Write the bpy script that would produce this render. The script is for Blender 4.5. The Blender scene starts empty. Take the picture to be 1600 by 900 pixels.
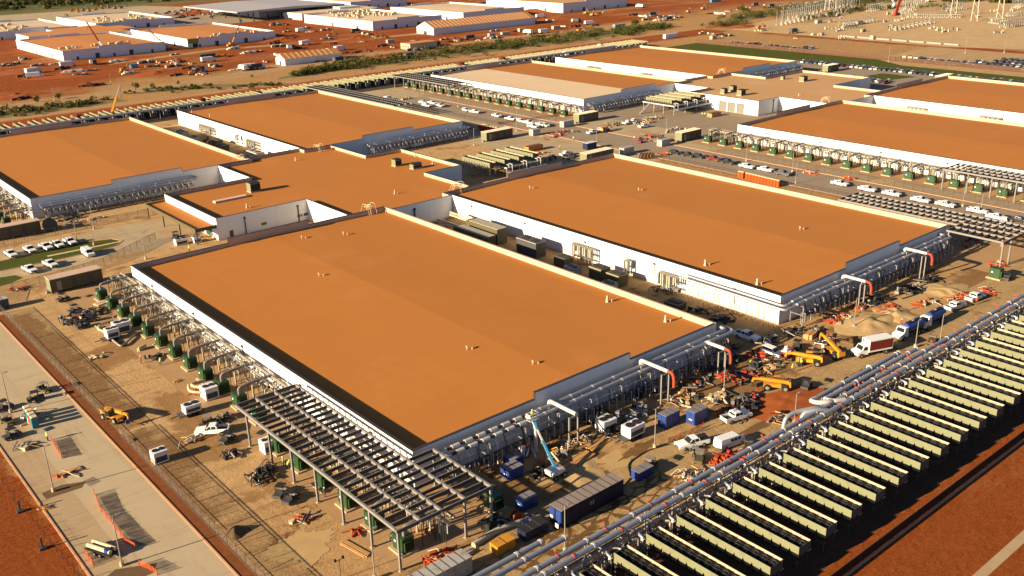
import bpy, bmesh, math, random
from mathutils import Vector, Matrix, noise
random.seed(11)
R = math.radians
sc = bpy.context.scene
# ---------------------------------------------------------------- camera
FOC, PIT, ROL, YAW = 1505.35, R(20.689), R(-1.566), R(50.341)
CAM = Vector((-71.395, -111.441, 83.0))
fw = Vector((math.cos(YAW)*math.cos(PIT), math.sin(YAW)*math.cos(PIT), -math.sin(PIT)))
rt0 = Vector((math.sin(YAW), -math.cos(YAW), 0)); up0 = rt0.cross(fw)
rt = rt0*math.cos(ROL)+up0*math.sin(ROL); up = -rt0*math.sin(ROL)+up0*math.cos(ROL)
cd = bpy.data.cameras.new('camera'); cam = bpy.data.objects.new('camera', cd)
sc.collection.objects.link(cam); sc.camera = cam
cd.sensor_width = 36; cd.lens = FOC/1600*36; cd.clip_start = 1; cd.clip_end = 9000
cam.matrix_world = Matrix(((rt.x, up.x, -fw.x, CAM.x), (rt.y, up.y, -fw.y, CAM.y), (rt.z, up.z, -fw.z, CAM.z), (0, 0, 0, 1)))
def G(px, py, z=0.0):
    "survey: where the sight line through a photo pixel meets the level z"
    d = fw+rt*((px-800)/FOC)-up*((py-450)/FOC)
    p = CAM+d*((z-CAM.z)/d.z); return Vector((p.x, p.y, z))
# ---------------------------------------------------------------- light
SUN_EL, SUN_AZ = R(17.5), R(170.5)          # the sun stands towards -x, slightly +y
w = bpy.data.worlds.new('World'); sc.world = w; w.use_nodes = True
nt = w.node_tree; bg = nt.nodes['Background']
sky = nt.nodes.new('ShaderNodeTexSky'); sky.sky_type = 'NISHITA'; sky.sun_disc = False
sky.sun_elevation = SUN_EL; sky.sun_rotation = R(90)-SUN_AZ; sky.altitude = 500; sky.dust_density = .5; sky.air_density = .5
nt.links.new(sky.outputs[0], bg.inputs[0]); bg.inputs[1].default_value = 0.05
sd = bpy.data.lights.new('sun', 'SUN'); sun = bpy.data.objects.new('sun', sd); sc.collection.objects.link(sun)
sd.energy = 4.9; sd.angle = R(0.53); sd.color = (1.0, 0.79, 0.52)
sv = Vector((math.cos(SUN_AZ)*math.cos(SUN_EL), math.sin(SUN_AZ)*math.cos(SUN_EL), math.sin(SUN_EL)))
sun.rotation_euler = sv.to_track_quat('Z', 'Y').to_euler(); sun.location = (-200, 40, 200)
sc.view_settings.view_transform = 'Standard'; sc.view_settings.look = 'None'
sc.view_settings.exposure = 1.62; sc.view_settings.gamma = 1
# ---------------------------------------------------------------- materials
class N:
    "tiny node-tree helper"
    def __init__(s, name):
        s.m = bpy.data.materials.new(name); s.m.use_nodes = True; s.t = s.m.node_tree
        s.b = s.t.nodes['Principled BSDF']
    def n(s, typ, **kw):
        x = s.t.nodes.new('ShaderNode'+typ)
        for k, v in kw.items(): setattr(x, k, v)
        return x
    def put(s, sock, v):
        if isinstance(v, (int, float)): sock.default_value = v
        elif isinstance(v, (tuple, list)): sock.default_value = tuple(v)+((1,) if len(v) == 3 and len(sock.default_value) == 4 else ())
        else: s.t.links.new(v, sock)
    def math(s, op, a, b=0.0, c=0.0, clamp=False):
        x = s.n('Math', operation=op, use_clamp=clamp)
        for i, v in enumerate((a, b, c)): s.put(x.inputs[i], v)
        return x.outputs[0]
    def mix(s, f, a, b, mode='MIX'):
        x = s.n('Mix', data_type='RGBA', blend_type=mode)
        s.put(x.inputs[0], f); s.put(x.inputs[6], a); s.put(x.inputs[7], b); return x.outputs[2]
    def pos(s): return s.n('NewGeometry').outputs['Position']
    def obj(s): return s.n('TexCoord').outputs['Object']
    def noise(s, vec, scale, det=4, rough=.55, out=0, mapping=None):
        if mapping:
            mp = s.n('Mapping'); s.put(mp.inputs[0], vec); mp.inputs['Scale'].default_value = mapping; vec = mp.outputs[0]
        x = s.n('TexNoise'); s.put(x.inputs['Vector'], vec); x.inputs['Scale'].default_value = scale
        x.inputs['Detail'].default_value = det; x.inputs['Roughness'].default_value = rough; return x.outputs[out]
    def ramp(s, v, lo, hi):
        x = s.n('MapRange'); s.put(x.inputs[0], v); x.inputs[1].default_value = lo; x.inputs[2].default_value = hi; return x.outputs[0]
    def bump(s, h, strength, dist=1.0):
        x = s.n('Bump'); s.put(x.inputs['Height'], h); x.inputs['Strength'].default_value = strength; x.inputs['Distance'].default_value = dist
        s.t.links.new(x.outputs[0], s.b.inputs['Normal'])
    def fin(s, col, rough=.7, metal=0.0):
        s.put(s.b.inputs['Base Color'], col); s.put(s.b.inputs['Roughness'], rough); s.b.inputs['Metallic'].default_value = metal
        s.b.inputs['Specular IOR Level'].default_value = .5 if rough < .5 else (.3 if rough < .68 else .08)
        return s.m
def simple(name, c, rough=.6, metal=0.0, var=.18, scale=1.5, dirt=None):
    "painted / raw surface with a little wear"
    k = N(name); v = k.noise(k.obj(), scale, 5, .6)
    lo = tuple(x*(1-var) for x in c); hi = tuple(min(1, x*(1+var)) for x in c)
    col = k.mix(v, lo, hi)
    if dirt:
        col = k.mix(k.ramp(k.noise(k.obj(), scale*.6, 6, .7), .5, .75), col, dirt)
    return k.fin(col, rough, metal)
def varied(name, cols, rough=.35, metal=0.0):
    "paint whose colour differs from one copied vehicle to the next"
    k = N(name); o = k.n('ObjectInfo'); r = k.n('ValToRGB'); k.put(r.inputs[0], o.outputs['Random'])
    r.color_ramp.interpolation = 'CONSTANT'; e = r.color_ramp.elements
    while len(e) < len(cols): e.new(1)
    for i, c in enumerate(cols): e[i].position = i/len(cols); e[i].color = (*c, 1)
    return k.fin(r.outputs[0], rough, metal)
def xy(k):
    s = k.n('SeparateXYZ'); k.put(s.inputs[0], k.pos()); return s.outputs[0], s.outputs[1]
def softbox(k, x, y, b, soft, wob=None):
    "1 inside the box b, fading over 'soft' metres"
    x0, x1, y0, y1 = b
    if wob is not None: x = k.math('ADD', x, wob); y = k.math('ADD', y, wob)
    v = None
    for a, e, sgn in ((x, x0, 1), (x, x1, -1), (y, y0, 1), (y, y1, -1)):
        d = k.math('MULTIPLY', k.math('SUBTRACT', a, e), sgn/soft)
        d = k.math('ADD', d, .5, clamp=True)
        v = d if v is None else k.math('MULTIPLY', v, d)
    return v
# ground: tan graded dirt, red clay where it is freshly turned, olive scrub far off
k = N('graded_dirt'); X, Y = xy(k); P = k.pos()
wob = k.math('MULTIPLY', k.math('SUBTRACT', k.noise(P, .012, 5, .6), .5), 160)
wob2 = k.math('MULTIPLY', k.math('SUBTRACT', k.noise(P, .12, 4, .6), .5), 9)
n1 = k.noise(P, .02, 8, .62); n2 = k.noise(P, .35, 8, .7); n3 = k.noise(P, 2.2, 5, .7)
tan = k.mix(n2, (.235, .135, .056), (.43, .27, .125))
tan = k.mix(k.ramp(n1, .35, .7), tan, (.38, .205, .075))
tan = k.mix(k.math('MULTIPLY', k.ramp(n3, .45, .8), .35), tan, (.17, .088, .034))
red = k.mix(n2, (.16, .036, .007), (.35, .095, .020)); red = k.mix(k.ramp(n1, .4, .7), red, (.24, .060, .010))
red = k.mix(k.math('MULTIPLY', k.ramp(n3, .4, .8), .4), red, (.06, .014, .005))
mask = softbox(k, X, Y, (-4000, 640, 484, 1130), 30, wob)
for b, so in (((640, 900, 500, 1200), 60), ((-400, -46, -300, 80), 2.5), ((-400, 4000, -300, -54), 1.2), ((20, 560, 373, 402), 6), ((-400, -55, 60, 420), 8), ((558, 572, 120, 345), 5)):
    mask = k.math('MAXIMUM', mask, softbox(k, X, Y, b, so, wob if so > 20 else wob2))
mask = k.math('MULTIPLY', mask, k.ramp(k.noise(P, .006, 6, .7, mapping=(1, .35, 1)), .3, .42))
mask = k.math('MAXIMUM', mask, softbox(k, X, Y, (-400, -46, -300, 80), 2, wob2)); mask = k.math('MAXIMUM', mask, softbox(k, X, Y, (-400, 4000, -300, -54), 1.2))
mask = k.math('MAXIMUM', mask, k.math('MULTIPLY', softbox(k, X, Y, (-4000, 640, 484, 1130), 30, wob), .8))
# pale graded pads and haul tracks inside the clay
trk = k.ramp(k.noise(P, .018, 7, .7, mapping=(.28, 1.2, 1)), .52, .62)
red = k.mix(k.math('MULTIPLY', trk, .45), red, (.38, .20, .085))
col = k.mix(mask, tan, red)
scr = k.math('MAXIMUM', softbox(k, X, Y, (-4000, 4000, 1130, 9000), 90, wob), softbox(k, X, Y, (900, 9000, -900, 9000), 120, wob))
grn = k.mix(k.noise(P, .05, 8, .75), (.045, .062, .02), (.16, .15, .06))
col = k.mix(scr, col, grn)
hh = k.math('ADD', k.noise(P, .9, 8, .75), k.math('MULTIPLY', k.noise(P, .55, 7, .7, mapping=(.35, 1.3, 1)), 1.6))
k.bump(hh, .9, .8); k.fin(col, .95); M_DIRT = k.m
# sandy yard next to the halls: compacted, tracked, with wet stains
def yard(name, a, b, st, stain=.5, spots=(), net=None):
    k = N(name); P = k.pos(); X, Y = xy(k); c = k.mix(k.noise(P, .5, 8, .7), a, b)
    c = k.mix(k.math('MULTIPLY', k.ramp(k.noise(P, .07, 6, .6), .42, .62), .45), c, tuple(x*.78 for x in b))
    for sc_, mp_, am in ((.35, (.10, 1, 1), .38), (.45, (1, .09, 1), .30), (1.4, (.3, 1, 1), .22)):
        tr = k.ramp(k.noise(P, sc_, 7, .75, mapping=mp_), .5, .63)
        c = k.mix(k.math('MULTIPLY', tr, am), c, tuple(x*.55 for x in a))
    sp_ = k.math('MULTIPLY', k.ramp(k.noise(P, .11, 8, .66), .57, .62), stain)
    w2 = k.math('MULTIPLY', k.math('SUBTRACT', k.noise(P, .16, 7, .68), .5), 13)
    for bx in spots: sp_ = k.math('MAXIMUM', sp_, k.math('MULTIPLY', softbox(k, X, Y, bx, 1.6, w2), .62))
    c = k.mix(sp_, c, k.mix(k.noise(P, .9, 6, .7), tuple(x*.7 for x in st), tuple(x*1.35 for x in st)))
    if net:
        v = k.n('TexVoronoi', feature='DISTANCE_TO_EDGE'); dv = k.mix(.12, P, k.noise(P, .8, 4, .6, out=1), 'ADD'); mpn = k.n('Mapping'); k.put(mpn.inputs[0], dv); mpn.inputs['Scale'].default_value = (.34, .62, 1); k.put(v.inputs['Vector'], mpn.outputs[0]); v.inputs['Scale'].default_value = 1.0
        e = k.ramp(k.math('ADD', v.outputs['Distance'], k.math('MULTIPLY', k.noise(P, 1.3, 5), .16)), .20, .15)
        e = k.math('MULTIPLY', e, softbox(k, X, Y, net, 4, w2)); c = k.mix(k.math('MULTIPLY', e, .85), c, (.085, .042, .014))
    k.bump(k.noise(P, 1.6, 8, .75), .55, .25); return k.fin(c, .9)
M_YARD = yard('sandy_yard', (.31, .19, .082), (.53, .345, .17), (.16, .074, .022), .55, ((-29, -23, 52, 124), (-20, -9, 42, 60), (-22, -13, 80, 92), (-26, -14, 30, 44), (-18, -12, 14, 22), (-29, -25, 14, 50)))
M_SITE = yard('damp_site_soil', (.26, .15, .062), (.48, .305, .145), (.10, .046, .014), .85, ((8, 30, -16, -8), (50, 80, -17, -4), (100, 120, -17, -8), (140, 165, -30, -12), (-14, 4, -31, -17)))
def concrete(name, c, jx, jy, dirt=.3):
    k = N(name); P = k.pos(); X, Y = xy(k)
    a = k.mix(k.noise(P, .25, 7, .65), tuple(x*.86 for x in c), tuple(x*1.1 for x in c))
    a = k.mix(k.math('MULTIPLY', k.ramp(k.noise(P, .09, 6, .6), .5, .7), dirt), a, (.30, .165, .07))
    for q, j in ((X, jx), (Y, jy)):
        if j:
            f = k.math('FRACT', k.math('DIVIDE', q, j)); l = k.math('LESS_THAN', f, .055/j*2)
            a = k.mix(k.math('MULTIPLY', l, .45), a, (.12, .08, .05))
    for mp_, sc_, am in (((1, .05, 1), .6, .38), ((.05, 1, 1), .5, .22)):
        a = k.mix(k.math('MULTIPLY', k.ramp(k.noise(P, sc_, 7, .7, mapping=mp_), .54, .68), am), a, (c[0]*.5, c[1]*.44, c[2]*.38))
    a = k.mix(k.math('MULTIPLY', k.ramp(k.noise(P, 1.4, 6, .8), .60, .72), .3), a, (.12, .08, .05))
    k.bump(k.noise(P, 3, 5, .7), .12, .1); return k.fin(a, .85)
M_ROAD = concrete('site_road_concrete', (.36, .285, .18), 5.2, 5.2, .5)
M_HAUL = yard('haul_road_mud', (.27, .175, .08), (.42, .29, .145), (.13, .07, .028), .7, ((60, 76, -26, -19),), (-12, 34, -31, -22))
M_NEWROAD = concrete('fresh_concrete_road', (.39, .315, .205), 0, 14.5, .22)
M_PARK = concrete('parking_concrete', (.35, .26, .155), 0, 14.5, .5)
M_APRON = concrete('apron_concrete', (.34, .215, .11), 7.6, 7.6, .5)
M_GREYP = concrete('grey_lane_concrete', (.25, .20, .145), 6, 6, .45)
M_SLAB = simple('pale_slab', (.50, .40, .26), .8, dirt=(.35, .2, .1))
k = N('mown_grass'); P = k.pos(); c = k.mix(k.noise(P, .12, 7, .7), (.035, .055, .007), (.10, .105, .014)); c = k.mix(k.noise(P, 2, 5, .8), c, (.055, .065, .01)); k.bump(k.noise(P, 6, 4, .8), .6, .3); M_GRASS = k.fin(c, .9)
k = N('kerb_concrete'); M_KERB = k.fin(k.mix(k.noise(k.pos(), 2, 5), (.42, .215, .115), (.52, .31, .19)), .8)
# roof membrane dusted with orange soil: sheets, seams, scuffs
def roof(name, c, side, light=None):
    k = N(name); P = k.pos(); X, Y = xy(k)
    a = k.mix(k.noise(P, .05, 7, .6), tuple(x*.93 for x in c), tuple(x*1.06 for x in c))
    a = k.mix(k.math('MULTIPLY', k.ramp(k.noise(P, .16, 8, .7, mapping=(1, .18, 1)), .55, .8), .22), a, tuple(min(1, x*1.25) for x in c))
    a = k.mix(k.math('MULTIPLY', k.ramp(k.noise(P, .4, 6, .75), .62, .75), .12), a, tuple(x*.6 for x in c))
    f = k.math('FRACT', k.math('DIVIDE', X, 3.05)); l = k.math('LESS_THAN', f, .02)
    a = k.mix(k.math('MULTIPLY', l, .10), a, tuple(x*.5 for x in c))
    f = k.math('FRACT', k.math('DIVIDE', Y, 30.4)); l = k.math('LESS_THAN', f, .004)
    a = k.mix(k.math('MULTIPLY', l, .25), a, tuple(x*.5 for x in c))
    ed = k.ramp(k.noise(P, .035, 8, .72), .56, .66); a = k.mix(k.math('MULTIPLY', ed, .30), a, tuple(min(1, x*f_) for x, f_ in zip(c, (1.18, 1.3, 1.9))))
    st_ = k.ramp(k.noise(P, .09, 8, .7, mapping=(.25, 1, 1)), .58, .74); a = k.mix(k.math('MULTIPLY', st_, .2), a, tuple(x*.62 for x in c))
    sm = k.ramp(k.noise(P, .9, 6, .8), .70, .76); a = k.mix(k.math('MULTIPLY', sm, .35), a, tuple(x*.45 for x in c))
    k.bump(k.noise(P, .8, 5, .6), .10, .2); return k.fin(a, .75)
ROOFC = (.375, .148, .034)
M_ROOF = roof('dusty_orange_roof', ROOFC, 0)
M_ROOF2 = roof('dusty_tan_roof', (.42, .25, .115), 0)
M_ROOF3 = roof('pale_cream_roof', (.54, .41, .27), 0)
M_ROOFF = roof('pale_orange_roof', (.45, .19, .065), 0)
# tilt-up walls: off-white with panel joints every 7.6 m
k = N('white_tilt_up_panel'); P = k.pos(); s = k.n('SeparateXYZ'); k.put(s.inputs[0], P)
a = k.mix(k.noise(P, .3, 6, .6), (.56, .57, .57), (.66, .66, .65))
q = k.math('ADD', s.outputs[0], s.outputs[1]); l = k.math('LESS_THAN', k.math('FRACT', k.math('DIVIDE', q, 7.6)), .008)
a = k.mix(k.math('MULTIPLY', l, .5), a, (.25, .24, .22))
low = k.ramp(s.outputs[2], 1.0, 0.0); a = k.mix(k.math('MULTIPLY', k.math('MULTIPLY', low, k.noise(P, 1.2, 5)), .8), a, (.45, .26, .13))
M_WALL = k.fin(a, .75)
M_COPE = simple('dark_bronze_coping', (.035, .026, .022), .4)
M_PARIN = simple('parapet_membrane', (.44, .33, .235), .8, dirt=(.42, .24, .12))
M_STEEL = simple('galvanised_steel', (.24, .22, .20), .55, .3)
M_DUCT = simple('weathered_duct', (.15, .132, .115), .6)
M_BEAM = simple('primed_steel', (.175, .165, .155), .6)
M_BLADE = simple('shade_toned_joist', (.055, .053, .052), .6)  # near-black tone carries the shade on the joist sides
M_DARK = simple('near_black', (.018, .018, .019), .6)
M_DGREY = simple('charcoal', (.05, .05, .052), .6)
M_WHITE = simple('white_paint', (.62, .62, .60), .45, dirt=(.55, .42, .28))
M_CREAM = simple('cream_insulation', (.34, .31, .24), .6, var=.3, scale=3, dirt=(.18, .13, .09))
M_PIPE = simple('aluminium_jacket', (.30, .32, .36), .45, .45, var=.12)
M_PIPEW = simple('white_jacket', (.44, .43, .41), .4, .1)
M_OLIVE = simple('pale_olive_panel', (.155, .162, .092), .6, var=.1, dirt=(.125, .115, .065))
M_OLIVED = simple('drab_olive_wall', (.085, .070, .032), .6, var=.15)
M_EHROOF = simple('ribbed_pale_roof', (.46, .34, .27), .6)
M_GREEN = simple('transformer_green', (.014, .046, .013), .45, var=.15)
M_PAD = simple('equipment_pad', (.40, .30, .185), .8)
M_RED = simple('valve_red', (.30, .028, .018), .65, dirt=(.2, .08, .05))
M_ORANGE = simple('safety_orange', (.36, .06, .012), .7, var=.3)
M_YEL = simple('machine_yellow', (.46, .20, .012), .45, dirt=(.2, .1, .03))
M_BLUE = simple('container_blue', (.012, .04, .19), .45)
M_NAVY = simple('container_navy', (.008, .014, .045), .5)
M_GLASS = simple('dark_glass', (.015, .018, .02), .08)
M_TEAL = simple('teal_plastic', (.03, .18, .22), .5)
M_WOOD = simple('plywood', (.40, .22, .09), .8)
M_TYRE = simple('tyre_rubber', (.02, .019, .018), .9)
M_SKYB = simple('lift_blue', (.05, .21, .36), .4)
M_RUST = simple('rusty_tank', (.13, .035, .022), .8, dirt=(.2, .08, .04))
M_GRYC = simple('grey_container', (.33, .32, .30), .5, dirt=(.2, .13, .08))
M_SHRUB = simple('scrub_leaves', (.038, .048, .010), .8, var=.5, scale=.6)
M_SHRUB2 = simple('dry_scrub_leaves', (.085, .076, .024), .8, var=.5, scale=.6)
M_TRUNK = simple('bark', (.10, .065, .04), .9)
M_SKIN = simple('skin', (.35, .18, .11), .6)
M_VEST = simple('hi_vis_yellow', (.45, .55, .03), .6)
M_DENIM = simple('denim', (.04, .055, .10), .8)
M_CARPET = varied('car_paint', [(.6, .6, .6), (.02, .02, .025), (.6, .6, .6), (.05, .055, .06), (.25, .26, .28), (.015, .015, .02), (.12, .015, .012), (.6, .6, .58), (.03, .04, .07), (.10, .09, .08)])
M_TRKW = simple('white_truck_paint', (.66, .67, .66), .3, var=.04)
M_TRKB = simple('black_truck_paint', (.018, .018, .02), .3, var=.04)
M_TRKG = simple('grey_truck_paint', (.10, .105, .11), .3, .3, var=.04)
M_TRKR = simple('dark_red_truck_paint', (.12, .02, .016), .3, var=.04)
# see-through meshes (chain link, orange netting)
def mesh_mat(name, c, cover, scale=3.0):
    k = N(name); out = [n for n in k.t.nodes if n.type == 'OUTPUT_MATERIAL'][0]
    tr = k.n('BsdfTransparent'); mx = k.n('MixShader'); P = k.obj()
    f = k.ramp(k.noise(P, scale, 3, .6), .2, .8); f = k.math('MULTIPLY', f, cover*1.2, clamp=True)
    k.fin(c, .8); k.put(mx.inputs[0], f); k.put(mx.inputs[1], tr.outputs[0]); k.put(mx.inputs[2], k.b.outputs[0]); k.put(out.inputs[0], mx.outputs[0]); return k.m
M_LINK = mesh_mat('chain_link', (.10, .08, .065), .42)
M_NET = mesh_mat('orange_netting', (.36, .065, .018), .8, 1.2)
# ---------------------------------------------------------------- mesh builder
class MB:
    def __init__(s): s.v = []; s.f = []; s.m = []; s.ms = []; s.sm = []
    def mi(s, m):
        if m not in s.ms: s.ms.append(m)
        return s.ms.index(m)
    def add(s, vs, fs, m, smooth=False):
        o = len(s.v); s.v += [tuple(v) for v in vs]; i = s.mi(m)
        for f in fs: s.f.append(tuple(o+a for a in f)); s.m.append(i); s.sm.append(smooth)
        return s
    def box(s, x0, x1, y0, y1, z0, z1, m, T=None):
        vs = [Vector((x, y, z)) for z in (z0, z1) for y in (y0, y1) for x in (x0, x1)]
        if T: vs = [T @ v for v in vs]
        return s.add(vs, [(0, 2, 3, 1), (4, 5, 7, 6), (0, 1, 5, 4), (2, 6, 7, 3), (0, 4, 6, 2), (1, 3, 7, 5)], m)
    def prism(s, pts, z0, z1, m, cap=True):
        "vertical prism over a ccw outline"
        n = len(pts); vs = [(p[0], p[1], z0) for p in pts]+[(p[0], p[1], z1) for p in pts]
        fs = [(i, (i+1) % n, n+(i+1) % n, n+i) for i in range(n)]
        if cap: fs += [tuple(range(n, 2*n)), tuple(range(n-1, -1, -1))]
        return s.add(vs, fs, m)
    def prof(s, pts, y0, y1, m, T=None):
        "side outline (x,z), ccw seen from -y, pulled from y0 to y1"
        n = len(pts); vs = [Vector((p[0], y0, p[1])) for p in pts]+[Vector((p[0], y1, p[1])) for p in pts]
        for i, p in enumerate(pts):
            if len(p) > 2: vs[i].y += p[2]; vs[n+i].y -= p[2]
        if T: vs = [T @ v for v in vs]
        fs = [tuple(range(n)), tuple(range(2*n-1, n-1, -1))]+[((i+1) % n, i, n+i, n+(i+1) % n) for i in range(n)]
        return s.add(vs, fs, m)
    def cyl(s, a, b, r, m, n=8, r2=None, cap=True):
        a, b = Vector(a), Vector(b); d = (b-a).normalized(); u = d.orthogonal().normalized(); w_ = d.cross(u); r2 = r if r2 is None else r2
        vs = [a+(u*math.cos(t)+w_*math.sin(t))*r for t in [2*math.pi*i/n for i in range(n)]]
        vs += [b+(u*math.cos(t)+w_*math.sin(t))*r2 for t in [2*math.pi*i/n for i in range(n)]]
        s.add(vs, [(i, (i+1) % n, n+(i+1) % n, n+i) for i in range(n)], m, n > 5)
        if cap: s.add(vs, [tuple(range(n-1, -1, -1)), tuple(range(n, 2*n))], m)
        return s
    def tube(s, pts, r, m, n=8, rad=None):
        "pipe through points, with rounded bends of radius rad"
        pts = [Vector(p) for p in pts]; q = [pts[0]]
        for i in range(1, len(pts)-1):
            a, b, c = pts[i-1], pts[i], pts[i+1]; rr = rad if rad else r*2
            u, v = (a-b), (c-b); rr = min(rr, u.length*.45, v.length*.45); p0 = b+u.normalized()*rr; p1 = b+v.normalized()*rr
            for t in (0, .33, .67, 1): q.append(p0*(1-t)**2+b*2*t*(1-t)+p1*t*t)
        q.append(pts[-1]); rings = []; ref = None
        for i, p in enumerate(q):
            d = ((q[min(i+1, len(q)-1)]-p).normalized()+(p-q[max(i-1, 0)]).normalized()).normalized()
            if ref is None: ref = d.orthogonal().normalized()
            ref = (ref-d*ref.dot(d)).normalized(); w_ = d.cross(ref)
            rings.append([p+(ref*math.cos(t)+w_*math.sin(t))*r for t in [2*math.pi*j/n for j in range(n)]])
        vs = [v for r_ in rings for v in r_]; fs = []
        for i in range(len(rings)-1):
            for j in range(n): fs.append((i*n+j, i*n+(j+1) % n, (i+1)*n+(j+1) % n, (i+1)*n+j))
        s.add(vs, fs, m, True); L = len(vs)
        return s.add([*rings[0], *rings[-1]], [tuple(range(n-1, -1, -1)), tuple(range(n, 2*n))], m)
    def bar(s, a, b, w_, m, h=None):
        "square bar between two points"
        a, b = Vector(a), Vector(b); d = (b-a).normalized(); h = h or w_
        u = d.cross(Vector((0, 0, 1))); u = u.normalized() if u.length > .01 else Vector((1, 0, 0)); v = u.cross(d)
        vs = [p+u*(i*w_/2)+v*(j*h/2) for p in (a, b) for i, j in ((-1, -1), (1, -1), (1, 1), (-1, 1))]
        return s.add(vs, [(3, 2, 1, 0), (4, 5, 6, 7), (0, 1, 5, 4), (1, 2, 6, 5), (2, 3, 7, 6), (3, 0, 4, 7)], m)
    def blob(s, c, r, m, n=7, jit=.25, sz=1.0):
        "lumpy closed ball"
        c = Vector(c); vs = []; rings = 5
        for i in range(1, rings):
            ph = math.pi*i/rings
            for j in range(n):
                th = 2*math.pi*j/n; k_ = 1+random.uniform(-jit, jit)
                vs.append(c+Vector((math.sin(ph)*math.cos(th)*r*k_, math.sin(ph)*math.sin(th)*r*k_, math.cos(ph)*r*sz*k_)))
        t = len(vs); vs += [c+Vector((0, 0, r*sz)), c-Vector((0, 0, r*sz))]; fs = []
        for i in range(rings-2):
            for j in range(n): fs.append((i*n+j, (i+1)*n+j, (i+1)*n+(j+1) % n, i*n+(j+1) % n))
        for j in range(n): fs.append((t, j, (j+1) % n)); fs.append((t+1, (rings-2)*n+(j+1) % n, (rings-2)*n+j))
        return s.add(vs, fs, m, True)
    def build(s, name, parent=None, loc=None, rz=0.0):
        me = bpy.data.meshes.new(name); me.from_pydata(s.v, [], s.f)
        for m in s.ms: me.materials.append(m)
        me.polygons.foreach_set('material_index', s.m); me.polygons.foreach_set('use_smooth', s.sm); me.update()
        o = bpy.data.objects.new(name, me); sc.collection.objects.link(o)
        if parent: o.parent = parent
        if loc is not None: o.location = loc; o.rotation_euler.z = rz
        return o
def tag(o, label=None, cat=None, group=None, kind=None):
    if label: o['label'] = label
    if cat: o['category'] = cat
    if group: o['group'] = group
    if kind: o['kind'] = kind
    return o
def thing(name, label, cat, loc=(0, 0, 0), rz=0.0, group=None):
    o = bpy.data.objects.new(name, None); sc.collection.objects.link(o); o.empty_display_size = .3
    o.location = loc; o.rotation_euler.z = rz; return tag(o, label, cat, group)
KIDS = {}
def kids(o):
    if o.name not in KIDS: KIDS[o.name] = [c for c in sc.collection.objects if c.parent == o]
    return KIDS[o.name]
def dup(root, loc, rz=0.0, label=None, group=None, parts=True, scale=None, parent=None):
    r = root.copy(); sc.collection.objects.link(r); r.location = loc; r.rotation_euler.z = rz
    if label: r['label'] = label
    if group: r['group'] = group
    if scale: r.scale = scale
    if parts:
        for ch in kids(root):
            c = ch.copy(); sc.collection.objects.link(c); c.parent = r
            for g in kids(ch):
                d = g.copy(); sc.collection.objects.link(d); d.parent = c
    return r
ONE = 'zeroth first second third fourth fifth sixth seventh eighth ninth tenth eleventh twelfth thirteenth fourteenth fifteenth sixteenth seventeenth eighteenth nineteenth'.split()
TENS = {2: 'twent', 3: 'thirt', 4: 'fort', 5: 'fift', 6: 'sixt', 7: 'sevent', 8: 'eight', 9: 'ninet'}
def nth(i):
    if i < 20: return ONE[i]
    t, u = divmod(i, 10)
    if i >= 100: return ('one hundredth' if i == 100 else 'hundred and '+nth(i-100))
    return TENS[t]+('ieth' if u == 0 else 'y-'+ONE[u])
def sheet(name, pts, z, m, label=None):
    "flat ground layer"
    o = MB().add([(p[0], p[1], z) for p in pts], [tuple(range(len(pts)))], m).build(name)
    return tag(o, kind='structure')
def rect(name, x0, x1, y0, y1, z, m): return sheet(name, [(x0, y0), (x1, y0), (x1, y1), (x0, y1)], z, m)
# ================================================================ ground
g = MB(); g.add([(-3500, -1500, 0), (5000, -1500, 0), (5000, 6000, 0), (-3500, 6000, 0)], [(0, 1, 2, 3)], M_DIRT); tag(g.build('ground'), kind='structure')
rect('yard', -31, 190, -31, 121.6, .004, M_SITE)
rect('yard', -29.5, 0, 12, 128, .009, M_YARD)
rect('yard', -60, 190, 121.6, 209, .004, M_YARD)
rect('yard', 165, 240, 121.6, 209, .008, M_ROAD)
rect('yard', -60, 172, 209, 344, .004, M_YARD)
rect('yard', 172, 240, 209, 344, .004, M_ROAD)
rect('yard', 219, 333, -40, 121.6, .006, M_ROAD)
rect('yard', 333, 450, -40, 344, .007, M_GREYP)
rect('yard', 240, 333, 121.6, 209, .009, M_GREYP)
rect('concrete_apron', -13.9, 0, -16.5, 132, .013, M_APRON)
rect('concrete_apron', -13.9, 3.6, -16.5, 0, .017, M_APRON)
rect('concrete_apron', 160, 183.5, -16.5, 35, .013, M_APRON)
rect('concrete_apron', 225, 240, -16.5, 133, .013, M_APRON)
rect('concrete_apron', 225, 240, 205, 345, .013, M_APRON)
rect('middle_road', 197, 217.5, -60, 306, .016, M_GREYP)
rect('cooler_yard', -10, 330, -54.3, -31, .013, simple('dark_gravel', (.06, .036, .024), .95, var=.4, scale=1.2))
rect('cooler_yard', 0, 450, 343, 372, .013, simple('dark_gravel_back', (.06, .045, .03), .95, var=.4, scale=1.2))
rect('haul_road', -15, 330, -31, -17.5, .010, M_HAUL)
rect('front_road', -41.0, -31.0, -80, 168, .020, M_NEWROAD)
rect('parking_strip', -46.0, -41.0, -80, 72, .016, M_PARK)
rect('parking_strip', -75, -41.0, 72, 168, .016, M_PARK)
rect('entrance_drive', -75, 31, 152, 182, .020, M_ROAD)
# kerbs are real steps
def kerb(pts, w_=.3, h=.13):
    b = MB()
    for a, c in zip(pts, pts[1:]): b.bar((a[0], a[1], h/2), (c[0], c[1], h/2), w_, M_KERB, h)
    tag(b.build('kerb'), kind='structure')
kerb([(-30.8, -80), (-30.8, 151)]); kerb([(-46.2, -80), (-46.2, 71.8)]); kerb([(-46.2, 71.8), (-75, 71.8)])
kerb([(197, -60), (197, 215)]); kerb([(217.6, -60), (217.6, 300)])
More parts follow.
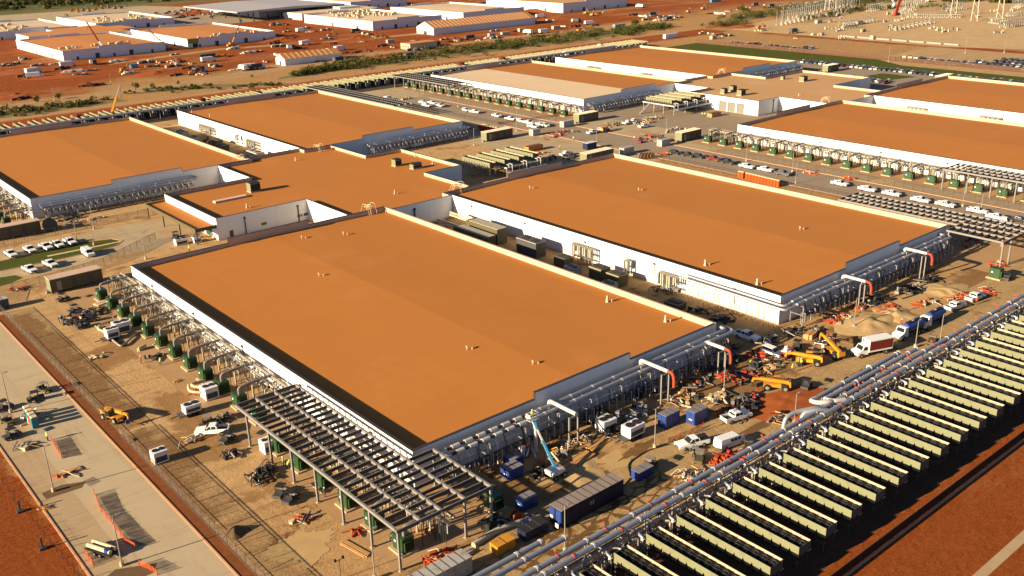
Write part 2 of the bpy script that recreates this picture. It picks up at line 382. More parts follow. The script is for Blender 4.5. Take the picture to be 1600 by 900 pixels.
# dark earth verge between kerb and fence
rect('verge', -30.6, -28.7, -80, 128, .024, simple('turned_soil', (.16, .055, .019), .95, var=.45, scale=.8))
# saw-cut access panels in the yard
cut = MB()
for x in (-22.8, -27.2): cut.box(x-.05, x+.05, -10, 112, .026, .032, M_DARK)
for i in range(26): cut.box(-27.2, -22.8, -8+4.6*i, -7.92+4.6*i, .026, .031, M_BLADE)
tag(cut.build('yard_saw_cuts'), kind='structure')
# painted bay lines
ln = MB()
for i in range(20): ln.box(-45.9, -41.2, -20+4.4*i, -19.9+4.4*i, .026, .030, M_SLAB)
tag(ln.build('parking_lines'), kind='structure')
# grass oval in the entrance loop
o_ = [(-60+0, 166), (-30, 163), (-8, 161.5), (3, 161), (9.5, 162.5), (12.5, 166), (11, 170), (4, 173), (-4, 173.5), (-14, 172), (-22, 171), (-60, 176)]
sheet('lawn_island', o_, .028, M_GRASS); kerb(o_+[o_[0]], .25)
sheet('island_path', [(-8, 166.2), (12, 165.3), (12, 166.3), (-8, 167.4)], .034, M_SLAB)
sheet('lawn_island', [(-60, 149), (-22, 150), (-18, 152.5), (-19, 156), (-26, 158), (-60, 160)], .028, M_GRASS)
# planting strip, gravel and graded tracks round the site
rect('lawn', 451, 484, -80, 345, .012, M_GRASS)
sheet('lawn', [(404, 160), (436, 152), (436, 172), (406, 176)], .016, M_GRASS)
rect('dirt_track', 20, 560, 404, 411, .014, yard('pale_track', (.32, .18, .085), (.43, .26, .13), (.3, .16, .07), .3))
sheet('dirt_track', [(20, 455), (150, 462), (260, 484), (420, 488), (560, 480), (560, 468), (400, 478), (270, 474), (160, 440), (20, 440)], .012, yard('pale_track_two', (.30, .18, .085), (.42, .27, .135), (.3, .16, .07), .2))
sheet('dirt_track', [(150, 590), (240, 608), (360, 575), (520, 560), (520, 553), (355, 565), (240, 597), (150, 580)], .014, yard('pale_track_three', (.30, .18, .085), (.42, .27, .135), (.3, .16, .07), .2))
sheet('gravel_pad', [(-100, 990), (200, 960), (420, 1010), (380, 1130), (-100, 1160)], .010, yard('grey_pad', (.34, .27, .17), (.44, .35, .23), (.3, .2, .1), .2))
sheet('car_park', [(300, 800), (420, 800), (560, 1000), (420, 1040), (300, 960)], .014, yard('grey_lot', (.26, .21, .16), (.36, .29, .22), (.2, .14, .09), .2))
sheet('car_park', [(468, -60), (560, -60), (560, 210), (486, 206), (470, 180)], .016, yard('dust_lot', (.33, .21, .10), (.44, .30, .155), (.3, .2, .1), .2))
sheet('substation_pad', [(565, 200), (620, 60), (1300, 0), (1200, 420), (640, 400), (570, 380)], .012, yard('pale_gravel', (.40, .265, .13), (.52, .365, .195), (.36, .2, .1), .5))
rect('retaining_strip', -15, 330, -69.6, -68.2, .02, M_PARK)
rect('cross_road', 20, 110, -96, -86, .02, M_PARK)
# stains on the haul road
def ST(name, a, st):
    return yard(name, a, tuple(x*1.3 for x in a), st, .95)
# ================================================================ data halls
H = 6.67; PT = .42
def hall(x0, x1, y0, y1, label, mr=M_ROOF, steps=(.343, .66), half=None, front=True):
    t = thing('data_hall', label, 'industrial building', (x0, y0, 0)); W = x1-x0; D = y1-y0; s0, s1 = W*steps[0], W*steps[1]
    wl = MB(); hi = H+1.33
    # side walls run full length, end walls butt between them
    wl.box(0, PT, 0, D, 0, H, M_WALL); wl.box(W-PT, W, 0, D, 0, H, M_WALL)
    for ya in (0, D-PT):
        wl.box(PT, s0, ya, ya+PT, 0, H, M_WALL); wl.box(s0, s1, ya, ya+PT, 0, hi, M_WALL); wl.box(s1, W-PT, ya, ya+PT, 0, H, M_WALL)
    wl.build('wall', t)
    zr, ze = 5.98, 5.45; m1 = mr if not half else half[0]; r = MB(); mx = W/2
    xs = [PT, W*.25, mx, W*.75, W-PT]; zs = [ze, (ze+zr)/2-.04, zr, (ze+zr)/2-.04, ze]
    for i in range(4):
        mm = (half[0] if i < 2 else half[1]) if half else mr
        r.add([(xs[i], PT, zs[i]), (xs[i+1], PT, zs[i+1]), (xs[i+1], D-PT, zs[i+1]), (xs[i], D-PT, zs[i])], [(0, 1, 2, 3)], mm)
    rf = r.build('roof', t)
    # membrane turned up the inside of the parapet
    pm = MB(); e = .03
    pm.box(W-PT-e, W-PT, PT, D-PT, ze-.2, H-.01, M_PARIN); pm.box(PT, PT+e, PT, D-PT, ze-.2, H-.01, M_PARIN)
    for ya in (PT, D-PT-e):
        pm.box(PT+e, s0, ya, ya+e, ze-.2, H-.01, M_PARIN); pm.box(s0+.01, s1-.01, ya, ya+e, ze-.2, hi-.01, M_PARIN); pm.box(s1, W-PT-e, ya, ya+e, ze-.2, H-.01, M_PARIN)
    pm.build('parapet_lining', t)
    c = MB(); q = .06
    for xa in (0, W-PT): c.box(xa-q, xa+PT+q, -q, D+q, H, H+.09, M_COPE if xa < 1 else M_PARIN)
    for ya in (0, D-PT):
        c.box(PT+q, s0-q, ya-q, ya+PT+q, H+.002, H+.10, M_COPE); c.box(s0-q, s1+q, ya-q, ya+PT+q, hi, hi+.10, M_COPE); c.box(s1+q, W-PT-q, ya-q, ya+PT+q, H+.002, H+.10, M_COPE)
        for xs_ in (s0-.05, s1-.03): c.box(xs_, xs_+.08, ya-.03, ya+PT+.03, H+.1, hi, M_COPE)
    c.build('coping', t)
    # bulkhead lights
    for i in range(5):
        l = MB(); yy = 12+i*24; l.box(-.35, -.0, yy-.3, yy+.3, 4.9, 5.25, M_DARK); l.bar((-.1, yy, 5.0), (-.1, yy, 1.5), .1, M_DARK); l.build('wall_light', t)
    return t
hA = hall(0, 74.2, 0, 121.6, 'largest orange-roofed windowless hall, nearest in the foreground beside the open steel frame')
hB = hall(96, 169.8, 0, 121.6, 'orange-roofed hall right of the nearest one, with a long white wall facing the alley')
hC = hall(0, 74.2, 208.9, 329, 'orange-roofed hall cut by the left edge of the photo, behind the car loop')
hD = hall(96, 169.8, 208.9, 329, 'orange-roofed hall between the left-edge hall and the middle parking lane')
hH = hall(240, 313.6, 208.9, 329, 'hall whose roof is half pale cream and half orange, upper middle', half=(M_ROOF3, M_ROOF))
hI = hall(333, 407.6, 208.9, 329, 'farthest orange-roofed hall of the finished site, beside the grass strip')
hG = hall(240, 313.6, 0, 121.6, 'orange-roofed hall cut by the right edge, green transformers along its white wall')
hJ = hall(333, 407.6, 0, 121.6, 'orange-roofed hall at the upper right edge, in front of the grass strip')
# ---------------------------------------------------------------- cross-shaped link buildings
def link_building(pts, label, mr, Z=H, ze=5.5):
    t = thing('link_building', label, 'office building', (pts[0][0], pts[0][1], 0)); ox, oy = pts[0]
    p = [(a-ox, b-oy) for a, b in pts]; n = len(p); w_ = MB(); c = MB(); l = MB()
    inn = []
    for i in range(n):
        a, b, d = Vector(p[i-1]), Vector(p[i]), Vector(p[(i+1) % n]); u = (b-a).normalized(); v = (d-b).normalized()
        inn.append(b+Vector((-u.y, u.x))*.4+Vector((-v.y, v.x))*.4)
    # walls as one ring (outer, inner, top) so corners never overlap
    vo = [(a, b, 0) for a, b in p]+[(a, b, Z) for a, b in p]+[(q.x, q.y, Z) for q in inn]+[(q.x, q.y, ze-.3) for q in inn]
    for k_ in (0, 1, 2):
        w_.add(vo, [(k_*n+i, k_*n+(i+1) % n, (k_+1)*n+(i+1) % n, (k_+1)*n+i) for i in range(n)], (M_WALL, M_WALL, M_PARIN)[k_])
    w_.build('wall', t)
    r = MB(); r.add([(q.x, q.y, ze) for q in inn], [tuple(range(n))], mr); r.build('roof', t)
    for i in range(n):
        a, b = p[i], p[(i+1) % n]; d = Vector((b[0]-a[0], b[1]-a[1])).normalized(); nn = Vector((-d.y, d.x))*.2
        c.bar((a[0]+nn.x, a[1]+nn.y, Z+.05), (b[0]+nn.x, b[1]+nn.y, Z+.05+.002*i), .5, M_COPE, .08)
    c.build('coping', t); return t
E_ = link_building([(33, 146), (62, 146), (62, 121.7), (74.3, 121.7), (74.3, 117.8), (95.9, 117.8), (95.9, 121.7), (107, 121.7), (107, 147), (122, 147), (122, 184), (107, 184), (107, 208.8), (95.9, 208.8), (95.9, 212.6), (74.3, 212.6), (74.3, 208.8), (62, 208.8), (62, 184), (33, 184)],
    'low cross-shaped orange-roofed link building with entrance canopy, between the four near halls', M_ROOF, H-.1)
F_ = link_building([(288, 147), (303, 147), (303, 121.7), (313.7, 121.7), (313.7, 117.8), (332.9, 117.8), (332.9, 121.7), (348, 121.7), (348, 147), (380, 147), (380, 187), (348, 187), (348, 208.8), (332.9, 208.8), (332.9, 212.6), (313.7, 212.6), (313.7, 208.8), (303, 208.8), (303, 187), (288, 187)],
    'low cross-shaped tan-roofed link building with three loading doors, between the four far halls', M_ROOF2, H-.1)
# entrance canopy with storefront
cn = MB(); cn.box(-6.2, -.05, .3, 38, 4.05, 4.2, M_ROOF); cn.box(-6.4, -6.2, .1, 38.2, 3.75, 4.75, M_OLIVED); cn.box(-6.2, -.01, .1, .3, 3.75, 4.75, M_DGREY); cn.box(-6.2, -.01, 38, 38.2, 3.75, 4.75, M_OLIVED)
co = cn.build('canopy', E_)
for y in (.5, 12.8, 25.2, 37.6):
    c = MB(); c.box(-6.15, -5.85, y-.15, y+.15, 0, 3.9, M_DGREY); c.build('column', co)
M_GLG = simple('green_glass', (.02, .10, .05), .15)
for i, (a, b) in enumerate(((4, 8), (10, 14.5), (18, 23), (26, 29), (31, 35))):
    c = MB(); c.box(-.08, .02, a, b, .2, 3.3, M_GLG)
    fr = c.build('storefront_window', E_); f = MB()
    for q in range(5): yy = a+(b-a)*q/4; f.box(-.14, -.08, yy-.05, yy+.05, .2, 3.3, M_DGREY)
    f.build('window_frame', fr)
for a in (13.6, 25.5, 27.6):
    c = MB(); c.box(a, a+1.7, -.06, .02, 1.6, 2.4, M_GLG); c.build('window', E_)
c = MB(); c.box(3.6, 4.7, -.07, .02, 0, 2.2, simple('maroon_door', (.10, .03, .03), .5)); c.build('door', E_)
for x in (8.6, 25.9): MB().bar((x, -.15, 0), (x, -.15, 5.0), .22, M_DARK).bar((x, -.3, 5.1), (x, .1, 5.1), .5, M_DARK).build('downpipe', E_)
MB().bar((49, -28.4, 0), (49, -28.4, 5), .25, M_DARK).bar((49, -28.6, 5.1), (49, -28.3, 5.1), .6, M_DARK).build('downpipe', E_)
# loading doors on the far link building
for y in (8, 13, 18):
    c = MB(); c.box(-.08, .02, y, y+3.4, .1, 4.2, simple('dock_door', (.16, .15, .12), .5)); d = c.build('loading_door', F_)
    c = MB(); c.box(-.12, -.08, y-.25, y, .1, 4.4, M_DGREY); c.box(-.12, -.08, y+3.4, y+3.65, .1, 4.4, M_DGREY); c.box(-.12, -.08, y, y+3.4, 4.2, 4.45, M_DGREY); c.build('door_frame', d)
MB().bar((11, -.15, 0), (11, -.15, 5.8), .25, M_DARK).box(10.6, 11.4, -.4, 0, 5.6, 6.0, M_DARK).build('downpipe', F_)
# ---------------------------------------------------------------- rooftop things
def rooftop_unit(px, py, sx, sy, h, label, z=5.5):
    p = G(px, py, z); t = thing('rooftop_unit', label, 'air handler', p); b = MB()
    b.box(-sx/2, sx/2, -sy/2, sy/2, .25, h, M_OLIVE); b.build('housing', t)
    b = MB(); b.box(-sx/2+.1, sx/2-.1, -sy/2-.05, -sy/2+.0, .5, h-.3, M_DARK); b.build('louvre', t)
    b = MB(); b.box(-sx/2+.15, sx/2-.15, -sy/2+.15, sy/2-.15, h, h+.25, M_DARK); b.build('fan_deck', t)
    b = MB(); b.box(-sx/2-.1, sx/2+.1, -sy/2-.1, sy/2+.1, 0, .25, M_PARIN); b.build('curb', t); return t
rooftop_unit(397, 299, 3.4, 2.8, 2.9, 'tall box air handler on the link roof above the entrance canopy')
rooftop_unit(620, 259, 2.6, 2.4, 2.3, 'left and taller of two rooftop units side by side on the near link roof')
rooftop_unit(650, 263, 3.6, 2.2, 1.6, 'right and darker of two rooftop units side by side on the near link roof')
rooftop_unit(1131, 146, 2.6, 2.4, 2.2, 'leftmost rooftop unit by the edge of the tan roof', 5.5)
rooftop_unit(1145, 143, 3.0, 2.4, 2.6, 'middle rooftop unit of three by the edge of the tan roof', 5.5)
rooftop_unit(1158, 149, 3.4, 2.6, 2.6, 'rightmost rooftop unit of three by the edge of the tan roof', 5.5)
rooftop_unit(1255, 127, 3.4, 2.8, 2.4, 'lone rooftop unit in the middle of the tan roof', 5.5)
rooftop_unit(1223, 124, 1.6, 1.6, 1.6, 'smallest rooftop unit on the tan roof, near its far edge', 5.5)
sk = G(361, 312, 5.5); t = thing('roof_skylight', 'long pale slatted skylight on the link roof in front of the tall air handler', 'skylight', sk); b = MB(); b.box(-5.5, 5.5, -1, 1, 0, .5, M_PARIN); b.build('curb', t); b = MB()
for i in range(10): b.box(-5.3+i*1.07, -4.5+i*1.07, -.9, .9, .5, .62, M_EHROOF)
b.build('slats', t)
def vent(px, py, label, s=1.0, z=5.7, cone=True):
    p = G(px, py, z); t = thing('roof_vent', label, 'roof vent', p, 0, 'small vents on the flat roofs'); b = MB()
    if cone: b.cyl((0, 0, 0), (0, 0, 1.3*s), .42*s, M_PARIN, 8, .18*s)
    else: b.cyl((0, 0, 0), (0, 0, .7*s), .12*s, M_PARIN, 6)
    b.build('stack', t); b = MB(); b.cyl((0, 0, 1.3*s if cone else .7*s), (0, 0, (1.3 if cone else .7)*s+.2), .3*s, M_PARIN, 8, .22*s); b.build('cap', t)
    b = MB(); b.cyl((.9*s, -.5*s, 0), (.9*s, -.5*s, .5*s), .16*s, M_PARIN, 6); b.build('stub', t)
for a in ((1040, 503, 'conical white vent near the right corner of the foreground roof'), (949, 472, 'conical vent second from the right corner of the foreground roof'), (1183, 445, 'conical white vent near the front corner of the roof right of the foreground one'), (1102, 415, 'conical vent near the alley edge of the roof right of the foreground one'),
          (617, 303, 'short vent on the near link roof left of the ladder', .8), (462, 251, 'pale vent on the near link roof close to the left hall', .8), (649, 245, 'pale vent on the near link roof left of the olive coolers', .8), (676, 258, 'slim white vent beside the right rooftop unit', .8), (386, 325, 'slim vent at the front edge of the near link roof', .9), (1248, 150, 'tiny vent at the front of the tan roof', .8), (300, 176, 'tiny vent near the left corner of the roof behind the link building', .8), (328, 182, 'small vent just right of the corner vent on the roof behind the link building', .8)):
    vent(*a[:3], s=a[3] if len(a) > 3 else 1.0, z=5.5)
for a in ((730, 547, 'thin dark pipe standing in the right half of the foreground roof'), (833, 570, 'thin pipe with a bracket low in the foreground roof'), (499, 432, 'thin pipe standing in the left half of the foreground roof'), (472, 373, 'thin dark pipe near the back edge of the foreground roof'), (537, 367, 'tiny stub near the back right of the foreground roof'), (998, 298, 'tiny stub alone on the roof right of the foreground one'), (828, 295, 'tiny stub left on the roof right of the foreground one'), (1250, 359, 'tiny stub right on the roof right of the foreground one')):
    vent(a[0], a[1], a[2], 1.0, 5.8, False)
def roof_ladder(px, py, label, rz=0.0, s=1.0):
    p = G(px, py, 5.6); t = thing('roof_ladder', label, 'ladder', p, rz, 'pale ladders over the parapets'); b = MB()
    for x in (-.4, .4): b.tube([(x*s, -1.8*s, 0), (x*s, -1.2*s, 2.2*s), (x*s, 0, 2.6*s), (x*s, 1.4*s, 2.2*s), (x*s, 2.2*s, 0)], .09, M_SLAB, 5, .6)
    for x in (-1.3, 1.3): b.tube([(x*s, -2.2*s, .1), (x*s, -1.2*s, 2.9*s), (x*s, 1.0*s, 2.9*s), (x*s, 2.6*s, .1)], .06, M_SLAB, 5, .6)
    b.build('handrail', t); b = MB()
    for i in range(6): b.bar((-.4*s, -1.8*s+.1*i, .4*s*i), (.4*s, -1.8*s+.1*i, .4*s*i), .08, M_SLAB)
    b.box(-.9*s, .9*s, -.9*s, 1.3*s, 2.0*s, 2.08*s, M_SLAB); b.build('rungs', t)
roof_ladder(577, 333, 'pale ladder over the parapet between the foreground roof and the link building')
roof_ladder(716, 299, 'pale ladder between the link building and the hall to its right', .3)
roof_ladder(374, 253, 'pale ladder between the link building and the left-edge hall', .1, .9)
roof_ladder(498, 236, 'pale ladder between the link building and the hall behind it', .1, .9)
roof_ladder(1290, 162, 'pale ladder between the tan roof and the right-edge hall', .2)
roof_ladder(1128, 116, 'pale ladder between the tan roof and the farthest orange hall', .2)
# ================================================================ open steel frames
def trellis(label, rects, cols, z=6.7, js=1.9):
    "rects: (x0,x1,y0,y1,[beam x positions])"
    x0, y0 = rects[0][0], rects[0][2]; t = thing('louvred_canopy', label, 'steel frame', (x0, y0, 0)); ox, oy = x0, y0
    for (a, b, c, d, bx) in rects:
        for x in bx:
            m = MB(); m.box(x-.17-ox, x+.17-ox, c-oy, d-oy, z-.45, z, M_BEAM); m.build('beam', t)
        n = int(round((d-c)/js))
        for i in range(1 if c > -2 else 0, n+1):
            y = c+(d-c)*i/n
            m = MB(); segs = [a]+[x for x in sorted(bx) if a < x < b]+[b]
            for p, q in zip(segs, segs[1:]): m.box(p+.175-ox, q-.175-ox, y-.05-oy, y+.05-oy, z-.62, z-.03, M_BLADE); m.box(p+.18-ox, q-.18-ox, y-.07-oy, y+.07-oy, z-.025, z+.0, M_STEEL)  # dark web and paler top strip paint shade and sunlight onto each joist
            m.build('joist', t)
    for (x, y) in cols:
        m = MB(); m.box(x-.16-ox, x+.16-ox, y-.16-oy, y+.16-oy, 0, z-.46, M_BEAM); m.box(x-.3-ox, x+.3-ox, y-.3-oy, y+.3-oy, 0, .12, M_PAD); m.build('column', t)
    return t
ys = [-15.8, -8.6, -.8, 6.9, 14.5, 22.1, 30.2]
trellis('large open steel frame with louvre joists wrapped round the near corner of the foreground hall',
    [(-13.5, 2.9, -15.9, -1.4, [-13.5, -9.7, -6.1, -1.9, 2.9]), (-13.5, -1.9, -1.4, 34, [-13.5, -9.7, -6.1, -1.9])],
    [(-13.4, y) for y in ys]+[(-2.0, -15.8), (2.8, -15.8), (2.8, -1.6)]+[(-6.1, y) for y in ys[2:]])
trellis('open steel frame round the right corner of the hall beside the middle road',
    [(165.4, 182.6, -15.9, -1.4, [165.4, 169.8, 174, 178.3, 182.6]), (172, 182.6, -1.4, 34, [172, 175.5, 179, 182.6])],
    [(182.5, y) for y in ys]+[(165.6, -15.8), (165.6, -2), (170, -15.8)]+[(174, y) for y in ys[2:]])
trellis('open steel frame at the right edge over green transformers by a white wall',
    [(226, 236.5, -15, 30.5, [226, 229.5, 233, 236.5])], [(226.2, y) for y in (-15, -7.5, 0, 7.6, 15, 22.4, 30.3)]+[(236, y) for y in (-15, 0, 15, 30.3)])
trellis('small distant steel frame at the far left end of the half cream hall',
    [(224, 236, 292, 345, [224, 228, 232, 236])], [(224.2, y) for y in (292, 305, 314, 323.5, 332.6, 341.5)]+[(236, y) for y in (292, 318, 345)])
trellis('long dark steel frame behind the hall next to the left-edge hall',
    [(171, 181, 262, 345, [171, 174.5, 178, 181])], [(181, y) for y in (262, 280, 300, 320, 344)])
# ================================================================ pipes along the shaded end walls
def wall_pipes(label, x0, x1, y, sleeves=None, zz=5.4, drops=True, seed=1):
    rnd = random.Random(seed); t = thing('wall_pipe_run', label, 'pipework', (x0, y, 0)); L = x1-x0
    for dy, z in ((-1.9, zz+.35), (-3.1, zz)):
        m = MB(); a = 0
        if sleeves:
            xx = 0
            while xx < sleeves:
                m.cyl((xx, dy, z), (xx+1.5, dy, z), .42, M_PIPEW, 10); m.cyl((xx+1.5, dy, z), (xx+2.6, dy, z), .27, M_RUST if rnd.random() < .5 else M_DGREY, 8); xx += 2.6
            a = xx
        m.tube([(a, dy, z), (L, dy, z), (L, -.1, z)] if z > zz else [(a, dy, z), (L+1.2, dy, z), (L+1.2, .6, z)], .35, M_PIPE, 10, 1.2)
        xx = a+3
        while xx < L-3: m.cyl((xx, dy, z), (xx+.3, dy, z), .40, M_PIPEW, 10); xx += 6.1+rnd.uniform(-1.6, 1.6)
        m.build('pipe', t)
    m = MB(); m.cyl((1, -4.0, 3.0), (L-2, -4.0, 3.0), .2, M_DGREY, 6); m.cyl((1, -3.4, 3.9), (L-2, -3.4, 3.9), .14, M_PIPE, 6); m.build('pipe', t)
    i = 0; xx = 1.0
    while xx < L-1:
        m = MB(); m.box(xx-.1, xx+.1, -4.3, -4.1, 0, zz-.45, M_STEEL); m.box(xx-.1, xx+.1, -4.3, -.05, zz-.55, zz-.42, M_STEEL); m.box(xx-.08, xx+.08, -1.2, -1.05, 0, zz-.55, M_STEEL); m.box(xx-.08, xx+.08, -4.3, -1, 2.6, 2.75, M_STEEL)
        m.build('support', t); xx += 7.6
    if drops:
        xx = .8
        while xx < L-1:
            m = MB(); r_ = rnd.uniform(.08, .16); mm = rnd.choice([M_PIPE, M_DGREY, M_PIPEW, M_STEEL])
            m.tube([(xx, -3.1, zz-.3), (xx, -3.6, zz-1.0), (xx, -3.9, 3.3), (xx, -3.9, .6 if rnd.random() < .6 else 1.8)], r_, mm, 6, .3)
            m.tube([(xx+.5, -3.9, 3.0), (xx+.5, -4.5, 3.3), (xx+.5, -4.5, 1.2)], .1, M_PIPE, 6, .25)
            m.cyl((xx, -3.95, 2.1), (xx, -3.95, 2.5), .26, M_DGREY, 8); m.build('drop_pipe', t); xx += 1.9
    return t
wall_pipes('silver double pipe run along the shaded end wall of the foreground hall', 3.5, 75, 0, sleeves=17, seed=3)
wall_pipes('silver pipe run along the shaded end wall of the hall right of the foreground one', 97.5, 164, 0, seed=5, zz=5.2)
wall_pipes('grey pipe run on the shaded end wall of the left-edge hall', 2, 52, 208.9, seed=7, zz=4.2)
wall_pipes('dark pipe run on the shaded end wall of the hall beside the middle parking lane', 122, 170, 208.9, seed=9, zz=4.2)
wall_pipes('dark pipe run on the shaded end wall of the half cream hall', 241, 290, 208.9, seed=11, zz=4.2)
wall_pipes('dark pipe run on the shaded end wall of the farthest orange hall', 352, 408, 208.9, seed=13, zz=4.2)
# outgoing crossover pipes on goalpost stands
M_ELB = simple('faded_red_wrap', (.24, .05, .03), .85, var=.35, scale=3)
def crossover(label, x, y0, y1, z, red=True, gate=True, w_=0):
    t = thing('crossover_pipe', label, 'pipe', (x, y0, 0)); L = y1-y0
    m = MB(); m.tube([(0, .2, z-1.2), (0, .2, z), (0, L, z)], .37, M_PIPEW, 10, .6); m.build('pipe', t)
    m = MB(); mm = M_ELB if red else M_PIPEW
    if red: m.tube([(0, L-.02, z), (0, L-1.1, z), (0, L-1.5, z-1.1), (0, L-1.5, z-2.6)], .33, mm, 10, .7); m.build('elbow', t)
    for yy in ([-.9, L+.6] if gate else [L+.5]):
        for xx in (-1.0, 1.0):
            m = MB(); m.box(xx-.13, xx+.13, yy-.13, yy+.13, 0, z-.55, M_BEAM); m.build('post', t)
        m = MB(); m.box(-.87, .87, yy-.1, yy+.1, z-.9, z-.65, M_BEAM); m.build('crossbar', t)
    return t
crossover('white crossover pipe on posts near the left of the foreground hall end wall', 27.5, -1.5, -8, 6.3, False)
crossover('white crossover pipe with red elbow in the middle of the foreground hall end wall', 50.5, -1.5, -8, 6.6)
crossover('shorter crossover pipe with red elbow near the right end of the foreground hall', 67.5, -3.0, -7.5, 5.6)
crossover('white crossover pipe with red elbow near the front corner of the hall to the right', 118, -1.5, -7, 6.2)
crossover('white crossover pipe with red elbow halfway along the right hall end wall', 145, -1.5, -7, 6.4)
m = thing('standpipe', 'white bent standpipe rising by the blue boom lift', 'pipe', (21.5, -4.5, 0)); MB().tube([(0, 0, .2), (0, 0, 5.6), (0, 2.2, 5.9)], .36, M_PIPEW, 10, .8).build('pipe', m); MB().box(-.5, .5, -.5, .5, 0, .2, M_PAD).build('footing', m)
# ================================================================ long pipe rack beside the cooling units
def rack():
    t = thing('pipe_rack', 'long elevated rack of silver pipes with red valves running past all the near cooling units', 'pipe rack', (-12, -33, 0))
    def pipe(x0, x1, y, z=4.5, m_=M_PIPE, r=.40):
        m = MB(); xx = x0
        while xx < x1:
            e = min(xx+9.0, x1); m.cyl((xx+12, y+33, z), (e+12-.35, y+33, z), r, m_, 12); m.cyl((e+12-.35, y+33, z), (e+12, y+33, z), r+.07, M_PIPEW, 12); xx = e
        m.build('pipe', t)
    pipe(-12, 230, -32.6); pipe(-12, 230, -34.0, 4.45); pipe(64, 92, -29.7); pipe(66, 96, -31.1, 4.55)
    for (y, x) in ((-28.6, 1.2), (-30.1, 4.3)): pipe(-12, x, y)
    m = MB()
    m.tube([(76, 3.3, 4.5), (74.6, 3.3, 4.6), (74.2, 1.5, 5.0), (75.5, .4, 5.2), (77.5, .3, 4.7)], .40, M_PIPEW, 10, .9)
    m.tube([(78, 1.9, 4.55), (76.6, 1.9, 4.8), (76.6, .2, 5.0), (79, -.6, 4.8)], .40, M_PIPEW, 10, .9)
    m.build('expansion_loop', t); m = MB()
    m.tube([(74, .4, 4.5), (72.4, .8, 5.0), (69.5, 2.6, 4.6), (67, 3.0, 4.2), (66.4, 3.0, .6)], .38, M_PIPE, 10, .9)
    m.tube([(74, -.6, 4.5), (72, .2, 5.1), (70, 1.6, 4.6), (68.8, 1.6, .6)], .38, M_PIPE, 10, .9); m.build('expansion_loop', t)
    for i in range(40):
        x = i*6.05; four = 76 < x < 107
        m = MB()
        for yy in (-1.7, 1.0): m.box(x-.09, x+.09, yy-.09, yy+.09, 0, 4.0, M_STEEL)
        m.box(x-.1, x+.1, -1.9, 3.8 if four else 1.3, 3.85, 4.02, M_STEEL); m.box(x-.07, x+.07, -1.7, 1.0, 2.2, 2.34, M_STEEL); m.bar((x, -1.6, .3), (x, .9, 2.2), .08, M_STEEL)
        if four: m.box(x-.09, x+.09, 3.4, 3.58, 0, 3.85, M_STEEL)
        m.build('support', t)
    for i in range(26):
        x = 3.5+i*9.0
        for yy in (.4, -1.0):
            m = MB(); xo = x+(0 if yy > 0 else 1.6); m.cyl((xo-.09, yy, 4.5), (xo+.09, yy, 4.5), .47, M_RED, 10)
            if yy > 0: m.cyl((xo, yy+.3, 4.8), (xo, yy+.45, 5.2), .05, M_RED, 6); m.cyl((xo-.03, yy+.5, 5.35), (xo+.03, yy+.5, 5.35), .2, M_RED, 10)
            m.build('valve', t)
    m = MB(); m.cyl((0, -1.4, 3.3), (236, -1.4, 3.3), .12, M_PIPE, 6); m.cyl((0, -.6, 3.2), (236, -.6, 3.2), .09, M_DGREY, 6); m.cyl((0, -1.6, 2.6), (236, -1.6, 2.6), .1, M_STEEL, 6); m.build('small_pipes', t)
rack()
# ================================================================ cooling units
SAWN = 11
def panel(m, x, xs, z0, z1, mm):  # the lower teeth put an edge of sun and shade into the shape
    "side panel with saw-tooth lower edge; runs along -y"
    L = 15.8; st = L/SAWN; vs = [(x, 0, z1)]; pts = [(x, 0, z1), (x, -L, z1), (x, -L, z0-.1)]
    for i in range(SAWN-1, 0, -1): y = -i*st; pts += [(x, y-.26, z0), (x, y, z0+.85), (x, y+.26, z0)]
    pts += [(x, 0, z0)]
    a = [Vector(p) for p in pts]; b = [p+Vector((xs, 0, 0)) for p in a]; n = len(a)
    # tooth row as strips so that every face stays convex
    for i in range(SAWN):
        ya, yb = -i*st, -(i+1)*st; la = 0 if i == 0 else .33; lb = 0 if i == SAWN-1 else .33
        q = [(ya, z1), (yb, z1), (yb, z0+.85 if lb else z0), (yb+lb, z0), (ya-la, z0), (ya, z0+.85 if la else z0)]
        v = [(x, y_, z_) for y_, z_ in q]+[(x+xs, y_, z_) for y_, z_ in q]
        m.add(v, [(0, 1, 2, 3, 4, 5), (11, 10, 9, 8, 7, 6), (0, 6, 7, 1), (2, 8, 9, 3), (3, 9, 10, 4), (4, 10, 11, 5)], mm)
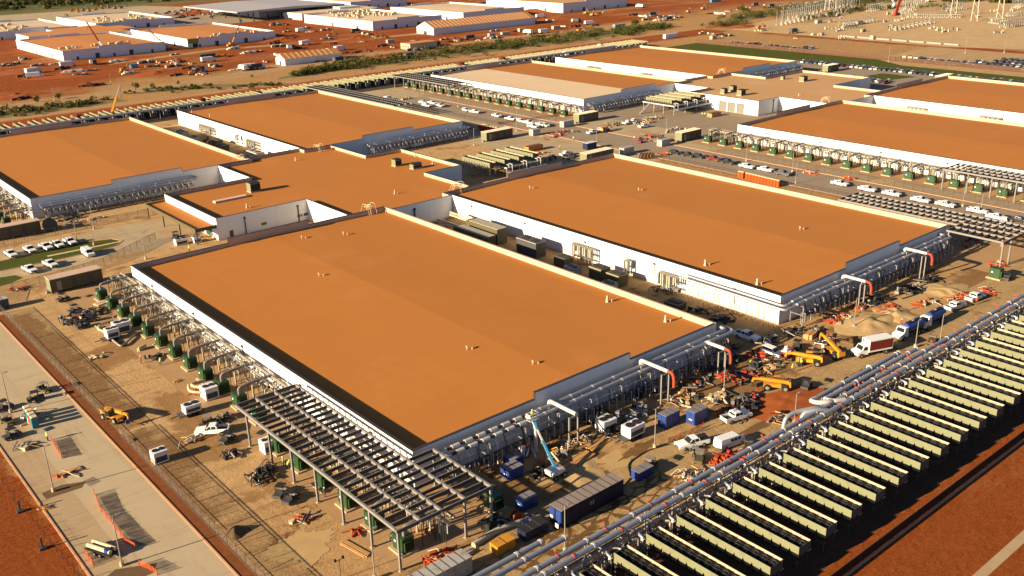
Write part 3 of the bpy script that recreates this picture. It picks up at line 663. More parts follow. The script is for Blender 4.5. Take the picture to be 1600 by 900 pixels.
def cooler_parts(t, full=True):
    L = 15.8; m = MB(); panel(m, -1.25, .06, 2.6, 4.2, M_OLIVE); m.build('side_panel', t)
    m = MB(); panel(m, 1.39, .06, 2.75, 4.2, M_OLIVE); m.box(1.30, 1.38, -L, 0, 3.85, 4.22, M_PARIN); m.build('side_panel', t)  # pale inner strip paints the sunlit inside of this panel
    m = MB(); m.box(-1.18, 1.29, -L, -L+.06, 2.7, 4.1, M_DGREY); m.build('end_panel', t); m = MB(); m.box(-1.18, 1.29, -.06, 0, 2.7, 4.1, M_DGREY); m.build('end_panel', t)
    m = MB(); m.box(-1.18, 1.29, -L+.07, -.07, 3.62, 3.68, M_DARK)
    m.prof([(-1.1, 3.5), (-.1, 2.2), (.4, 2.2), (1.28, 3.5)], -L+.1, -.1, M_DARK); dk = m.build('coil_deck', t)
    if full:
        for i in range(SAWN):
            y = -(i+.5)*L/SAWN; f = MB()
            f.cyl((.05, y, 3.69), (.05, y, 3.98), .66, M_DARK, 12, .70, cap=False); f.cyl((.05, y, 3.7), (.05, y, 3.84), .16, M_DGREY, 8)
            for a in range(4): T = Matrix.Translation((.05, y, 3.80)) @ Matrix.Rotation(a*math.pi/2, 4, 'Z') @ Matrix.Rotation(.35, 4, 'X'); f.box(.14, .58, -.11, .11, -.01, .01, M_DARK, T)
            f.build('fan', dk)
    m = MB()
    for i in range(SAWN+1): y = -i*L/SAWN; m.box(-1.18, 1.29, y-.02 if i else -.05, y+.02 if i < SAWN else -L+.05, 4.0, 4.05, M_DARK)
    m.box(-.06, -.02, -L+.05, -.05, 3.995, 4.055, M_DARK); m.build('fan_guard', t)
    m = MB()
    for x in (-1.1, 1.25):
        m.box(x-.06, x+.06, -L, 0, 2.05, 2.19, M_DARK)
        for i in range(5): y = -.2-i*3.85; m.box(x-.07, x+.07, y-.07, y+.07, 0, 2.05, M_DGREY)
    for i in range(4): y = -.2-i*4; m.bar((-1.1, y, .3), (-1.1, y-4, 1.9), .07, M_DGREY)
    for i in range(9): m.bar((1.3, -1-i*1.8, 2.0), (2.5, -1-i*1.8, 2.0), .07, M_PARIN)
    m.build('frame', t)
def header(t, seed):
    rnd = random.Random(seed); m = MB()
    for i in range(15):
        x = rnd.uniform(-2.4, 3.2); y = rnd.uniform(.5, 3.2); z = rnd.uniform(2.2, 3.4); mm = rnd.choice([M_PIPE, M_STEEL, M_DGREY, M_PIPEW, M_CREAM, M_STEEL])
        m.tube([(x, y, .1), (x, y, z), (x+rnd.uniform(-1, 1), y+rnd.uniform(.1, .8), z)], rnd.uniform(.06, .17), mm, 6, .25)
        if rnd.random() < .7: m.cyl((x, y, z*.5), (x, y, z*.5+.3), .24, mm, 7)
    m.tube([(-1.7, .1, 3.6), (-1.7, .9, 3.8), (-1.0, 1.4, 3.4), (-1.0, 3.0, 3.4), (-1.0, 3.3, 4.3)], .2, M_PIPE, 8, .4)
    m.cyl((-1.55, .25, 3.25), (-1.55, .5, 3.6), .38, M_PIPEW, 8, .2)
    for i in range(4):
        m.bar((rnd.uniform(-2, 3), rnd.uniform(.4, 2.2), .1), (rnd.uniform(-2, 3), rnd.uniform(.4, 2.2), 3.6), .07, M_STEEL)
    m.tube([(-2.6, 1.2, 1.2), (3.6, 1.2, 1.2)], .13, M_STEEL, 6); m.tube([(-2.6, 2.0, 1.9), (3.6, 2.0, 1.9)], .16, M_PIPE, 6)
    m.build('header_pipes', t)
    m = MB(); m.box(2.05, 2.2, -.2, -.05, .1, 3.0, M_SLAB); m.box(1.7, 3.0, -.7, .3, .03, .35, M_PAD); m.build('stand', t)
    m = MB(); m.cyl((2.7, -.35, 1.15), (2.7, -.35, 1.75), .30, M_RED, 10); m.cyl((2.7, -.35, .35), (2.7, -.35, 1.15), .12, M_STEEL, 6); m.build('relief_valve', t)
XC = [8.3+6.35*i for i in range(30)]; proto = []
for s in range(3):
    t = thing('cooling_unit', 'x', 'cooler', (XC[s], -36.6, 0), 0, 'long cooling units beside the pipe rack'); cooler_parts(t); header(t, 40+s); proto.append(t)
for i, x in enumerate(XC):
    lb = 'long pale olive cooling unit beside the pipe rack, '+('nearest one' if i == 0 else nth(i+1)+' counting from the bottom edge')
    if i < 3: proto[i]['label'] = lb
    else: dup(proto[i % 3], (x, -36.6, 0), 0, lb)
# the unit closest to the camera is cut by the frame's lower edge
XB = 1.95; dup(proto[1], (XB, -36.6, 0), 0, 'cooling unit cut off by the bottom edge of the photo')
# raised cooling units beside the link buildings
def raised(label, xs, y, z, gp):
    t = thing('cooler_platform', label, 'steel platform', (xs[0]-2, y-18, 0)); W = xs[-1]-xs[0]+4; m = MB()
    m.box(0, W, 0, 19, z-.35, z-.15, M_STEEL); m.box(-.15, 0, -.1, 19.1, z-.5, z-.02, M_PIPEW); m.build('deck', t)
    for i in range(4):
        for yy in (.3, 6.5, 12.5, 18.7):
            m = MB(); xx = .3+i*(W-.6)/3; m.box(xx-.15, xx+.15, yy-.15, yy+.15, 0, z-.36, M_STEEL); m.build('column', t)
    m = MB(); m.prof([(-7.2, 0), (-6.9, 0), (0, z-.4), (0, z-.1)], 14, 15, M_STEEL); m.build('stair', t)
    m = MB()
    for i in range(len(xs)):
        x = xs[i]-xs[0]+2
        m.tube([(x-.9, 1.5, z+.7), (x-.9, .2, z+.7), (x-.9, .2, z-1.5)], .14, M_PIPEW, 6, .3); m.tube([(x+.1, 1.5, z+.9), (x+.1, -.4, z+.9), (x+.1, -.4, z-1.5)], .14, M_PIPEW, 6, .3)
    m.tube([(0, -1, z-1.6), (W, -1, z-1.6)], .3, M_PIPE, 8); m.tube([(0, -2, z-1.6), (W, -2, z-1.6)], .3, M_PIPE, 8); m.build('riser_pipes', t)
    for i, x in enumerate(xs):
        dup(RP, (x, y, z-2.0), 0, 'olive cooler raised '+gp+', '+nth(i+(2 if 'after' in gp else 1)), 'cooling units on raised platforms')
RP = thing('cooling_unit', 'olive cooler on the raised platform right of the near link building, first from the left', 'cooler', (132.5, 159, 2.0), 0, 'cooling units on raised platforms'); cooler_parts(RP, True)
raised('steel platform carrying olive coolers right of the near link building', [139.1, 145.7, 152.3], 159, 4.0, 'beside the near link building, after the leftmost')
m = [o for o in sc.collection.objects if o.name.startswith('cooler_platform')][0]
raised('steel platform carrying olive coolers in front of the tan link building', [266, 272.6, 279.2, 285.8], 193, 4.4, 'in front of the tan link building')
# back row beyond the halls: one mesh each, too small to show parts
def far_cooler():
    m = MB(); panel(m, -1.25, .06, 2.75, 4.2, M_OLIVE); panel(m, 1.19, .06, 2.75, 4.2, M_OLIVE); m.box(1.10, 1.18, -15.8, 0, 4.1, 4.24, M_PARIN); m.box(-1.18, 1.29, -15.7, -.1, 3.3, 3.5, M_DARK); m.box(-1.0, .9, -15.7, -.1, 2.0, 3.3, M_DARK)  # pale strip by the far panel has its sunlight painted in
    for i in range(5): m.box(-1.1, 1.1, -.2-4*i, -.4-4*i+.4, 0, 2.0, M_DGREY)
    for i in range(4): m.cyl((-1.5+i, -17.2, .2), (-1.5+i, -17.2, 3.0), .15, M_STEEL, 5)
    m.cyl((-.2, -17.6, 3.2), (-.2, -18.0, 3.2), .5, M_PIPEW, 8)
    o = m.build('cooling_unit'); return tag(o, 'x', 'cooler', 'back row of cooling units behind the halls')
fc = far_cooler()
for i in range(70):
    x = 5+6.35*i; lb = 'small pale cooling unit in the back row behind the halls, '+nth(i+1)+' from the left'
    if i == 0: fc.location = (x, 371, 0); fc['label'] = lb
    else: dup(fc, (x, 371, 0), 0, lb)
def tank(px, py, m_, label, r=2.2, h=4.6):
    p = G(px, py, 0); t = thing('storage_tank', label, 'tank', p); m = MB(); m.cyl((0, 0, 0), (0, 0, h), r, m_, 18); m.cyl((0, 0, h), (0, 0, h+.5), r, m_, 18, .3); m.build('shell', t)
    m = MB(); m.bar((r+.1, -.3, 0), (r+.1, -.3, h), .08, M_DGREY); m.bar((r+.1, .3, 0), (r+.1, .3, h), .08, M_DGREY); m.build('ladder', t)
tank(316, 168, M_RUST, 'rust-brown cylindrical tank behind the near left roofs, second from the left'); tank(404, 155, M_RUST, 'rust-brown tank behind the top corner of the hall roof, third from the left', 1.8, 4)
tank(123, 195, M_RUST, 'leftmost rust-brown tank behind the left-edge hall', 2.0, 4.6); tank(720, 112, M_RUST, 'rust-brown tank left of the half cream roof, among the back coolers', 2.4, 5.2); tank(785, 103, M_RUST, 'rust-brown tank behind the half cream roof', 2.4, 5.2)
tank(883, 92, M_WHITE, 'white tank behind the half cream hall, left of two white ones', 1.9, 4.6); tank(937, 80, M_WHITE, 'white tank behind the farthest orange hall, right of two white ones', 1.9, 4.6)
# small grey pipe bridge along the halls' back walls
for (x0, x1, lb) in ((0, 170, 'grey pipe bridge behind the two left halls'), (240, 408, 'grey pipe bridge behind the two far halls')):
    t = thing('pipe_bridge', lb, 'pipe rack', (x0, 351, 0)); m = MB()
    for yy in (-.8, .8): m.cyl((0, yy, 4.6), (x1-x0, yy, 4.6), .45, M_PIPE, 8)
    m.build('pipe', t)
    for i in range(int((x1-x0)/12)+1): m = MB(); m.box(i*12-.15, i*12+.15, -1.3, 1.3, 4.0, 4.15, M_STEEL); m.box(i*12-.12, i*12+.12, -.12, .12, 0, 4.0, M_STEEL); m.build('support', t)
# ================================================================ transformers and their ducts
def txt(s, size, m, parent, loc, rot, name='lettering'):
    cu = bpy.data.curves.new('t', 'FONT'); cu.body = s; cu.size = size; cu.extrude = .01; cu.align_x = 'CENTER'; cu.align_y = 'CENTER'
    tmp = bpy.data.objects.new('t', cu); sc.collection.objects.link(tmp); dg = bpy.context.evaluated_depsgraph_get(); me = bpy.data.meshes.new_from_object(tmp.evaluated_get(dg)); bpy.data.objects.remove(tmp)
    me.materials.clear(); me.materials.append(m); o = bpy.data.objects.new(name, me); sc.collection.objects.link(o); o.parent = parent; o.location = loc; o.rotation_euler = rot; return o
def transformer():
    t = thing('transformer', 'x', 'transformer'); m = MB(); m.box(-1.5, 1.5, -1.7, 1.7, 0, .28, M_PAD); m.build('pad', t)
    m = MB(); m.box(-1.0, 1.0, -1.3, 1.3, .28, 2.5, M_GREEN); m.prof([(-1.02, 2.5), (1.02, 2.5), (1.02, 2.58), (-.6, 2.72), (-1.02, 2.62)], -1.32, 1.32, M_GREEN); m.build('cabinet', t)
    m = MB(); m.box(-1.05, -1.0, -1.2, -.03, .4, 2.3, M_GREEN); m.box(-1.05, -1.0, .03, 1.2, .4, 2.3, M_GREEN); d = m.build('door', t); m = MB(); m.box(-1.1, -1.05, -.12, -.06, 1.2, 1.5, M_STEEL); m.build('handle', d)
    m = MB()
    for i in range(7): m.box(-.8+i*.25, -.74+i*.25, -1.62, -1.3, .6, 2.1, M_GREEN)
    m.build('radiator', t); m = MB(); m.box(-1.075, -1.055, .35, .75, 1.5, 1.85, M_WHITE); m.build('label_plate', t)
    return t
def duct(seed, lit=True):
    rnd = random.Random(seed); t = thing('bus_duct', 'x', 'ductwork'); m = MB()
    m.tube([(-.2, -.6, 2.7), (-.2, -.6, 4.1), (2.2, -.6, 4.3), (6.6, -.6, 4.4)], .28, M_DUCT, 8, .9); m.build('duct', t)
    m = MB()
    for x in (2.4, 4.6, 6.4):
        for y in (-1.3, 1.6): m.box(x-.06, x+.06, y-.06, y+.06, 0, 4.0, M_DGREY)
        m.box(x-.07, x+.07, -1.4, 1.7, 3.85, 4.0, M_STEEL)
    for y in (-1.3, 1.6): m.box(2.34, 6.46, y-.03, y+.03, 1.9, 2.0, M_DGREY)
    m.build('stand', t); m = MB()
    for i in range(20):
        x = rnd.uniform(3.2, 6.7); y = rnd.uniform(-3.2, 3.2); z = rnd.uniform(2.8, 4.5); mm = rnd.choice([M_CREAM, M_CREAM, M_STEEL, M_PIPEW, M_DGREY, M_DGREY])
        if i % 3 == 0: m.tube([(x, y, z), (x+.2, y, z), (x+.2, y+rnd.uniform(.5, 1.4), z+rnd.uniform(-.4, .3))], rnd.uniform(.08, .2), mm, 6, .2)
        elif i % 3 == 1: m.tube([(x, y, rnd.uniform(.2, 1.6)), (x, y, z), (x+rnd.uniform(.2, .9), y, z)], rnd.uniform(.05, .15), mm, 6, .2)
        else: m.box(x-.25, x+.25, y-.2, y+.2, z-.25, z+.25, mm)
    m.tube([(5.6, -3.7, 3.6), (5.6, 3.7, 3.6)], .26, M_CREAM, 8); m.tube([(6.5, -3.7, 4.2), (6.5, 3.7, 4.2)], .24, M_CREAM, 8); m.tube([(4.6, -3.7, 4.35), (4.6, 3.7, 4.35)], .12, M_STEEL, 6)
    m.cyl((3.4, 1.5, .2), (3.4, 1.5, 3.3), .25, M_SLAB, 8); m.build('pipe_cluster', t)
    m = MB()
    for i in range(12): y = -3.4+i*.6; m.box(5.0, 5.06, y, y+.05, .1, 3.4, M_DGREY)
    for i in range(4): m.bar((4.0+i*.8, -3.5, 4.55), (4.0+i*.8, 3.5, 4.55), .07, M_DGREY)
    m.build('cable_ladder', t); return t
TR = transformer(); DU = [duct(70+i) for i in range(3)]
first = {'t': True, 0: True, 1: True, 2: True}
def bay(x, y, lt, ld, gt, gd, k, dct=True, hfl=1):
    if first['t']: TR.location = (x, y, 0); TR['label'] = lt; TR['group'] = gt; first['t'] = False
    else: dup(TR, (x, y, 0), 0, lt, gt)
    if not dct: return
    D = DU[k % 3]
    if first[k % 3]: D.location = (x, y, 0); D['label'] = ld; D['group'] = gd; first[k % 3] = False
    else: dup(D, (x, y, 0), 0, ld, gd)
for i in range(12):
    y = 121.5-7.6*i
    bay(-8.0, y, 'green transformer left of the foreground hall, '+nth(i+1)+' from the far end of its row', 'grey elbow duct and pipe cluster by the lit foreground wall, '+nth(i+1)+' from its far end', 'green transformers left of the foreground hall', 'ducts and pipe clusters along the foreground wall', i)
for i in range(6):
    y = 25.5-7.5*i
    bay(-10.3, y, 'green transformer under the open steel frame, '+nth(i+1)+' from the hall end', 'duct and pipes under the open steel frame, '+nth(i+1)+' from the hall end', 'green transformers under the foreground steel frame', 'ducts under the foreground steel frame', i, hfl=0)
bay(-5.2, 14.5, 'inner green transformer under the steel frame, closer to the hall wall', '', 'green transformers under the foreground steel frame', '', 0, False)
bay(5.8, -12.5, 'green transformer on a pale pad just right of the foreground steel frame', '', 'green transformers under the foreground steel frame', '', 0, False)
for i in range(9):
    y = 329-7.6*i-60
    bay(-8.0, y, 'green transformer at the left edge beside the left-edge hall, '+nth(i+1)+' from the far end', 'cream pipe cluster at the left edge beside the left-edge hall, '+nth(i+1)+' from the far end', 'green transformers at the left edge', 'pipe clusters at the left edge', i)
for i in range(17):
    y = 128.5-7.7*i
    bay(230.5, y, 'green transformer before the right-edge hall, '+nth(i+1)+' from the left', 'duct and white pipe cluster before the right-edge hall, '+nth(i+1)+' from the left', 'green transformers before the right-edge hall', 'pipe clusters before the right-edge hall', i)
for i in range(17):
    y = 338-7.9*i
    bay(230.5, y, 'small green transformer before the half cream hall, '+nth(i+1)+' from the left', 'small duct and pipe cluster before the half cream hall, '+nth(i+1)+' from the left', 'green transformers before the half cream hall', 'pipe clusters before the half cream hall', i)
bay(157.5, -18.5, 'lone green transformer on a pale pad below the right steel frame', '', 'lone transformer', '', 0, False)
# ================================================================ modular buildings and boxes
def ehouse(px, py, label, L=12.5, W=3.6, h=3.7, z=0, hid=None, rz=0.0, sup=.5):
    p = hid if hid else G(px, py, 0); t = thing('modular_building', label, 'modular building', p, rz); m = MB()
    m.box(0, L, 0, W, sup, h, M_OLIVED); m.box(-.03, -.005, 0, W, sup, h, M_OLIVE); m.build('wall', t)  # paler olive sheet on the sun-facing end puts sunlight into the colour
    m = MB(); m.prof([(-.15, h+.02), (L+.15, h+.02), (L+.15, h+.12), (-.15, h+.12)], -.15, W+.15, M_EHROOF)
    for i in range(int(L/.6)): m.box(i*.6, i*.6+.1, -.1, W+.1, h+.125, h+.2, M_EHROOF)
    m.build('roof', t)
    for a in (1.5, 5.2, 9.0):
        if a < L-1.3: m = MB(); m.box(a, a+1.1, -.06, -.005, sup+.2, h-.7, M_DGREY if a > 5 else M_STEEL); m.build('door', t)
    m = MB()
    for a in (.4, L/2, L-.4):
        for b in (.4, W-.4): m.box(a-.2, a+.2, b-.2, b+.2, 0, sup-.005, M_DGREY)
    m.build('skid_leg', t); m = MB(); m.box(-.9, -.06, 1.2, 2.2, .0, sup+.1, M_STEEL); m.build('step', t); return t
ehouse(84, 462, 'olive modular building with ribbed pale roof at the far end of the foreground transformer row', hid=(-16.2, 133.8, 0), L=12.6)
ehouse(0, 0, 'olive modular building with ribbed roof cut by the left edge, under the left-edge hall', hid=(-16.5, 192.3, 0), L=14.2)
ehouse(0, 0, 'olive modular building beside the middle parking lane, left of the olive coolers', hid=(170.2, 193.6, 0), L=14)
ehouse(0, 0, 'olive modular building in front of the shaded wall of the half cream hall', hid=(222.6, 193.8, 0), L=12)
ehouse(0, 0, 'olive modular building below the loading yard, left of the right-edge hall', hid=(223, 135.6, 0), L=12)
ehouse(0, 0, 'olive modular building peeking above the back corner of the central orange roof', hid=(171, 136.2, 0), L=14)
ehouse(0, 0, 'distant olive modular building by the car row near the grass strip', hid=(419, 196, 0), L=11)
ehouse(0, 0, 'pale-roofed modular building behind the upper right hall, near the grass strip', hid=(421, 131, 0), L=13)
def container(label, loc, L, W, h, m_, mtop=None, rz=0.0, z=0.0, ribs=True, cat='container', panel=None, name='container'):
    t = thing(name, label, cat, (loc[0], loc[1], z), rz); m = MB(); m.box(0, L, 0, W, .12, h, m_)
    if ribs:
        n = max(3, int(L/.45))
        for i in range(n): m.box(i*L/n+.08, (i+.5)*L/n+.08, -.05, 0, .3, h-.15, m_); m.box(i*L/n+.08, (i+.5)*L/n+.08, W, W+.05, .3, h-.15, m_)
    m.build('body', t); m = MB(); m.box(-.02, L+.02, -.02, W+.02, h+.003, h+.06, mtop or m_)
    n = max(2, int(L/1.2))
    for i in range(1, n): m.box(i*L/n-.05, i*L/n+.05, .02, W-.02, h+.062, h+.09, M_DGREY if mtop else m_)
    m.build('top', t); m = MB(); m.box(-.06, -.002, .1, W/2-.03, .25, h-.15, m_); m.box(-.06, -.002, W/2+.03, W-.1, .25, h-.15, m_); d = m.build('door', t)
    m = MB()
    for y in (W/2-.3, W/2+.25): m.box(-.1, -.062, y, y+.05, .3, h-.2, M_DGREY)
    m.build('lock_rod', d)
    if panel: m = MB(); m.box(-.09, -.062, *panel, M_WHITE); m.build('placard', t)
    return t
M_TOPG = simple('dusty_grey_top', (.22, .18, .16), .8)
t = container('long navy container with pale grey ribbed roof parked on the haul road', (9.6, -23.6), 13.0, 2.6, 3.0, M_NAVY, M_TOPG, panel=(1.8, 2.4, .9, 1.5))
m = MB(); m.box(-.08, -.062, .1, 1.1, .3, 2.9, M_BLUE); m.box(-.08, -.062, 1.5, 2.5, 1.6, 2.9, M_BLUE); m.build('blue_end_panel', t)
for y in (-.1, 2.2):
    m = MB(); m.box(-.75, -.7, y, y+.65, .5, 1.2, M_WHITE); m.build('placard', t)
txt('B3', .9, M_SLAB, t, (6.2, -.075, 1.9), (R(90), 0, 0), 'painted_mark')
t = container('grey ribbed container lying along the bottom edge beside the steel frame', (-18.5, -22.8), 12.2, 2.5, 2.6, M_GRYC, M_GRYC)
M_BLT = simple('grey_lid', (.17, .16, .17), .7)
for a in (('left one of two bright blue tank boxes standing side by side in the work area', (43.1, -14.2), 3.6, 1.9), ('right one of two bright blue tank boxes standing side by side in the work area', (47.6, -16.8), 3.6, 1.9),
          ('blue box at the shaded wall left of the boom lift', (12.2, -8.6), 3.0, 2.2), ('blue box behind another at the shaded wall left of the boom lift', (14.6, -6.4), 2.6, 2.2), ('small blue box above the tail of the navy container', (8.2, -16.6), 2.9, 1.8)):
    t = container(a[0], a[1], a[2], a[3], 2.5 if 'two' in a[0] else 1.9, M_BLUE, M_BLT, ribs=False, cat='tank box', name='tank_box')
    m = MB(); m.box(-.09, -.07, .5, 1.2, .9, 1.15, M_WHITE); m.build('name_plate', t)
container('blue pump skid parked on the haul road next to a golf-cart-like vehicle', (27.2, -22.6), 3.4, 1.7, 1.6, M_BLUE, M_BLT, ribs=False, cat='pump skid', name='pump_skid')
container('low blue machine heaped with hoses in front of the navy container', (3.6, -22.5), 4.4, 1.9, 1.5, M_NAVY, M_DARK, ribs=False, cat='pump skid', name='pump_skid')
container('yellow skip-like box beside the grey container at the bottom', (-1.5, -22.4), 3.2, 1.8, 1.5, M_YEL, M_YEL, ribs=False, cat='skip', name='skip')
container('green-grey storage box with panelled roof at the left edge by the fence', (-38, 131.5), 11.5, 2.4, 2.4, simple('slate_box', (.05, .062, .066), .6), M_GRYC, ribs=False)
container('ochre open-top waste skip beside the olive coolers', G(826, 238), 7.5, 2.6, 1.9, M_YEL, M_RUST, ribs=True, cat='skip', name='skip')
container('brown waste skip by the loading doors of the tan link building', G(1112, 184), 6.5, 2.6, 1.7, M_WOOD, M_RUST, ribs=True, cat='skip', name='skip')
for px, py, L, mm, mt, lb in ((833, 213, 4, M_GRYC, M_GRYC, 'small grey box by the road, left of the olive building and the orange skip'), (881, 200, 6, M_GRYC, M_GRYC, 'grey box at the foot of the olive building near the half cream hall'), (1034, 230, 5, M_GRYC, M_GRYC, 'grey box left of the road fence, below the red debris'), (975, 243, 5.5, M_GRYC, M_GRYC, 'grey box just above the top corner of the central roof'), (918, 235, 5, M_NAVY, M_WHITE, 'navy van-sized box above the central roof corner'),
        (1216, 196, 6.5, M_GRYC, M_GRYC, 'dark box between the loading yard fence panels'), (205, 107, 5, M_SKYB, M_SKYB, 'sky-blue container on the red clay at the upper left'), (314, 93, 11, M_GREEN, M_GREEN, 'long green container on the red clay at the upper left'), (606, 68, 6, M_GRYC, M_GRYC, 'striped box left of the low cream office block'), (627, 0, 0, None, None, None),
        (961, 45, 12, M_GRYC, M_GRYC, 'grey trailer at the edge of the scrub, upper centre right'), (1040, 61, 14, M_WHITE, M_WHITE, 'front white trailer in a trio near the grass strip'), (1113, 62, 5, M_CREAM, M_CREAM, 'cream box on bare ground above the dark car lot'),
        (765, 58, 6, M_GRYC, M_GRYC, 'left one of two pale sheds right of the long tent'), (785, 56, 8, M_GRYC, M_GRYC, 'right one of two pale sheds right of the long tent'), (1112, 4, 16, M_SKYB, M_SKYB, 'blue roofed shed at the top edge, right of centre'),
        (812, 50, 7, M_SLAB, M_SLAB, 'cream box left of a white pickup on the clay'), (865, 46, 8, M_SLAB, M_SLAB, 'cream box just above the scrub band, centre top'), (1340, 39, 8, M_CREAM, M_CREAM, 'grey-white control hut in the substation'), (1415, 95, 3, M_SLAB, M_SLAB, 'first of three cream boxes at the left end of the dusty car lot'), (1424, 96, 3, M_SLAB, M_SLAB, 'second of three cream boxes at the left end of the dusty car lot'), (1433, 97, 3, M_SLAB, M_SLAB, 'third of three cream boxes at the left end of the dusty car lot'),
        (1364, 62, 3, M_SLAB, M_SLAB, 'small shed in the middle of the substation ground'), (1277, 37, 7, M_CREAM, M_CREAM, 'substation control block among the left gantry columns')):
    if not lb: continue
    container(lb, G(px, py), L, 2.6, 2.6 if L < 10 else 3.2, mm, mt, ribs=False)
# white portable chillers with flexible ducts
def chiller(px, py, label, L=3.0, W=2.2, h=2.2, rz=0.0, hose=None, trailer=False):
    p = G(px, py, 0); t = thing('portable_chiller', label, 'chiller', p, rz); m = MB(); z = .7 if trailer else .1
    m.box(0, L, 0, W, z, z+h, M_WHITE); m.build('housing', t)
    for i in range(2): m = MB(); a = L*(.27+.46*i); m.cyl((a, W/2, z+h), (a, W/2, z+h+.12), min(W*.4, L*.22), M_DARK, 12); m.build('fan', t)
    m = MB(); m.box(L*.1, L*.9, -.03, -.003, z+.3, z+h*.6, M_DGREY); m.build('louvre', t)
    if trailer:
        m = MB(); m.box(-1.2, L+.4, .1, W-.1, .5, .66, M_DGREY); m.bar((-1.2, W/2, .55), (-2.6, W/2, .5), .14, M_DGREY); m.build('chassis', t)
        for a in (L*.35, L*.65):
            for b in (-.05, W+.05): m = MB(); m.cyl((a, b-.1, .38), (a, b+.1, .38), .38, M_TYRE, 12); m.build('wheel', t)
    if hose:
        for k_, hs in enumerate(hose): m = MB(); m.tube([(a, b, c) for a, b, c in hs], .28, M_SLAB, 8, .9); m.build('flexible_duct', t)
    return t
chiller(170, 535, 'white cube chiller on a black trailer among the transformers', 2.6, 2.2, 2.0, trailer=True, hose=[[(.2, 2.3, 1.8), (-.6, 4, 2.0), (.5, 7, 1.6), (3, 10, .8)]])
chiller(182, 524, 'larger white generator with dark roof beside the cube chiller', 3.4, 2.6, 2.4, trailer=False)
chiller(323, 628, 'white chiller with two curved flexible ducts, beside the transformer row', 2.6, 2.8, 2.4, hose=[[(.2, 2.9, 1.9), (-.9, 4.2, 2.2), (0, 6, 1.7), (2.6, 6.6, 1.2)], [(-.05, 2.2, 1.2), (-1.7, 3.4, 1.5), (-.8, 6.4, 1.5), (2.6, 7.2, .8)]])
chiller(292, 654, 'white two-box generator on a flat trailer near the pickup', 3.0, 2.0, 1.5, trailer=True)
chiller(243, 728, 'pale louvred unit with four fans alone near the yard fence', 2.4, 2.0, 2.1)
chiller(415, 712, 'white chiller behind a column of the steel frame', 2.2, 2.2, 2.2, hose=[[(2.2, 1, 1.2), (4.5, 1, 1.3), (6.5, .6, 1.0)]])
chiller(985, 692, 'white generator on a twin-axle trailer in the muddy work area', 3.6, 2.2, 1.9, trailer=True)
chiller(945, 680, 'tan open-topped machine in the shade left of the white generator', 3.0, 2.4, 2.2)
chiller(276, 385, 'white air handler at the corner of the entrance canopy', 3.6, 1.8, 1.7); chiller(304, 381, 'tan and white box unit right of the entrance air handler', 2.2, 1.8, 1.6, hose=[[(2.2, 1, 1.2), (3.6, .6, 1.4), (5.0, .2, .9), (6.2, 1.4, 1.4)]])
# alley machines between the halls
k_ = 0
for (x, y, L, W, h, mm, lb) in ((87.5, 86, 3.6, 14, 4.4, M_OLIVED, 'long grey slatted unit in the alley, left of a pair'), (82.2, 84, 3.2, 15, 3.8, M_OLIVED, 'long grey slatted unit in the alley, right of a pair'), (87.6, 70, 3.6, 8, 4.2, M_DGREY, 'slate box at the end of the slatted alley units'), (87.5, 59, 3.2, 4, 2.6, M_OLIVED, 'olive box beside the alley scaffold'),
        (84, 52, 2.8, 3.6, 2.6, M_GRYC, 'blue-grey generator in the alley, leftmost of the cluster'), (87.6, 46, 3.4, 4.2, 3.0, M_OLIVED, 'olive radiator unit in the alley, second of the cluster'), (87.4, 39.8, 3.4, 4.2, 3.0, M_OLIVED, 'olive radiator unit in the alley, third of the cluster'), (82.8, 38, 2.6, 3.2, 2.4, M_GRYC, 'white-grey generator in the alley, rightmost of the cluster'),
        (84, 296, 3, 6, 3.0, M_GRYC, 'grey box in the left alley, nearest the back row of coolers'), (83.5, 282, 3, 5, 2.6, M_GRYC, 'pale grey generator in the left alley, second from the back'), (88, 270, 3, 5, 2.4, M_OLIVED, 'dark machine in the left alley beside the thin scaffold tower'), (84, 256, 3.4, 5, 3.0, M_OLIVED, 'olive radiator unit in the left alley'), (87.5, 232, 3.4, 9, 3.0, M_CREAM, 'cream flat-topped unit in the left alley, left of a pair by the link roof'), (82.5, 226, 3.2, 9, 2.6, M_CREAM, 'cream flat-topped unit in the left alley, right of a pair by the link roof'),
        (86, 20, 3, 4, 1.6, M_DGREY, 'low dark machine on the bare alley floor near its lit end')):
    t = thing('alley_unit', lb, 'machine', (x, y, 0)); m = MB(); m.box(0, L, 0, W, .3, h, mm); m.build('housing', t); m = MB()
    if W > 10:
        for i in range(int(W/1.6)): m.box(.1, L-.1, i*1.6, i*1.6+1.45, h+.003, h+.14, M_CREAM if W > 10 else M_STEEL)
        m.build('top_slats', t)
        m = MB(); m.tube([(L*.3, W, h-.6), (L*.3, W+9, h-.6)], .3, M_SLAB, 8); m.tube([(L*.75, W, h-.6), (L*.75, W+11, h-.6)], .3, M_SLAB, 8); m.build('duct', t)
    else:
        for i in range(2): m.cyl((L/2, W*(.27+.46*i), h), (L/2, W*(.27+.46*i), h+.15), L*.3, M_DARK, 12)
        m.build('fan', t)
        m = MB(); m.box(-.04, L+.04, -.04, W+.04, h-.2, h-.04, M_CREAM); m.build('trim', t)
    m = MB(); m.box(.1, L-.1, .1, W-.1, 0, .29, M_DGREY); m.build('skid', t)
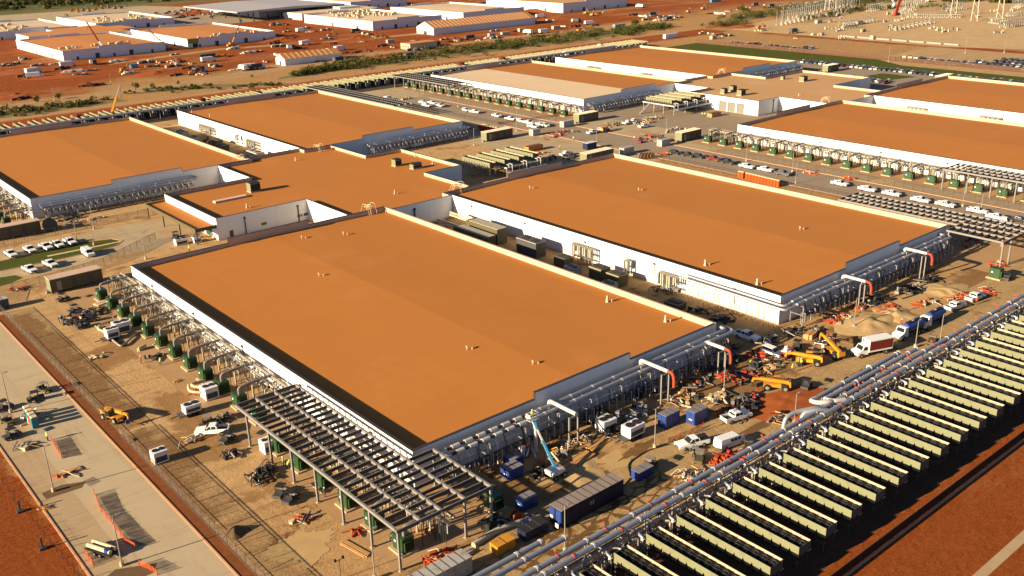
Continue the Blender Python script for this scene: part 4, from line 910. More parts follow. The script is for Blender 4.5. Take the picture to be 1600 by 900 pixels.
def scaffold(x, y, w_, h, label, arch=True):
    t = thing('scaffold', label, 'scaffold', (x, y, 0)); m = MB(); n = max(2, int(w_/1.2))
    for i in range(n+1):
        yy = i*w_/n
        for xx in (0, 1.2): m.bar((xx, yy, 0), (xx, yy, h), .09, M_STEEL)
        for z in (1.5, 3, h): m.bar((0, yy, z), (1.2, yy, z), .08, M_STEEL)
    m.build('poles', t); m = MB()
    for z in (1.5, 3.0, h-.3): m.box(0, 1.2, 0, w_, z-.05, z, M_STEEL if z < h-1 else M_CREAM)
    m.build('platform', t); m = MB()
    for i in range(n*2): yy = i*w_/n/2; m.tube([(1.2, yy, h-.4), (.6, yy, h+.3), (-.2, yy, h-.3)], .1, M_CREAM, 5, .3); m.box(-.05, .3, yy, yy+.35, random.uniform(1, h-1.5), h-.4, M_DGREY if i % 3 == 0 else M_CREAM)
    m.build('cladding', t)
for a in ((93.6, 55, 8, 4.8, 'arched scaffold against the white alley wall, left of three'), (93.8, 42.5, 1.6, 4.8, 'narrow scaffold tower against the white alley wall'), (93.6, 26.5, 6.5, 4.6, 'scaffold against the white alley wall, right of three'),
          (93.6, 288, 12, 4.4, 'arched scaffold against the white wall beside the left-edge hall'), (93.8, 262, 1.6, 4.6, 'thin scaffold tower in the alley beside the left-edge hall'), (93.6, 246, 8, 4.4, 'scaffold nearest the link building in the left alley'),
          (331, 290, 10, 4.2, 'scaffold in the alley behind the half cream roof'), (331, 250, 7, 4.2, 'small scaffold in the alley behind the half cream roof'), (331, 92, 9, 4.2, 'scaffold in the upper right alley'), (331, 60, 9, 4.2, 'dark scaffold in the upper right alley, nearer the edge')):
    scaffold(*a)
t = thing('wall_pipe_run', 'pair of silver pipes along the lower end of the white alley wall', 'pipework', (92.5, 0, 0)); 
for dx, z in ((1.0, 4.9), (2.0, 5.3)): MB().tube([(dx, 26, z), (dx, -3 if dx < 1.5 else -2, z), (dx+5, -3 if dx < 1.5 else -2, z)], .3, M_PIPE, 8, 1).build('pipe', t)
for i in range(18): m = MB(); y = -1+i*1.5; m.bar((.8, y, 0), (.8, y, 4.5), .1, M_STEEL); m.bar((.8, y, 4.5), (3.3, y, 4.7), .1, M_STEEL); m.bar((.8+.3*(i % 3), y+.4, .2), (1.6, y+1.1, 4.4), .07, M_DGREY); m.build('support', t)
# portable toilets
def toilet(mm, roofm):
    t = thing('portable_toilet', 'x', 'portable toilet'); m = MB(); m.box(-.55, .55, -.55, .55, .1, 2.15, mm); m.build('cabin', t)
    m = MB(); m.prof([(-.6, 2.153), (.6, 2.153), (.45, 2.35), (-.45, 2.35)], -.58, .58, roofm); m.build('roof', t); m = MB(); m.box(-.60, -.555, -.4, .4, .2, 2.0, mm); m.build('door', t); return t
TO = toilet(M_ORANGE, M_SLAB); TT = toilet(M_TEAL, M_SLAB); TO.location = (193.8, 85, 0); TO['label'] = 'orange portable toilet by the middle road, first from the left'; TO['group'] = 'row of orange portable toilets'
for i in range(1, 13): dup(TO, (193.8-.1*i, 85-1.32*i-(.6 if i > 1 else 0), 0), 0, 'orange portable toilet by the middle road, '+nth(i+1)+' from the left', 'row of orange portable toilets')
for i in range(7): dup(TO, (183.5+.3*i, 214.5-1.5*i, 0), 0, 'distant orange portable toilet left of the modular building, '+nth(i+1)+' from the left', 'distant orange portable toilets')
TT.location = G(56, 668); TT['label'] = 'teal portable toilet at the near end of the row by the road'; TT['group'] = 'portable toilets by the road'
for i in range(1, 4): dup(TT if i > 1 else TO, G(56-3.6*i, 668-5.2*i), 0, 'portable toilet by the road, '+nth(i+1)+' from its near end', 'portable toilets by the road')
for i in range(6): dup(TT if i % 3 else TO, (-50.2, 99-2.0*i-(5 if i > 2 else 0), 0), 0, 'portable toilet at the left edge of the photo, '+nth(i+1)+' from the top', 'portable toilets at the left edge')
# ================================================================ vehicles (front towards +x, origin on the ground at the centre)
def wheels(t, xs, w_, r, m_=M_TYRE, rw=.25):
    for x in xs:
        for sgn in (-1, 1):
            m = MB(); y = sgn*(w_/2-rw/2); m.cyl((x, y-rw/2, r), (x, y+rw/2, r), r, m_, 14); o = m.build('wheel', t)
            m = MB(); ye = y+sgn*rw/2; m.cyl((x, ye, r), (x, ye+sgn*.02, r), r*.55, M_STEEL, 10); m.build('rim', o)
def pickup(paint, bed=True, cap=None):
    t = thing('pickup_truck', 'x', 'pickup truck'); m = MB(); W = .97
    m.prof([(-2.9, .5), (2.8, .45), (2.92, .6), (2.92, .95), (2.75, 1.08, .04), (1.15, 1.2, .03), (-1.0, 1.2), (-1.0, .8), (-2.9, .8)], -W, W, paint)
    for y in (-W, W-.1): m.box(-2.9, -1.01, y, y+.1, .8, 1.25, paint)
    m.box(-2.9, -2.78, -W+.1, W-.1, .8, 1.22, paint); m.build('body', t)
    m = MB(); m.box(-2.77, -1.02, -W+.11, W-.11, .801, .83, M_DARK); m.build('bed_floor', t)
    m = MB(); m.prof([(-1.0, 1.2, .05), (1.1, 1.2, .05), (.45, 1.82, .2), (-.75, 1.86, .2), (-.98, 1.75, .17)], -W, W, paint); c = m.build('cab', t)
    m = MB(); m.add([(1.11, -.86, 1.215), (1.11, .86, 1.215), (.48, .73, 1.81), (.48, -.73, 1.81)], [(0, 1, 2, 3)], M_GLASS); m.build('windshield', c)
    m = MB(); m.add([(-1.01, -.8, 1.3), (-1.01, .8, 1.3), (-.99, .72, 1.72), (-.99, -.72, 1.72)], [(3, 2, 1, 0)], M_GLASS); m.build('rear_window', c)
    for s in (-1, 1):
        m = MB()
        for a, b in ((-.85, -.05), (.03, .85)): m.add([(a, s*.925, 1.26), (b, s*.925, 1.26), (min(b, .42), s*.795, 1.76), (a+.05, s*.795, 1.76)], [(0, 1, 2, 3)], M_GLASS)
        m.build('side_window', c)
        m = MB(); m.box(2.90, 2.94, s*.75-.16, s*.75+.16, .72, .92, M_SLAB); m.build('headlight', t)
        m = MB(); m.box(-2.93, -2.9, s*.88-.08, s*.88+.08, .8, 1.15, M_RED); m.build('tail_light', t)
        m = MB(); m.box(.85, 1.0, s*1.0-.12, s*1.0+.12, 1.25, 1.45, M_DARK); m.build('mirror', t)
    m = MB(); m.box(2.92, 2.98, -.6, .6, .55, .9, M_DGREY); m.box(-3.0, -2.9, -.85, .85, .45, .6, M_DGREY); m.build('bumper', t)
    wheels(t, (1.85, -1.75), 2.0, .4)
    if cap: m = MB(); m.box(-2.85, -1.05, -.85, .85, .84, 1.5, cap); m.box(-2.6, -1.3, -.5, .5, 1.5, 1.8, M_DARK); m.build('bed_load', t)
    return t
def boxcar(name, cat, prof_, W, paint, glass, xs, r=.36):
    t = thing(name, 'x', cat); m = MB(); m.prof(prof_, -W, W, paint); m.build('body', t); m = MB()
    for q in glass: m.add(q, [tuple(range(len(q)))], M_GLASS); 
    m.build('windows', t); wheels(t, xs, W*2+.04, r); return t
def suv(paint):
    t = thing('car', 'x', 'car'); m = MB(); m.prof([(-2.35, .4), (2.3, .4), (2.4, .7), (2.3, .95), (1.1, 1.08, .04), (-2.35, 1.1)], -.92, .92, paint); m.build('body', t)
    m = MB(); m.prof([(-2.3, 1.1, .05), (1.05, 1.08, .05), (.4, 1.62, .2), (-2.0, 1.66, .2)], -.92, .92, paint); c = m.build('cab', t)
    m = MB(); m.add([(1.06, -.8, 1.1), (1.06, .8, 1.1), (.43, .68, 1.61), (.43, -.68, 1.61)], [(0, 1, 2, 3)], M_GLASS); m.build('windshield', c)
    for s in (-1, 1): m = MB(); m.add([(-2.1, s*.885, 1.16), (.85, s*.885, 1.16), (.35, s*.755, 1.57), (-1.9, s*.755, 1.57)], [(0, 1, 2, 3)], M_GLASS); m.build('side_window', c)
    wheels(t, (1.45, -1.45), 1.88, .36); return t
def van(paint):
    t = thing('van', 'x', 'van'); m = MB(); m.prof([(-2.8, .4), (2.7, .4), (2.85, .7), (2.75, 1.1, .04), (1.9, 1.25, .03), (-2.8, 1.25)], -1.0, 1.0, paint)
    m.prof([(-2.8, 1.25), (1.9, 1.25, .02), (1.25, 2.0, .14), (-2.7, 2.1, .14)], -1.0, 1.0, paint); m.build('body', t)
    m = MB(); m.add([(1.91, -.88, 1.27), (1.91, .88, 1.27), (1.29, .78, 1.97), (1.29, -.78, 1.97)], [(0, 1, 2, 3)], M_GLASS); m.build('windshield', t)
    for s in (-1, 1): m = MB(); [m.add([(a, s*1.0, 1.35), (b, s*1.0, 1.35), (b-.08, s*.91, 1.8), (a, s*.91, 1.8)], [(0, 1, 2, 3)], M_GLASS) for a, b in ((.9, 1.5), (.1, .75), (-.7, -.05))]; m.build('side_window', t)
    wheels(t, (1.8, -1.7), 2.04, .38); return t
VEH = {'w': pickup(M_TRKW), 'b': pickup(M_TRKB), 'g': pickup(M_TRKG), 'r': pickup(M_TRKR), 'c': pickup(M_TRKW, cap=M_NAVY), 's': suv(M_TRKW), 'k': suv(M_TRKB), 'v': van(M_TRKW)}
used = {}
def put(kind, p, rz, label, group=None):
    if kind not in used: o = VEH[kind]; o.location = p; o.rotation_euler.z = rz; o['label'] = label; used[kind] = 1
    else: o = dup(VEH[kind], p, rz, label)
    if group: o['group'] = group
    return o
def vpx(kind, a, b, label, z=0.0):
    "place by its rear (a) and front (b) ground points in the survey photo"
    p, q = G(*a), G(*b); d = q-p; put(kind, ((p.x+q.x)/2, (p.y+q.y)/2, z), math.atan2(d.y, d.x), label)
vpx('w', (355, 676), (310, 679), 'white crew-cab pickup among the golf carts left of the steel frame')
vpx('w', (1150, 524), (1184, 535), 'white pickup in shade just right of the foreground hall corner')
vpx('s', (1192, 548), (1222, 560), 'white SUV in the work area, beside the red and white machine')
vpx('w', (1134, 661), (1166, 651), 'white pickup with open dark bed parked above the other pickup and van')
vpx('c', (1100, 693), (1062, 702), 'white pickup with dark gear in its bed, facing the viewer on the haul road')
vpx('v', (1124, 702), (1156, 690), 'white panel van on the haul road beside the pipe rack')
vpx('w', (1478, 488), (1505, 478), 'white pickup nearest the blue tanker on the upper haul road'); vpx('w', (1510, 474), (1536, 463), 'white pickup with people beside it, upper end of the haul road')
for i, (x, y, x2, y2) in enumerate(((11, 396, 25, 405), (40, 389, 55, 398), (64, 385, 81, 393), (82, 382, 98, 389), (102, 377, 118, 385))):
    vpx('w', (x, y), (x2, y2), 'white pickup parked on the far kerb of the lawn island, '+nth(i+1)+' from the left')
vpx('w', (40, 421), (55, 428), 'white pickup on the near kerb of the lawn island, left of two'); vpx('w', (71, 412), (88, 420), 'white pickup on the near kerb of the lawn island, right of two'); vpx('v', (131, 394), (146, 404), 'white delivery van stopped at the end of the lawn island')
row = [(1070-32, 219, 'k'), (1055, 239, 'k'), (1075, 243, 'b'), (1092, 245, 'k'), (1115, 249, 'r'), (1137, 254, 'b'), (1167, 261, 'w'), (1196, 266, 'w'), (1223, 272, 'g'), (1312, 288, 'w'), (1355, 297, 'w'), (1393, 304, 'w'), (1438, 314, 'w'), (1477, 321, 'w'), (1527, 331, 'w'), (1557, 341, 'w'), (1592, 346, 'b')]
for i, (px, py, k_) in enumerate(row): p = G(px, py+2); put(k_, (p.x, p.y, .02), R(-88) if k_ != 'w' or px > 1500 else R(-90), {'w': 'white pickup', 'k': 'dark car', 'b': 'black pickup', 'r': 'dark red pickup', 'g': 'grey pickup'}[k_]+' parked along the middle road, '+nth(i+1)+' vehicle from the left', 'vehicles parked along the middle road')
row2 = [(661, 161), (667, 166), (676, 162), (688, 166), (728, 173), (742, 176), (776, 182), (798, 187), (814, 190), (826, 193), (833, 199), (845, 196), (852, 197)]
for i, (px, py) in enumerate(row2): p = G(px, py+1); put('w' if i % 4 else 's', (p.x, p.y, .02), R(-90)+random.uniform(-.2, .2), 'distant white vehicle on the middle road near the green transformers, '+nth(i+1)+' from the left', 'distant white vehicles on the middle road')
vpx('w', (917, 211), (934, 207), 'white pickup left of two parked before a yellow machine'); vpx('w', (930, 208), (947, 204), 'white pickup right of two parked before a yellow machine'); vpx('w', (973, 196), (990, 192), 'white pickup on the yard before the raised olive coolers'); vpx('w', (982, 193), (1000, 190), 'white pickup hidden behind another before the raised olive coolers'); vpx('w', (998, 201), (1015, 198), 'silver-white pickup on the yard, nearest the raised olive coolers')
vpx('w', (876, 245), (893, 241), 'white pickup showing above the central roof edge'); vpx('v', (600, 158), (612, 154), 'white box van on the distant middle road, farthest left'); vpx('v', (645, 231), (660, 227), 'white tank van at the shaded wall above the link roof')
# box truck with dark red side
def boxtruck(p, rz, label):
    t = thing('box_truck', label, 'box truck', p, rz); m = MB(); m.box(-4.4, 1.3, -1.2, 1.2, 1.0, 3.5, M_TRKW); m.build('cargo_box', t)
    m = MB(); m.box(-4.3, 1.2, 1.2, 1.215, 1.35, 3.3, simple('maroon_graphics', (.13, .018, .014), .5)); m.build('side_graphic', t)
    m = MB(); m.box(-4.41, -4.4, -1.1, 1.1, 1.2, 3.3, M_STEEL); m.build('rear_door', t)
    m = MB(); m.box(1.3, 1.315, -1.0, 1.0, 2.75, 3.2, M_RED); m.box(1.315, 1.325, -.55, .9, 2.88, 3.1, M_WHITE); m.build('front_sign', t)
    m = MB(); m.prof([(1.4, .6), (3.9, .6), (3.95, 1.2), (3.7, 1.45, .1), (2.9, 1.6, .06), (2.4, 2.4, .15), (1.4, 2.45, .12)], -1.1, 1.1, M_TRKW); c = m.build('cab', t)
    m = MB(); m.add([(2.92, -.9, 1.64), (2.92, .9, 1.64), (2.46, .8, 2.36), (2.46, -.8, 2.36)], [(0, 1, 2, 3)], M_GLASS); m.build('windshield', c)
    for s in (-1, 1): m = MB(); m.add([(1.6, s*1.06, 1.6), (2.6, s*1.06, 1.6), (2.35, s*1.0, 2.25), (1.6, s*1.0, 2.25)], [(0, 1, 2, 3)], M_GLASS); m.build('side_window', c); m = MB(); m.box(3.9, 3.97, s*.8-.15, s*.8+.15, .85, 1.1, M_SLAB); m.build('headlight', c)
    m = MB(); m.box(-4.3, 3.8, -.5, .5, .55, .95, M_DGREY); m.build('chassis', t); wheels(t, (3.0, -2.9), 2.4, .5); return t
p, q = G(1335, 560), G(1392, 549); boxtruck(((p.x+q.x)/2, (p.y+q.y)/2+.6, 0), math.atan2(p.y-q.y, p.x-q.x), 'white box truck with dark red side on the haul road')
def tanker(px, py, px2, py2, label):
    p, q = G(px, py), G(px2, py2); t = thing('tank_truck', label, 'tank truck', ((p.x+q.x)/2, (p.y+q.y)/2, 0), math.atan2(p.y-q.y, p.x-q.x)); m = MB(); m.cyl((-4, 0, 1.9), (1.3, 0, 1.9), 1.1, M_BLUE, 14); m.build('tank', t)
    m = MB(); m.box(-3.6, 1.0, -.35, .35, 3.0, 3.15, M_NAVY); m.cyl((-1.2, 0, 3.0), (-1.2, 0, 3.3), .35, M_STEEL, 8); m.build('walkway', t)
    m = MB(); m.prof([(1.7, .6), (4.2, .6), (4.2, 1.4), (3.2, 1.7, .08), (2.8, 2.6, .15), (1.7, 2.6, .12)], -1.1, 1.1, M_TRKW); c = m.build('cab', t); m = MB(); m.add([(3.22, -.9, 1.75), (3.22, .9, 1.75), (2.86, .82, 2.52), (2.86, -.82, 2.52)], [(0, 1, 2, 3)], M_GLASS); m.build('windshield', c)
    m = MB(); m.box(-4, 4, -.5, .5, .6, .85, M_DGREY); m.build('chassis', t); wheels(t, (3.2, -2.2, -3.3), 2.4, .5)
tanker(1405, 530, 1432, 518, 'blue tank truck with white cab, front one of two on the haul road'); tanker(1440, 514, 1468, 500, 'blue tank truck behind the other on the haul road')
# golf-cart-like utility vehicles
def utv(mm, top):
    t = thing('utility_cart', 'x', 'utility cart'); m = MB(); m.prof([(-1.6, .4), (1.4, .4), (1.5, .75), (.8, .95, .05), (.6, .6), (-.5, .6), (-.5, .85), (-1.6, .85)], -.7, .7, mm); m.build('body', t)
    m = MB(); m.box(-.75, .7, -.72, .72, 1.88, 1.95, top); m.build('roof', t); m = MB()
    for x, x2 in ((-.7, -.6), (.9, .6)):
        for y in (-.65, .65): m.bar((x, y, .8), (x2, y, 1.9), .07, M_DARK)
    m.build('roll_cage', t); m = MB(); m.box(-.5, .1, -.6, .6, .6, .85, M_DARK); m.box(-.6, -.45, -.6, .6, .85, 1.35, M_DARK); m.build('seat', t); m = MB(); m.cyl((.55, .3, 1.05), (.62, .3, 1.1), .18, M_DARK, 10); m.build('steering_wheel', t); wheels(t, (1.0, -1.05), 1.45, .33); return t
UT = {'d': utv(M_DGREY, M_DARK), 't': utv(M_OLIVED, M_TOPG), 'r': utv(M_RED, M_DARK)}; uu = {}
def cart(k_, px, py, rz, label):
    p = G(px, py)
    if k_ not in uu: uu[k_] = 1; o = UT[k_]; o.location = p; o.rotation_euler.z = rz; o['label'] = label
    else: dup(UT[k_], p, rz, label)
for a in (('t', 325, 664, 2.7, 'dusty utility cart just above the white pickup'), ('d', 356, 690, .4, 'dark utility cart just below the white pickup'), ('d', 440, 774, .6, 'upper of two dark utility carts below the steel frame corner'), ('d', 455, 783, .5, 'lower of two dark utility carts below the steel frame corner'),
          ('t', 69, 612, -1.2, 'utility cart with white load on the new road'), ('d', 56, 626, 3.0, 'dark utility cart behind the loaded one on the new road'), ('d', 99, 470, .3, 'dark cart at the end of the modular building'), ('d', 118, 488, .2, 'dark cart in the cluster left of the transformers, farthest'), ('r', 127, 497, .4, 'cart with red front in the cluster left of the transformers'), ('d', 140, 503, 2.9, 'dark cart in the cluster left of the transformers, nearest the white chiller'), ('d', 130, 512, .2, 'dark cart in the cluster left of the transformers, nearest the viewer'),
          ('t', 1015, 731, .2, 'beige-topped cart next to the blue pump skid'), ('d', 1260, 606, .3, 'dark cart casting a long shadow on the haul road'), ('d', 1293, 624, .5, 'dark-roofed cart touching the pipe rack'), ('r', 1325, 606, .2, 'red cart with dark canopy by the pipe rack, nearer one'), ('r', 1348, 595, .2, 'red cart with dark canopy by the pipe rack, farther one'), ('t', 1456, 537, .3, 'small olive cart in the shade of the blue tankers'), ('d', 1170, 700, .6, 'small dark cart at the nose of the white van'),
          ('d', 1150, 563, .4, 'dark cart near the white SUV, left one'), ('d', 1182, 576, .1, 'dark cart near the white SUV, right one'), ('d', 1245, 545, .3, 'dark cart behind the red and white machine'), ('d', 1275, 560, .3, 'dark cart behind the yellow telehandler'), ('d', 1573, 437, .2, 'grey cart parked by the upper haul road'), ('r', 1000, 223, .5, 'red cart beside orange debris above the central roof'), ('t', 1093, 720, .5, 'pale cart hard against the pipe rack, centre'),
          ('d', 275, 372, 1.0, 'dark cart at the entrance canopy'), ('d', 75, 342+14, 0, 'dark spool-like cart beside the left olive building'), ('d', 300, 705, .3, 'dark cart between the pickup and the louvred unit') if False else ('d', 20, 684, .2, 'dark cart near the teal toilet'), ('t', 12, 662, 1.8, 'beige cart at the left edge beside the lamp post'), ('d', 8, 640, .3, 'dark cart at the left edge above the beige one')):
    cart(*a)
# telehandlers
def telehandler(px, py, rz, label, up_=.0, mm=M_YEL, att=M_DGREY):
    t = thing('telehandler', label, 'telehandler', G(px, py), rz); m = MB(); m.prof([(-2.5, .7), (2.3, .7), (2.3, 1.15), (.6, 1.25), (-1.6, 1.45), (-2.6, 1.9), (-2.7, 1.0)], -.75, .75, mm); m.build('chassis', t)
    m = MB(); m.prof([(-.9, 1.2), (.6, 1.2), (.4, 2.3), (-.7, 2.35)], -1.1, -.35, M_GLASS); m.box(-.75, .45, -1.12, -.33, 2.355, 2.45, mm); m.build('cab', t)
    m = MB(); m.bar((-2.3, .2, 1.75), (2.9, .2, 2.1+up_), .55, mm); m.bar((2.0, .2, 2.05+up_*.8), (4.3, .2, 2.0+up_*1.3), .38, mm); bo = m.build('boom', t)
    m = MB(); m.bar((4.2, .2, 2.0+up_*1.3), (4.5, .2, .7+up_), .3, mm); m.box(4.45, 4.6, -.6, 1.0, .5+up_, 1.3+up_, att); m.build('carriage', bo)
    for y in (-.2, .6): m = MB(); m.box(4.6, 5.8, y-.06, y+.06, .5+up_, .58+up_, M_DGREY); m.build('fork', bo)
    m = MB(); m.box(-2.0, -.9, .5, 1.1, .8, 1.5, M_DARK); m.build('engine_cover', t); wheels(t, (1.6, -1.7), 2.3, .62, rw=.4); return t
telehandler(178, 656, 5.0, 'yellow telehandler with blue attachment alone in the sandy yard', .1, att=M_BLUE); telehandler(1262, 569, 2.2, 'bright yellow telehandler with long lowered boom among workers', .2, simple('bright_machine_yellow', (.62, .27, .015), .45)); telehandler(1212, 608, 2.2, 'yellow telehandler in front of the orange dirt patch')
telehandler(1302, 556, 1.2, 'yellow loader with raised arm just left of the box truck', 1.0); telehandler(945, 206, .2, 'orange-yellow machine behind two white pickups', .1)
t = thing('light_plant', 'red and white machine beside the white SUV', 'machine', G(1230, 558), .3); m = MB(); m.box(-1.5, 1.5, -.8, .8, .6, 1.7, M_RED); m.build('housing', t); m = MB(); m.box(-1.6, .2, -.85, .85, 1.7, 1.85, M_WHITE); m.box(-.2, 1.45, -.82, -.8, 1.0, 1.25, M_WHITE); m.build('top', t); m = MB(); m.cyl((-1.2, 0, 1.8), (-1.2, 0, 2.9), .35, M_WHITE, 10); m.build('stack', t); wheels(t, (0,), 1.8, .35)
# boom lift reaching up to the pipes
t = thing('boom_lift', 'blue and white boom lift reaching up to the pipes of the end wall', 'boom lift', G(868, 745)); m = MB(); m.box(-1.3, 1.3, -.9, .9, .55, .85, M_DGREY); m.build('chassis', t); wheels(t, (.95, -.95), 2.3, .5, rw=.35)
m = MB(); m.prof([(-1.5, .9), (1.2, .9), (1.2, 1.5), (.2, 1.7), (-1.5, 1.5)], -1.0, 1.0, M_WHITE); m.build('turntable', t)
tp = G(832, 655, 6.2)-G(868, 745)
m = MB(); a = Vector((0, 0, 1.5)); m.bar(a, a.lerp(tp, .55), .36, M_SKYB); m.bar(a.lerp(tp, .45), a.lerp(tp, .8), .27, M_PIPEW); m.bar(a.lerp(tp, .78), tp, .3, M_SKYB); b_ = m.build('boom', t)
m = MB()
for z in (0, .55, 1.1):
    for s, e in (((-.9, -.5), (.9, -.5)), ((.9, -.5), (.9, .5)), ((.9, .5), (-.9, .5)), ((-.9, .5), (-.9, -.5))): m.bar(tp+Vector((s[0], s[1], z)), tp+Vector((e[0], e[1], z)), .07, M_WHITE)
m.box(tp.x-.9, tp.x+.9, tp.y-.5, tp.y+.5, tp.z-.05, tp.z, M_STEEL); m.build('basket', b_)
# ================================================================ people
def person_mesh(pose, legs, top):
    v = {'stand': [(0, 0, .95), (0, 0, 1.2), (0, 0, 1.45), (0, 0, 1.56), (.02, 0, 1.68), (0, .11, .9), (.02, .13, .48), (0, .13, .08), (.16, .13, .04), (0, -.11, .9), (0, -.13, .48), (0, -.13, .08), (.16, -.13, .04), (0, .2, 1.42), (0, .27, 1.15), (.08, .27, .92), (0, -.2, 1.42), (0, -.27, 1.15), (.08, -.27, .92)],
         'walk': [(0, 0, .93), (.02, 0, 1.2), (.03, 0, 1.44), (.04, 0, 1.55), (.07, 0, 1.67), (0, .1, .88), (.2, .11, .5), (.28, .11, .08), (.43, .11, .06), (0, -.1, .88), (-.05, -.11, .48), (-.3, -.11, .14), (-.16, -.11, .05), (.02, .2, 1.41), (-.12, .26, 1.16), (-.02, .26, .95), (.02, -.2, 1.41), (.14, -.26, 1.17), (.3, -.24, 1.05)],
         'bend': [(0, 0, .9), (.15, 0, 1.12), (.33, 0, 1.28), (.42, 0, 1.33), (.54, 0, 1.38), (0, .11, .86), (.1, .14, .46), (-.02, .14, .08), (.14, .14, .04), (0, -.11, .86), (.1, -.14, .46), (-.02, -.14, .08), (.14, -.14, .04), (.3, .2, 1.26), (.42, .24, 1.0), (.6, .18, .92), (.3, -.2, 1.26), (.42, -.24, 1.0), (.6, -.18, .92)]}[pose]
    e = [(0, 1), (1, 2), (2, 3), (3, 4), (0, 5), (5, 6), (6, 7), (7, 8), (0, 9), (9, 10), (10, 11), (11, 12), (2, 13), (13, 14), (14, 15), (2, 16), (16, 17), (17, 18)]
    r = [.15, .15, .16, .07, .11, .11, .075, .055, .05, .11, .075, .055, .05, .075, .055, .045, .075, .055, .045]
    me = bpy.data.meshes.new('p'); me.from_pydata(v, e, []); o = bpy.data.objects.new('p', me); sc.collection.objects.link(o)
    md = o.modifiers.new('s', 'SKIN'); sk_ = me.skin_vertices[0].data
    for i, x in enumerate(r): sk_[i].radius = (x, x)
    sk_[0].use_root = True; o.modifiers.new('u', 'SUBSURF').levels = 1
    dg = bpy.context.evaluated_depsgraph_get(); res = bpy.data.meshes.new_from_object(o.evaluated_get(dg)); bpy.data.objects.remove(o)
    res.materials.clear()
    for mm in (legs, top, M_SKIN): res.materials.append(mm)
    hd = Vector(v[4]); hands = [Vector(v[15]), Vector(v[18])]; hip = v[0][2]
    for f in res.polygons:
        c = f.center; f.use_smooth = True
        f.material_index = 2 if ((c-hd).length < .14 or min((c-h).length for h in hands) < .1) else (0 if c.z < hip+.02 else 1)
    return res, hd
PM = {}
def person(px, py, rz, pose, label, top=M_VEST, legs=M_DENIM, z=0.0, hat=M_WHITE, pos=None):
    key = (pose, top.name, legs.name)
    if key not in PM: PM[key] = person_mesh(pose, legs, top)
    me, hd = PM[key]; o = bpy.data.objects.new('person', me); sc.collection.objects.link(o); o.location = pos or G(px, py, z); o.rotation_euler.z = rz; tag(o, label, 'person')
    m = MB(); m.cyl((hd.x, hd.y, hd.z+.03), (hd.x, hd.y, hd.z+.14), .125, hat, 10, .07); m.cyl((hd.x+.03, hd.y, hd.z+.02), (hd.x+.03, hd.y, hd.z+.04), .16, hat, 10); m.build('hard_hat', o)
    m = MB(); m.cyl((hd.x+.04, hd.y, hd.z-.13), (hd.x+.03, hd.y, hd.z-.02), .05, M_SKIN, 6); m.cyl((hd.x+.12, 0, hd.z-.03), (hd.x+.15, 0, hd.z-.05), .02, M_SKIN, 5); m.build('face', o); return o
for a in ((1238, 582, 1.0, 'walk', 'worker in pale shirt walking alone on the haul road'), (1247, 572, 2.0, 'stand', 'worker in yellow vest leaning at the telehandler, left of two'), (1251, 573, .5, 'stand', 'worker in yellow vest at the telehandler, right of two'), (1171, 572, .2, 'bend', 'worker bending over with white hat near the carts'),
          (443, 728, 2.5, 'stand', 'worker in yellow vest standing left of a steel frame column'), (450, 733, .4, 'bend', 'worker bending beside another by the steel frame column'), (508, 777, 1.2, 'stand', 'worker in dark clothes under the steel frame near the carts', M_DGREY), (611, 846, .3, 'bend', 'worker leaning at the nearest green transformer', M_CREAM),
          (75, 689, .4, 'stand', 'worker in yellow vest on a lift by the teal toilet'), (296, 393, .2, 'stand', 'worker with orange hat near the entrance'), (1525, 476, .5, 'stand', 'worker in orange by the upper white pickup', M_ORANGE), (1408, 510, .5, 'stand', 'worker in orange left of the blue tankers', M_ORANGE), (251, 571, 1.0, 'bend', 'worker bending beside a green transformer'), (878, 712, .3, 'stand', 'worker with white hat in shade near the boom lift', M_CREAM),
          (1097, 182, .3, 'stand', 'left of two workers in yellow under the raised coolers'), (1101, 182, .3, 'stand', 'right of two workers in yellow under the raised coolers'), (896, 220, .3, 'stand', 'worker on the road left of two white pickups'), (875, 234, 1, 'walk', 'worker walking on the grey yard above the olive coolers'), (221, 568, 0, 'stand', 'red-clad worker alone at the edge of the apron', M_RED)):
    person(*a)
person(0, 0, 1.2, 'stand', 'worker standing in the basket of the blue boom lift', M_VEST, pos=G(868, 745)+tp)
# ================================================================ fences, lamps and barriers
def fence(label, pts, h=2.2, sp=3.0, mat=M_LINK, post=M_DGREY, rail=True, name='chain_link_fence'):
    t = thing(name, label, 'fence', (pts[0][0], pts[0][1], 0)); o0 = Vector((pts[0][0], pts[0][1], 0)); k_ = 0
    for a, b in zip(pts, pts[1:]):
        a, b = Vector((a[0], a[1], 0))-o0, Vector((b[0], b[1], 0))-o0; L = (b-a).length; n = max(1, round(L/sp)); d = (b-a)/L
        for i in range(n+(b == Vector((pts[-1][0], pts[-1][1], 0))-o0)):
            p = a+(b-a)*i/n; m = MB(); m.cyl(p, p+Vector((0, 0, h+.1)), .055, post, 6); m.build('post', t)
        m = MB(); u = Vector((-d.y, d.x, 0))*.01
        m.add([a+u+Vector((0, 0, .05)), b+u+Vector((0, 0, .05)), b+u+Vector((0, 0, h)), a+u+Vector((0, 0, h))], [(0, 1, 2, 3)], mat); m.build('mesh_panel', t)
        if rail: m = MB(); m.bar(a+Vector((0, 0, h)), b+Vector((0, 0, h)), .06, post); m.build('rail', t)
    return t
fence('chain-link fence between the new road and the sandy yard', [(-29, -78), (-29, 50)]); fence('chain-link fence beside the sandy yard, beyond the gate', [(-29, 56), (-29, 129)])
fence('chain-link fence round the far end of the foreground yard, by the lawn island', [(-29, 135), (-26, 143), (-13, 144), (1, 147), (20, 160)]); fence('chain-link fence in front of the left-edge hall', [(-60, 184), (-20, 186), (3, 187.5), (28, 187)])
